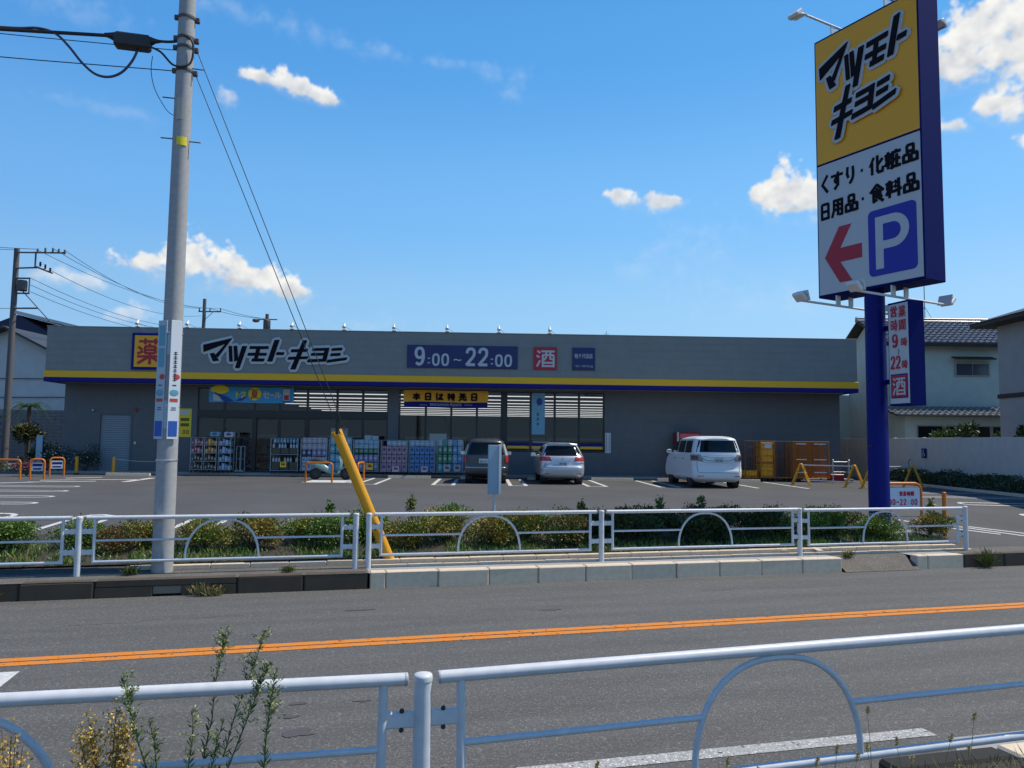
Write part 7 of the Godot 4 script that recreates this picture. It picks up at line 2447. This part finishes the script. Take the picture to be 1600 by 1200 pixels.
func make_right_side() -> void:
	# wall of concrete panels along the right side, with its hedge and kerb
	var w := thing("panel_wall", "long pale concrete panel wall along the right side of the car park", "wall", Transform3D(Basis(), Vector3(17.75, 0, -32)))
	var pm := Mb.new()
	pm.bx(-0.06, 0.06, 0, 1.98, -1.24, 1.24, 0.012)
	var pmm := pm.done()
	var cm := Mb.new()
	cm.bx(-0.085, 0.075, 0, 2.0, -0.06, 0.06, 0.01)
	var cmm := cm.done()
	for k in 14:
		part(w, "wall_panel", pmm, mats.wall_panel, Transform3D(Basis(), Vector3(0, 0, 13.8 - 2.5 * k - 1.25 + 0.05)))
		part(w, "post", cmm, mats.wall_panel, Transform3D(Basis(), Vector3(0, 0, 13.8 - 2.5 * k + 0.05)))
	var sg := thing("wheelchair_sign", "small blue wheelchair parking sign on the pale panel wall", "sign", Transform3D(Basis(Vector3.UP, -PI / 2), Vector3(17.66, 1.12, -33.0)))
	var m := Mb.new()
	m.bx(-0.27, 0.27, 0, 0.62, 0, 0.03, 0.006)
	sg.scale = Vector3(0.66, 0.66, 1)
	part(sg, "board", m, mats.band_blue)
	m = Mb.new()
	m.ball(Vector3(-0.04, 0.5, 0.031), Vector3(0.05, 0.05, 0.004), 5, 10)
	m.tube([Vector3(-0.04, 0.44, 0.033), Vector3(-0.02, 0.28, 0.033), Vector3(0.1, 0.28, 0.033), Vector3(0.16, 0.14, 0.033)], 0.022, 5)
	var ring := []
	for k in 10:
		var a := 2.0 + k * 0.45
		ring.append(Vector3(0.0 + cos(a) * 0.12, 0.22 + sin(a) * 0.12, 0.033))
	m.tube(ring, 0.016, 5)
	part(sg, "symbol", m, mats.sign_white)
	m = Mb.new()
	m.tube([Vector3(0, 0, 0), Vector3(0, 0.75, 0), Vector3(0, 0.85, 0.1), Vector3(0, 0.85, 0.2)], 0.015, 6)
	single("tap_pipe", "thin bent pipe standing left of the wheelchair sign", "pipe", m, mats.old_pole, Transform3D(Basis(), Vector3(17.5, 0.2, -34.0)))
	var hg := thing("hedge", "long low dark hedge at the foot of the panel wall", "hedge", Transform3D(Basis(), Vector3(17.2, 0, -28)))
	var l := Mb.new()
	l.colored = true
	for k in 16000:
		var z := rng.randf_range(-7.0, 12.0)
		var top := 0.50 + 0.07 * sin(z * 2.1) + 0.05 * sin(z * 5.3 + 1.0)
		var p := Vector3(rng.randf_range(-0.38, 0.4), rng.randf() * top, z)
		if rng.randf() < 0.6:
			if rng.randf() < 0.5:
				p.x = -0.38 + rng.randfn() * 0.04
			else:
				p.y = top + rng.randfn() * 0.04
		l.col = DARKS[rng.randi() % 4] * rng.randf_range(0.6, 1.1)
		var d := Vector3(rng.randfn(), rng.randfn() + 0.5, rng.randfn()).normalized()
		l.leaf(p, d, d.cross(Vector3(rng.randfn(), rng.randfn(), rng.randfn())).normalized(), 0.085, 0.045)
	part(hg, "foliage", l, mats.leaf)
	m = Mb.new()
	for k in 38:
		m.cyl(Vector3(rng.randf_range(-0.15, 0.15), 0, -6.9 + k * 0.5), Vector3(rng.randf_range(-0.25, 0.25), 0.4, -6.9 + k * 0.5), 0.012, -1, 5)
	part(hg, "stems", m, mats.bark).set_meta("kind", "stuff")
	var kb := Node3D.new()
	kb.name = "lot_kerb"
	add_child(kb)
	kb.set_meta("kind", "structure")
	m = Mb.new()
	m.bx(-0.075, 0.075, -0.2, 0.1, -0.295, 0.295, 0.015)
	var km := m.done()
	for k in 34:
		part(kb, "kerb_block", km, mats.kerb_new, Transform3D(Basis(), Vector3(16.68, 0.0, -36.0 + k * 0.6)))
	# the house behind the wall
	var h := thing("tiled_house", "pale green two storey house with a grey tiled roof behind the panel wall", "house", Transform3D(Basis(), Vector3(22, 0, -41)))
	m = Mb.new()
	m.bx(-3.3, 2.9, 3.2, 6.75, -1.6, 3.0)
	m.bx(-3.3, 2.9, 0, 3.2, -1.6, 4.4)
	m.bx(-6.0, -2.6, 0, 4.4, -5.0, -1.55)
	part(h, "wall", m, mats.stucco)
	m = Mb.new()
	m.prism(PackedVector2Array([Vector2(-3.0, 6.75), Vector2(1.6, 6.75), Vector2(-0.7, 8.0)]), -3.3, 2.9, Transform3D(Basis(Vector3.UP, PI / 2), Vector3.ZERO) * Transform3D(Basis(), Vector3.ZERO), true)
	part(h, "gable", m, mats.stucco)
	# roof: ridge along x at z 0.7
	m = Mb.new()
	m.prism(PackedVector2Array([Vector2(-3.6, 6.58), Vector2(-3.6, 6.68), Vector2(-0.7, 8.2), Vector2(2.2, 6.68), Vector2(2.2, 6.58), Vector2(-0.7, 8.1)]), -3.8, 3.4, Transform3D(Basis(Vector3.UP, PI / 2), Vector3.ZERO), true)
	part(h, "roof_deck", m, mats.dark_wood)
	tiled_roof(h, "roof_tile", Vector3(-3.8, 8.2, 0.7), Vector3(3.4, 8.2, 0.7), Vector3(0, -1.52, 2.9), 24, 9, mats.roof_tile)
	m = Mb.new()
	m.cyl(Vector3(-3.85, 8.28, 0.7), Vector3(3.45, 8.28, 0.7), 0.13, -1, 10)
	m.bx(-3.85, 3.45, 8.12, 8.24, 0.55, 0.85, 0.02)
	part(h, "ridge", m, mats.roof_tile_pale)
	m = Mb.new()
	m.bx(-3.75, 3.4, 6.52, 6.6, 3.5, 3.62, 0.02)
	part(h, "gutter", m, mats.dark_wood)
	m = Mb.new()
	m.box(Transform3D(Basis(Vector3.RIGHT, 0.24), Vector3(-0.3, 3.3, 4.0)), Vector3(7.3, 0.08, 2.0), 0.01)
	part(h, "porch_roof_deck", m, mats.dark_wood)
	tiled_roof(h, "porch_tile", Vector3(-3.95, 3.55, 3.02), Vector3(3.35, 3.55, 3.02), Vector3(0, -0.5, 1.95), 24, 5, mats.roof_tile_pale)
	m = Mb.new()
	m.bx(-0.05, 1.68, 5.1, 5.78, 2.95, 3.06)
	var win := part(h, "window", m, mats.stucco_grey)
	m = Mb.new()
	m.bx(0.02, 0.8, 5.16, 5.72, 3.05, 3.075)
	m.bx(0.84, 1.61, 5.16, 5.72, 3.05, 3.07)
	part(win, "pane", m, mat("window_dim", lin(0.05, 0.06, 0.075), 0.12))
	m = Mb.new()
	m.box(Transform3D(Basis(Vector3.RIGHT, 0.3), Vector3(0.82, 6.0, 3.2)), Vector3(2.0, 0.06, 0.45), 0.01)
	part(h, "awning", m, mats.dark_wood)
	for q in [[-2.75, -1.5], [-1.4, -0.15], [-0.05, 0.75], [0.82, 1.95]]:
		m = Mb.new()
		m.bx(q[0], q[1], 1.55, 2.62, 4.38, 4.44)
		var wn := part(h, "window", m, mats.stucco_grey)
		m = Mb.new()
		m.bx(q[0] + 0.05, q[1] - 0.05, 1.6, 2.57, 4.43, 4.455)
		part(wn, "pane", m, mats.car_glass)
	m = Mb.new()
	m.bx(-3.36, -3.28, 4.0, 5.8, 0.8, 2.0)
	var wl := part(h, "window", m, mats.stucco_grey)
	m = Mb.new()
	m.bx(-3.38, -3.355, 4.05, 5.75, 0.85, 1.95)
	part(wl, "pane", m, mats.car_glass)
	m = Mb.new()
	m.bx(2.4, 2.9, 3.3, 5.2, 3.0, 3.1, 0.01)
	part(h, "side_shutter", m, mats.dark_wood)
	# television aerial on its ridge
	var ta := thing("roof_aerial", "tall thin television aerial on the ridge of the tiled house", "aerial", Transform3D(Basis(), Vector3(21.8, 8.3, -40.3)))
	m = Mb.new()
	m.cyl(Vector3(0, 0, 0), Vector3(0, 4.6, 0), 0.022, 0.016, 6)
	for a in 3:
		m.cyl(Vector3(0, 0.7, 0), Vector3(cos(a * 2.1) * 0.4, 0, sin(a * 2.1) * 0.4), 0.012, -1, 5)
	part(ta, "mast", m, mats.old_pole)
	m = Mb.new()
	m.bx(-0.09, 0.09, 1.95, 2.2, -0.06, 0.06, 0.02)
	part(ta, "booster_box", m, mats.slate)
	# neighbour at the right edge
	var nb := thing("grey_house", "grey plastered house with a dark eave cut by the right edge", "house", Transform3D(Basis(), Vector3(23.5, 0, -27)))
	m = Mb.new()
	m.bx(-4.0, 4.0, 0, 6.45, -3.7, 4.0)
	part(nb, "wall", m, mats.stucco_grey)
	m = Mb.new()
	m.bx(-4.05, 4.05, 3.55, 3.72, -3.75, 4.05)
	part(nb, "belt_course", m, mats.dark_wood)
	m = Mb.new()
	m.bx(-4.7, 4.7, 6.45, 6.62, -4.4, 4.7, 0.02)
	part(nb, "eave", m, mats.dark_wood)
	m = Mb.new()
	m.prism(PackedVector2Array([Vector2(-4.75, 6.62), Vector2(4.75, 6.62), Vector2(0, 8.1)]), -4.5, 4.75, Transform3D(), true)
	part(nb, "roof", m, mats.slate)
	# shrubs over the wall
	var i := 0
	for q in [[18.9, -33.5, 2.0, 0.55, "dark leafy shrub rising above the panel wall, left of the big one"], [19.6, -33.2, 2.35, 0.5, "leafy shrub standing highest above the panel wall"], [20.1, -31.4, 1.9, 0.5, "low shrub just above the panel wall in its middle"], [19.2, -28.4, 2.25, 0.55, "bright shrub above the panel wall beside the grey house"]]:
		var o := thing("garden_shrub", q[4], "shrub", Transform3D(Basis(), Vector3(q[0], 0, q[1])), "shrubs behind the panel wall")
		part(o, "foliage", leafy(900, Vector3(q[3], q[3] * 0.9, q[3]), [Color(0.07, 0.11, 0.02), Color(0.10, 0.14, 0.03), Color(0.04, 0.07, 0.02)], 0.14, 0.08, 60 + i), mats.leaf, Transform3D(Basis(), Vector3(0, q[2] - 0.05, 0)))
		m = Mb.new()
		m.tube([Vector3.ZERO, Vector3(0.05, q[2] * 0.5, 0), Vector3(0, q[2], 0)], [0.05, 0.04, 0.02], 7)
		part(o, "trunk", m, mats.bark)
		i += 1

func make_left_side() -> void:
	var h := thing("white_house", "large pale house with a dark sloping roof left of the shop", "house", Transform3D(Basis(), Vector3(-31, 0, -52)))
	var m := Mb.new()
	m.prism(PackedVector2Array([Vector2(-5.5, 0), Vector2(4.0, 0), Vector2(4.0, 6.0), Vector2(-0.6, 8.3), Vector2(-5.5, 5.9)]), -6.0, 4.0, Transform3D(), true)
	part(h, "wall", m, mats.left_wall)
	for s in [-1, 1]:
		m = Mb.new()
		var a := Vector3(-0.6, 8.36, -0.8)
		var e := Vector3(4.5, 5.86, -0.8) if s > 0 else Vector3(-6.0, 5.75, -0.8)
		var d := (e - a).normalized()
		m.box(Transform3D(Basis(d, Vector3(-d.y, d.x, 0) * s, Vector3(0, 0, s)).orthonormalized(), (a + e) / 2), Vector3((e - a).length(), 0.14, 11.0), 0.01)
		part(h, "roof", m, mats.slate)
	m = Mb.new()
	m.bx(-3.1, -2.5, 2.6, 4.9, 4.0, 4.06)
	var w := part(h, "window", m, mats.left_wall)
	m = Mb.new()
	m.bx(-3.0, -2.6, 2.7, 4.8, 4.06, 4.09)
	part(w, "pane", m, mats.car_glass)
	m = Mb.new()
	m.cyl(Vector3(-4.2, 5.15, 4.12), Vector3(3.95, 5.2, 4.12), 0.03, -1, 6)
	m.cyl(Vector3(-4.2, 3.95, 4.12), Vector3(3.95, 4.05, 4.12), 0.03, -1, 6)
	part(h, "conduit", m, mats.old_pole)
	m = Mb.new()
	m.bx(-0.4, 0.4, -0.25, 0.25, 0, 0.35, 0.03)
	part(h, "wall_unit", m, mats.old_pole, Transform3D(Basis(), Vector3(-2.5, 6.0, 4.0)))
	var d2 := thing("navy_house", "dark navy gabled house behind the white house at the far left", "house", Transform3D(Basis(), Vector3(-41.5, 0, -66)))
	m = Mb.new()
	m.prism(PackedVector2Array([Vector2(-6, 0), Vector2(4.2, 0), Vector2(4.2, 9.6), Vector2(0.6, 11.6), Vector2(-6, 9.0)]), -5, 3, Transform3D(), true)
	part(d2, "wall", m, mat("navy_wall", lin(0.022, 0.035, 0.075), 0.8))
	m = Mb.new()
	m.prism(PackedVector2Array([Vector2(0.6, 11.62), Vector2(9.0, 9.8), Vector2(9.0, 9.95), Vector2(0.6, 11.9)]), -5.3, 3.3, Transform3D(), true)
	part(d2, "roof", m, mats.left_wall)
	m = Mb.new()
	m.bx(4.2, 8.8, 0, 9.7, -4.5, 2.5)
	part(d2, "side_wing", m, mats.pale_blue_board)
	var bw := thing("block_wall", "grey block wall between the white house and the shop", "wall", Transform3D(Basis(), Vector3(-29.5, 0, -46.5)))
	m = Mb.new()
	m.bx(-0.395, 0.395, 0, 0.19, -0.1, 0.1, 0.008)
	var bm := m.done()
	for r in 16:
		for c in 9:
			part(bw, "block", bm, mats.block_wall, Transform3D(Basis(), Vector3(-1.2 + c * 0.8 + (0.4 if r % 2 else 0.0), r * 0.2, 0)))
	m = Mb.new()
	m.bx(-1.6, 5.6, 0, 3.2, -0.3, -0.101)
	part(bw, "backing", m, mats.block_wall)
	# plants in front of it
	var i := 0
	for q in [[-26.0, -41.5, 1.7, 0.7, [Color(0.10, 0.09, 0.02), Color(0.06, 0.07, 0.015), Color(0.03, 0.04, 0.01)], "rounded ochre and green garden shrub left of the shop"], [-24.0, -40.0, 0.5, 0.6, [Color(0.10, 0.10, 0.02), Color(0.05, 0.06, 0.015)], "low yellowish shrub at the left corner of the shop"], [-30.8, -43.0, 1.4, 1.2, DARKS, "dark shrub behind the left utility pole"], [-22.6, -37.0, 0.6, 0.75, DARKS, "low dark shrub beside the left shop wall"]]:
		var o := thing("garden_shrub", q[5], "shrub", Transform3D(Basis(), Vector3(q[0], 0, q[1])), "shrubs left of the shop")
		part(o, "foliage", leafy(1500, Vector3(q[3], q[3] * 1.0, q[3]), q[4], 0.16, 0.09, 160 + i), mats.leaf, Transform3D(Basis(), Vector3(0, q[2], 0)))
		m = Mb.new()
		m.cyl(Vector3.ZERO, Vector3(0, q[2], 0), 0.06, 0.04, 7)
		part(o, "trunk", m, mats.bark)
		i += 1
	var pt := thing("palm", "small palm like tree with drooping leaves beside the left utility pole", "tree", Transform3D(Basis(), Vector3(-27.6, 0, -44.0)))
	m = Mb.new()
	m.tube([Vector3.ZERO, Vector3(0.05, 1.8, 0), Vector3(0, 3.4, 0)], [0.13, 0.11, 0.1], 9)
	part(pt, "trunk", m, mats.bark)
	m = Mb.new()
	m.colored = true
	for k in 20:
		var a := k * 2.4
		var rise := 0.9 - 0.06 * k
		var dd := Vector3(cos(a), 0, sin(a))
		for s in 26:
			var t := s / 25.0
			var p := Vector3(0, 3.4, 0) + dd * 1.4 * t + Vector3.UP * (rise * t - 1.3 * t * t)
			m.col = [Color(0.03, 0.065, 0.018), Color(0.045, 0.08, 0.02)][k % 2]
			for e in [-1, 1]:
				var d3: Vector3 = (dd * 0.5 + dd.cross(Vector3.UP) * e + Vector3.DOWN * 0.5).normalized()
				m.leaf(p, d3, dd, 0.32 * (1.1 - t), 0.04)
	part(pt, "fronds", m, mats.leaf)
	# flowers behind the orange hoops
	i = 0
	for q in [[-19.2, 31.2, 0.45, [Color(0.30, 0.04, 0.12), Color(0.05, 0.09, 0.02), Color(0.04, 0.07, 0.02)], "flower clump with pinkish red blooms behind the wide orange hoop"], [-18.2, 31.5, 0.42, [Color(0.12, 0.10, 0.09), Color(0.30, 0.06, 0.12), Color(0.05, 0.08, 0.03)], "greyish flower clump right of the pink one"], [-18.6, 34.5, 0.85, [Color(0.75, 0.75, 0.75), Color(0.03, 0.05, 0.02), Color(0.02, 0.04, 0.02)], "white flowering clump behind the orange hoops"], [-17.5, 34.6, 0.7, [Color(0.03, 0.05, 0.02), Color(0.4, 0.4, 0.4)], "dark clump with a few white blooms next to the shop"], [-20.6, 32.0, 0.6, [Color(0.03, 0.05, 0.02), Color(0.05, 0.07, 0.03)], "dark leafy clump at the left edge"]]:
		var o := thing("flower_clump", q[4], "flowers", FB(q[0], 0, q[1]), "flower clumps by the left entrance")
		part(o, "foliage", leafy(1100, Vector3(0.75, q[2] * 0.8, 0.6), q[3], 0.07, 0.05, 260 + i), mats.leaf, Transform3D(Basis(), Vector3(0, q[2], 0)))
		part(o, "stems", twigs(Vector3(0.6, q[2], 0.5), 270 + i), mats.bark, Transform3D(Basis(), Vector3(0, q[2], 0)))
		i += 1
	var sb := thing("sign_board", "narrow pale blue board on a post left of the shop", "sign", FB(-20.0, 0, 35.5))
	m = Mb.new()
	m.cyl(Vector3(0, 0, 0), Vector3(0, 1.4, 0), 0.03)
	part(sb, "post", m, mats.rail_white)
	m = Mb.new()
	m.bx(-0.14, 0.14, 0.35, 1.65, 0.03, 0.07, 0.01)
	part(sb, "panel", m, mats.pale_blue_board)
	# old utility pole with its cross arms
	var up := thing("utility_pole", "dark old utility pole with cross arms at the left edge", "utility pole", Transform3D(Basis(), Vector3(-29.5, 0, -45)))
	m = Mb.new()
	m.lathe([Vector2(0.2, 0), Vector2(0.15, 12.7), Vector2(0, 12.72)], Transform3D(), 16)
	part(up, "shaft", m, mats.old_pole)
	for q in [[0.0, 2.95, 12.45, 12.45], [0.0, 1.3, 11.5, 11.55], [1.2, 2.25, 11.62, 11.22], [-0.1, 1.5, 9.1, 9.12], [0.0, 0.95, 10.9, 10.9], [0.0, 0.95, 10.0, 10.0]]:
		m = Mb.new()
		m.cyl(Vector3(q[0], q[2], 0.1), Vector3(q[1], q[3], 0.1), 0.05, -1, 8)
		part(up, "cross_arm", m, mats.old_pole)
	m = Mb.new()
	m.cyl(Vector3(1.2, 11.5, 0.1), Vector3(1.2, 12.5, 0.1), 0.05, -1, 8)
	m.cyl(Vector3(0.92, 9.95, 0.1), Vector3(0.92, 10.95, 0.1), 0.04, -1, 8)
	m.cyl(Vector3(0.1, 10.6, 0.1), Vector3(2.4, 8.2, 0.1), 0.03, -1, 6)
	part(up, "brace", m, mats.old_pole)
	for q in [[1.3, 12.55], [1.75, 12.6], [2.2, 12.6], [2.55, 12.55], [2.9, 12.5], [1.5, 11.75], [1.8, 11.6], [2.1, 11.4]]:
		m = Mb.new()
		m.lathe([Vector2(0, -0.14), Vector2(0.07, -0.12), Vector2(0.04, -0.04), Vector2(0.08, 0), Vector2(0.04, 0.06), Vector2(0.07, 0.12), Vector2(0, 0.16)], Transform3D(Basis(), Vector3(q[0], q[1], 0.1)), 8)
		part(up, "insulator", m, mats.sign_black if q[1] < 12 else mats.old_pole)
	m = Mb.new()
	m.lathe([Vector2(0, 0), Vector2(0.26, 0), Vector2(0.28, 0.05), Vector2(0.28, 0.55), Vector2(0.24, 0.62), Vector2(0, 0.64)], Transform3D(Basis(), Vector3(0.5, 10.15, 0.1)), 14)
	part(up, "transformer", m, mats.old_pole)
	# poles behind the shop
	var p2 := thing("utility_pole", "distant utility pole with one cross arm, seen above the shop roof", "utility pole", Transform3D(Basis(), Vector3(-32.4, 0, -80)))
	m = Mb.new()
	m.cyl(Vector3.ZERO, Vector3(0, 16.2, 0), 0.24, 0.17, 10)
	part(p2, "shaft", m, mats.old_pole)
	m = Mb.new()
	m.bx(-0.6, 1.75, 14.8, 14.92, -0.06, 0.06, 0.01)
	m.cyl(Vector3(0, 13.9, 0), Vector3(0.9, 14.8, 0), 0.03, -1, 6)
	part(p2, "cross_arm", m, mats.old_pole)
	for x in [-0.5, 0.6, 1.7]:
		m = Mb.new()
		m.cyl(Vector3(x, 14.9, 0), Vector3(x, 15.25, 0), 0.08, 0.05, 8)
		part(p2, "insulator", m, mats.old_pole)
	var p3 := thing("utility_pole", "distant transformer pole just above the shop roof", "utility pole", Transform3D(Basis(), Vector3(-29.0, 0, -90)))
	m = Mb.new()
	m.cyl(Vector3.ZERO, Vector3(0, 16.3, 0), 0.25, 0.2, 10)
	part(p3, "shaft", m, mats.old_pole)
	m = Mb.new()
	m.lathe([Vector2(0, 14.5), Vector2(0.42, 14.5), Vector2(0.42, 15.5), Vector2(0.3, 15.7), Vector2(0, 15.7)], Transform3D(), 12)
	part(p3, "transformer", m, mats.old_pole)
	m = Mb.new()
	m.bx(-1.7, 1.2, 15.6, 15.72, -0.06, 0.06, 0.01)
	m.ball(Vector3(-1.3, 15.5, 0), Vector3(0.45, 0.22, 0.2), 6, 8)
	part(p3, "cross_arm", m, mats.old_pole)
	# wires between the poles
	var wire := func(a: Vector3, b: Vector3, sag: float, label: String, r := 0.016) -> void:
		var t := Mb.new()
		var pts := []
		for k in 13:
			var s := k / 12.0
			pts.append(a.lerp(b, s) - Vector3(0, sag * 4 * s * (1 - s), 0))
		t.tube(pts, r, 5)
		single("power_line", label, "wire", t, mats.cable, Transform3D(), "power lines at the left")
	var base := Vector3(-29.5, 0, -45)
	i = 0
	for q in [[2.9, 12.6, -0.5, 15.2], [2.2, 12.7, 0.6, 15.2], [1.3, 12.6, 1.7, 15.2], [2.1, 11.4, -0.3, 14.4], [1.0, 10.9, -0.2, 13.2], [1.0, 10.5, 0.0, 12.9], [1.0, 10.1, 0.1, 12.6]]:
		wire.call(base + Vector3(q[0], q[1], 0.1), Vector3(-32.4 + q[2], q[3], -80), 0.9, "power line running from the old pole to the distant pole, %s from the top" % ["first", "second", "third", "fourth", "fifth", "sixth", "seventh"][i])
		i += 1
	for q in [[1.3, 12.65, -46, 13.9], [0.2, 12.6, -46, 13.5], [0.0, 9.1, -46, 9.6]]:
		wire.call(base + Vector3(q[0], q[1], 0.1), Vector3(q[2], q[3], -41), 0.4, "power line leaving the old pole to the left edge, %s" % ["uppermost", "middle", "lowest"][[13.9, 13.5, 9.6].find(q[3])])
	for q in [[0.6, 15.2, -0.8, 15.8], [1.7, 15.2, 0.6, 15.7]]:
		wire.call(Vector3(-32.4 + q[0], q[1], -80), Vector3(-29.0 + q[2], q[3], -90), 0.2, "short wire between the two distant poles, %s" % ("left one" if q[0] < 1 else "right one"), 0.025)
	# background row far left behind everything
	i = 0
	for q in [[-62, -95, 3.2], [-52, -100, 2.8], [-70, -80, 3.0]]:
		var o := thing("tree", "%s distant dark tree at the far left beyond the houses" % ["middle", "right", "left"][i], "tree", Transform3D(Basis(), Vector3(q[0], -0.9, q[1])), "distant trees at the far left")
		m = Mb.new()
		m.tube([Vector3.ZERO, Vector3(0.2, 2, 0), Vector3(0, 4.0, 0)], [0.3, 0.25, 0.15], 8)
		part(o, "trunk", m, mats.bark)
		part(o, "crown", leafy(1500, Vector3(q[2], q[2] * 0.9, q[2]), DARKS, 0.5, 0.3, 800 + i), mats.leaf, Transform3D(Basis(), Vector3(0, 4.5, 0)))
		i += 1
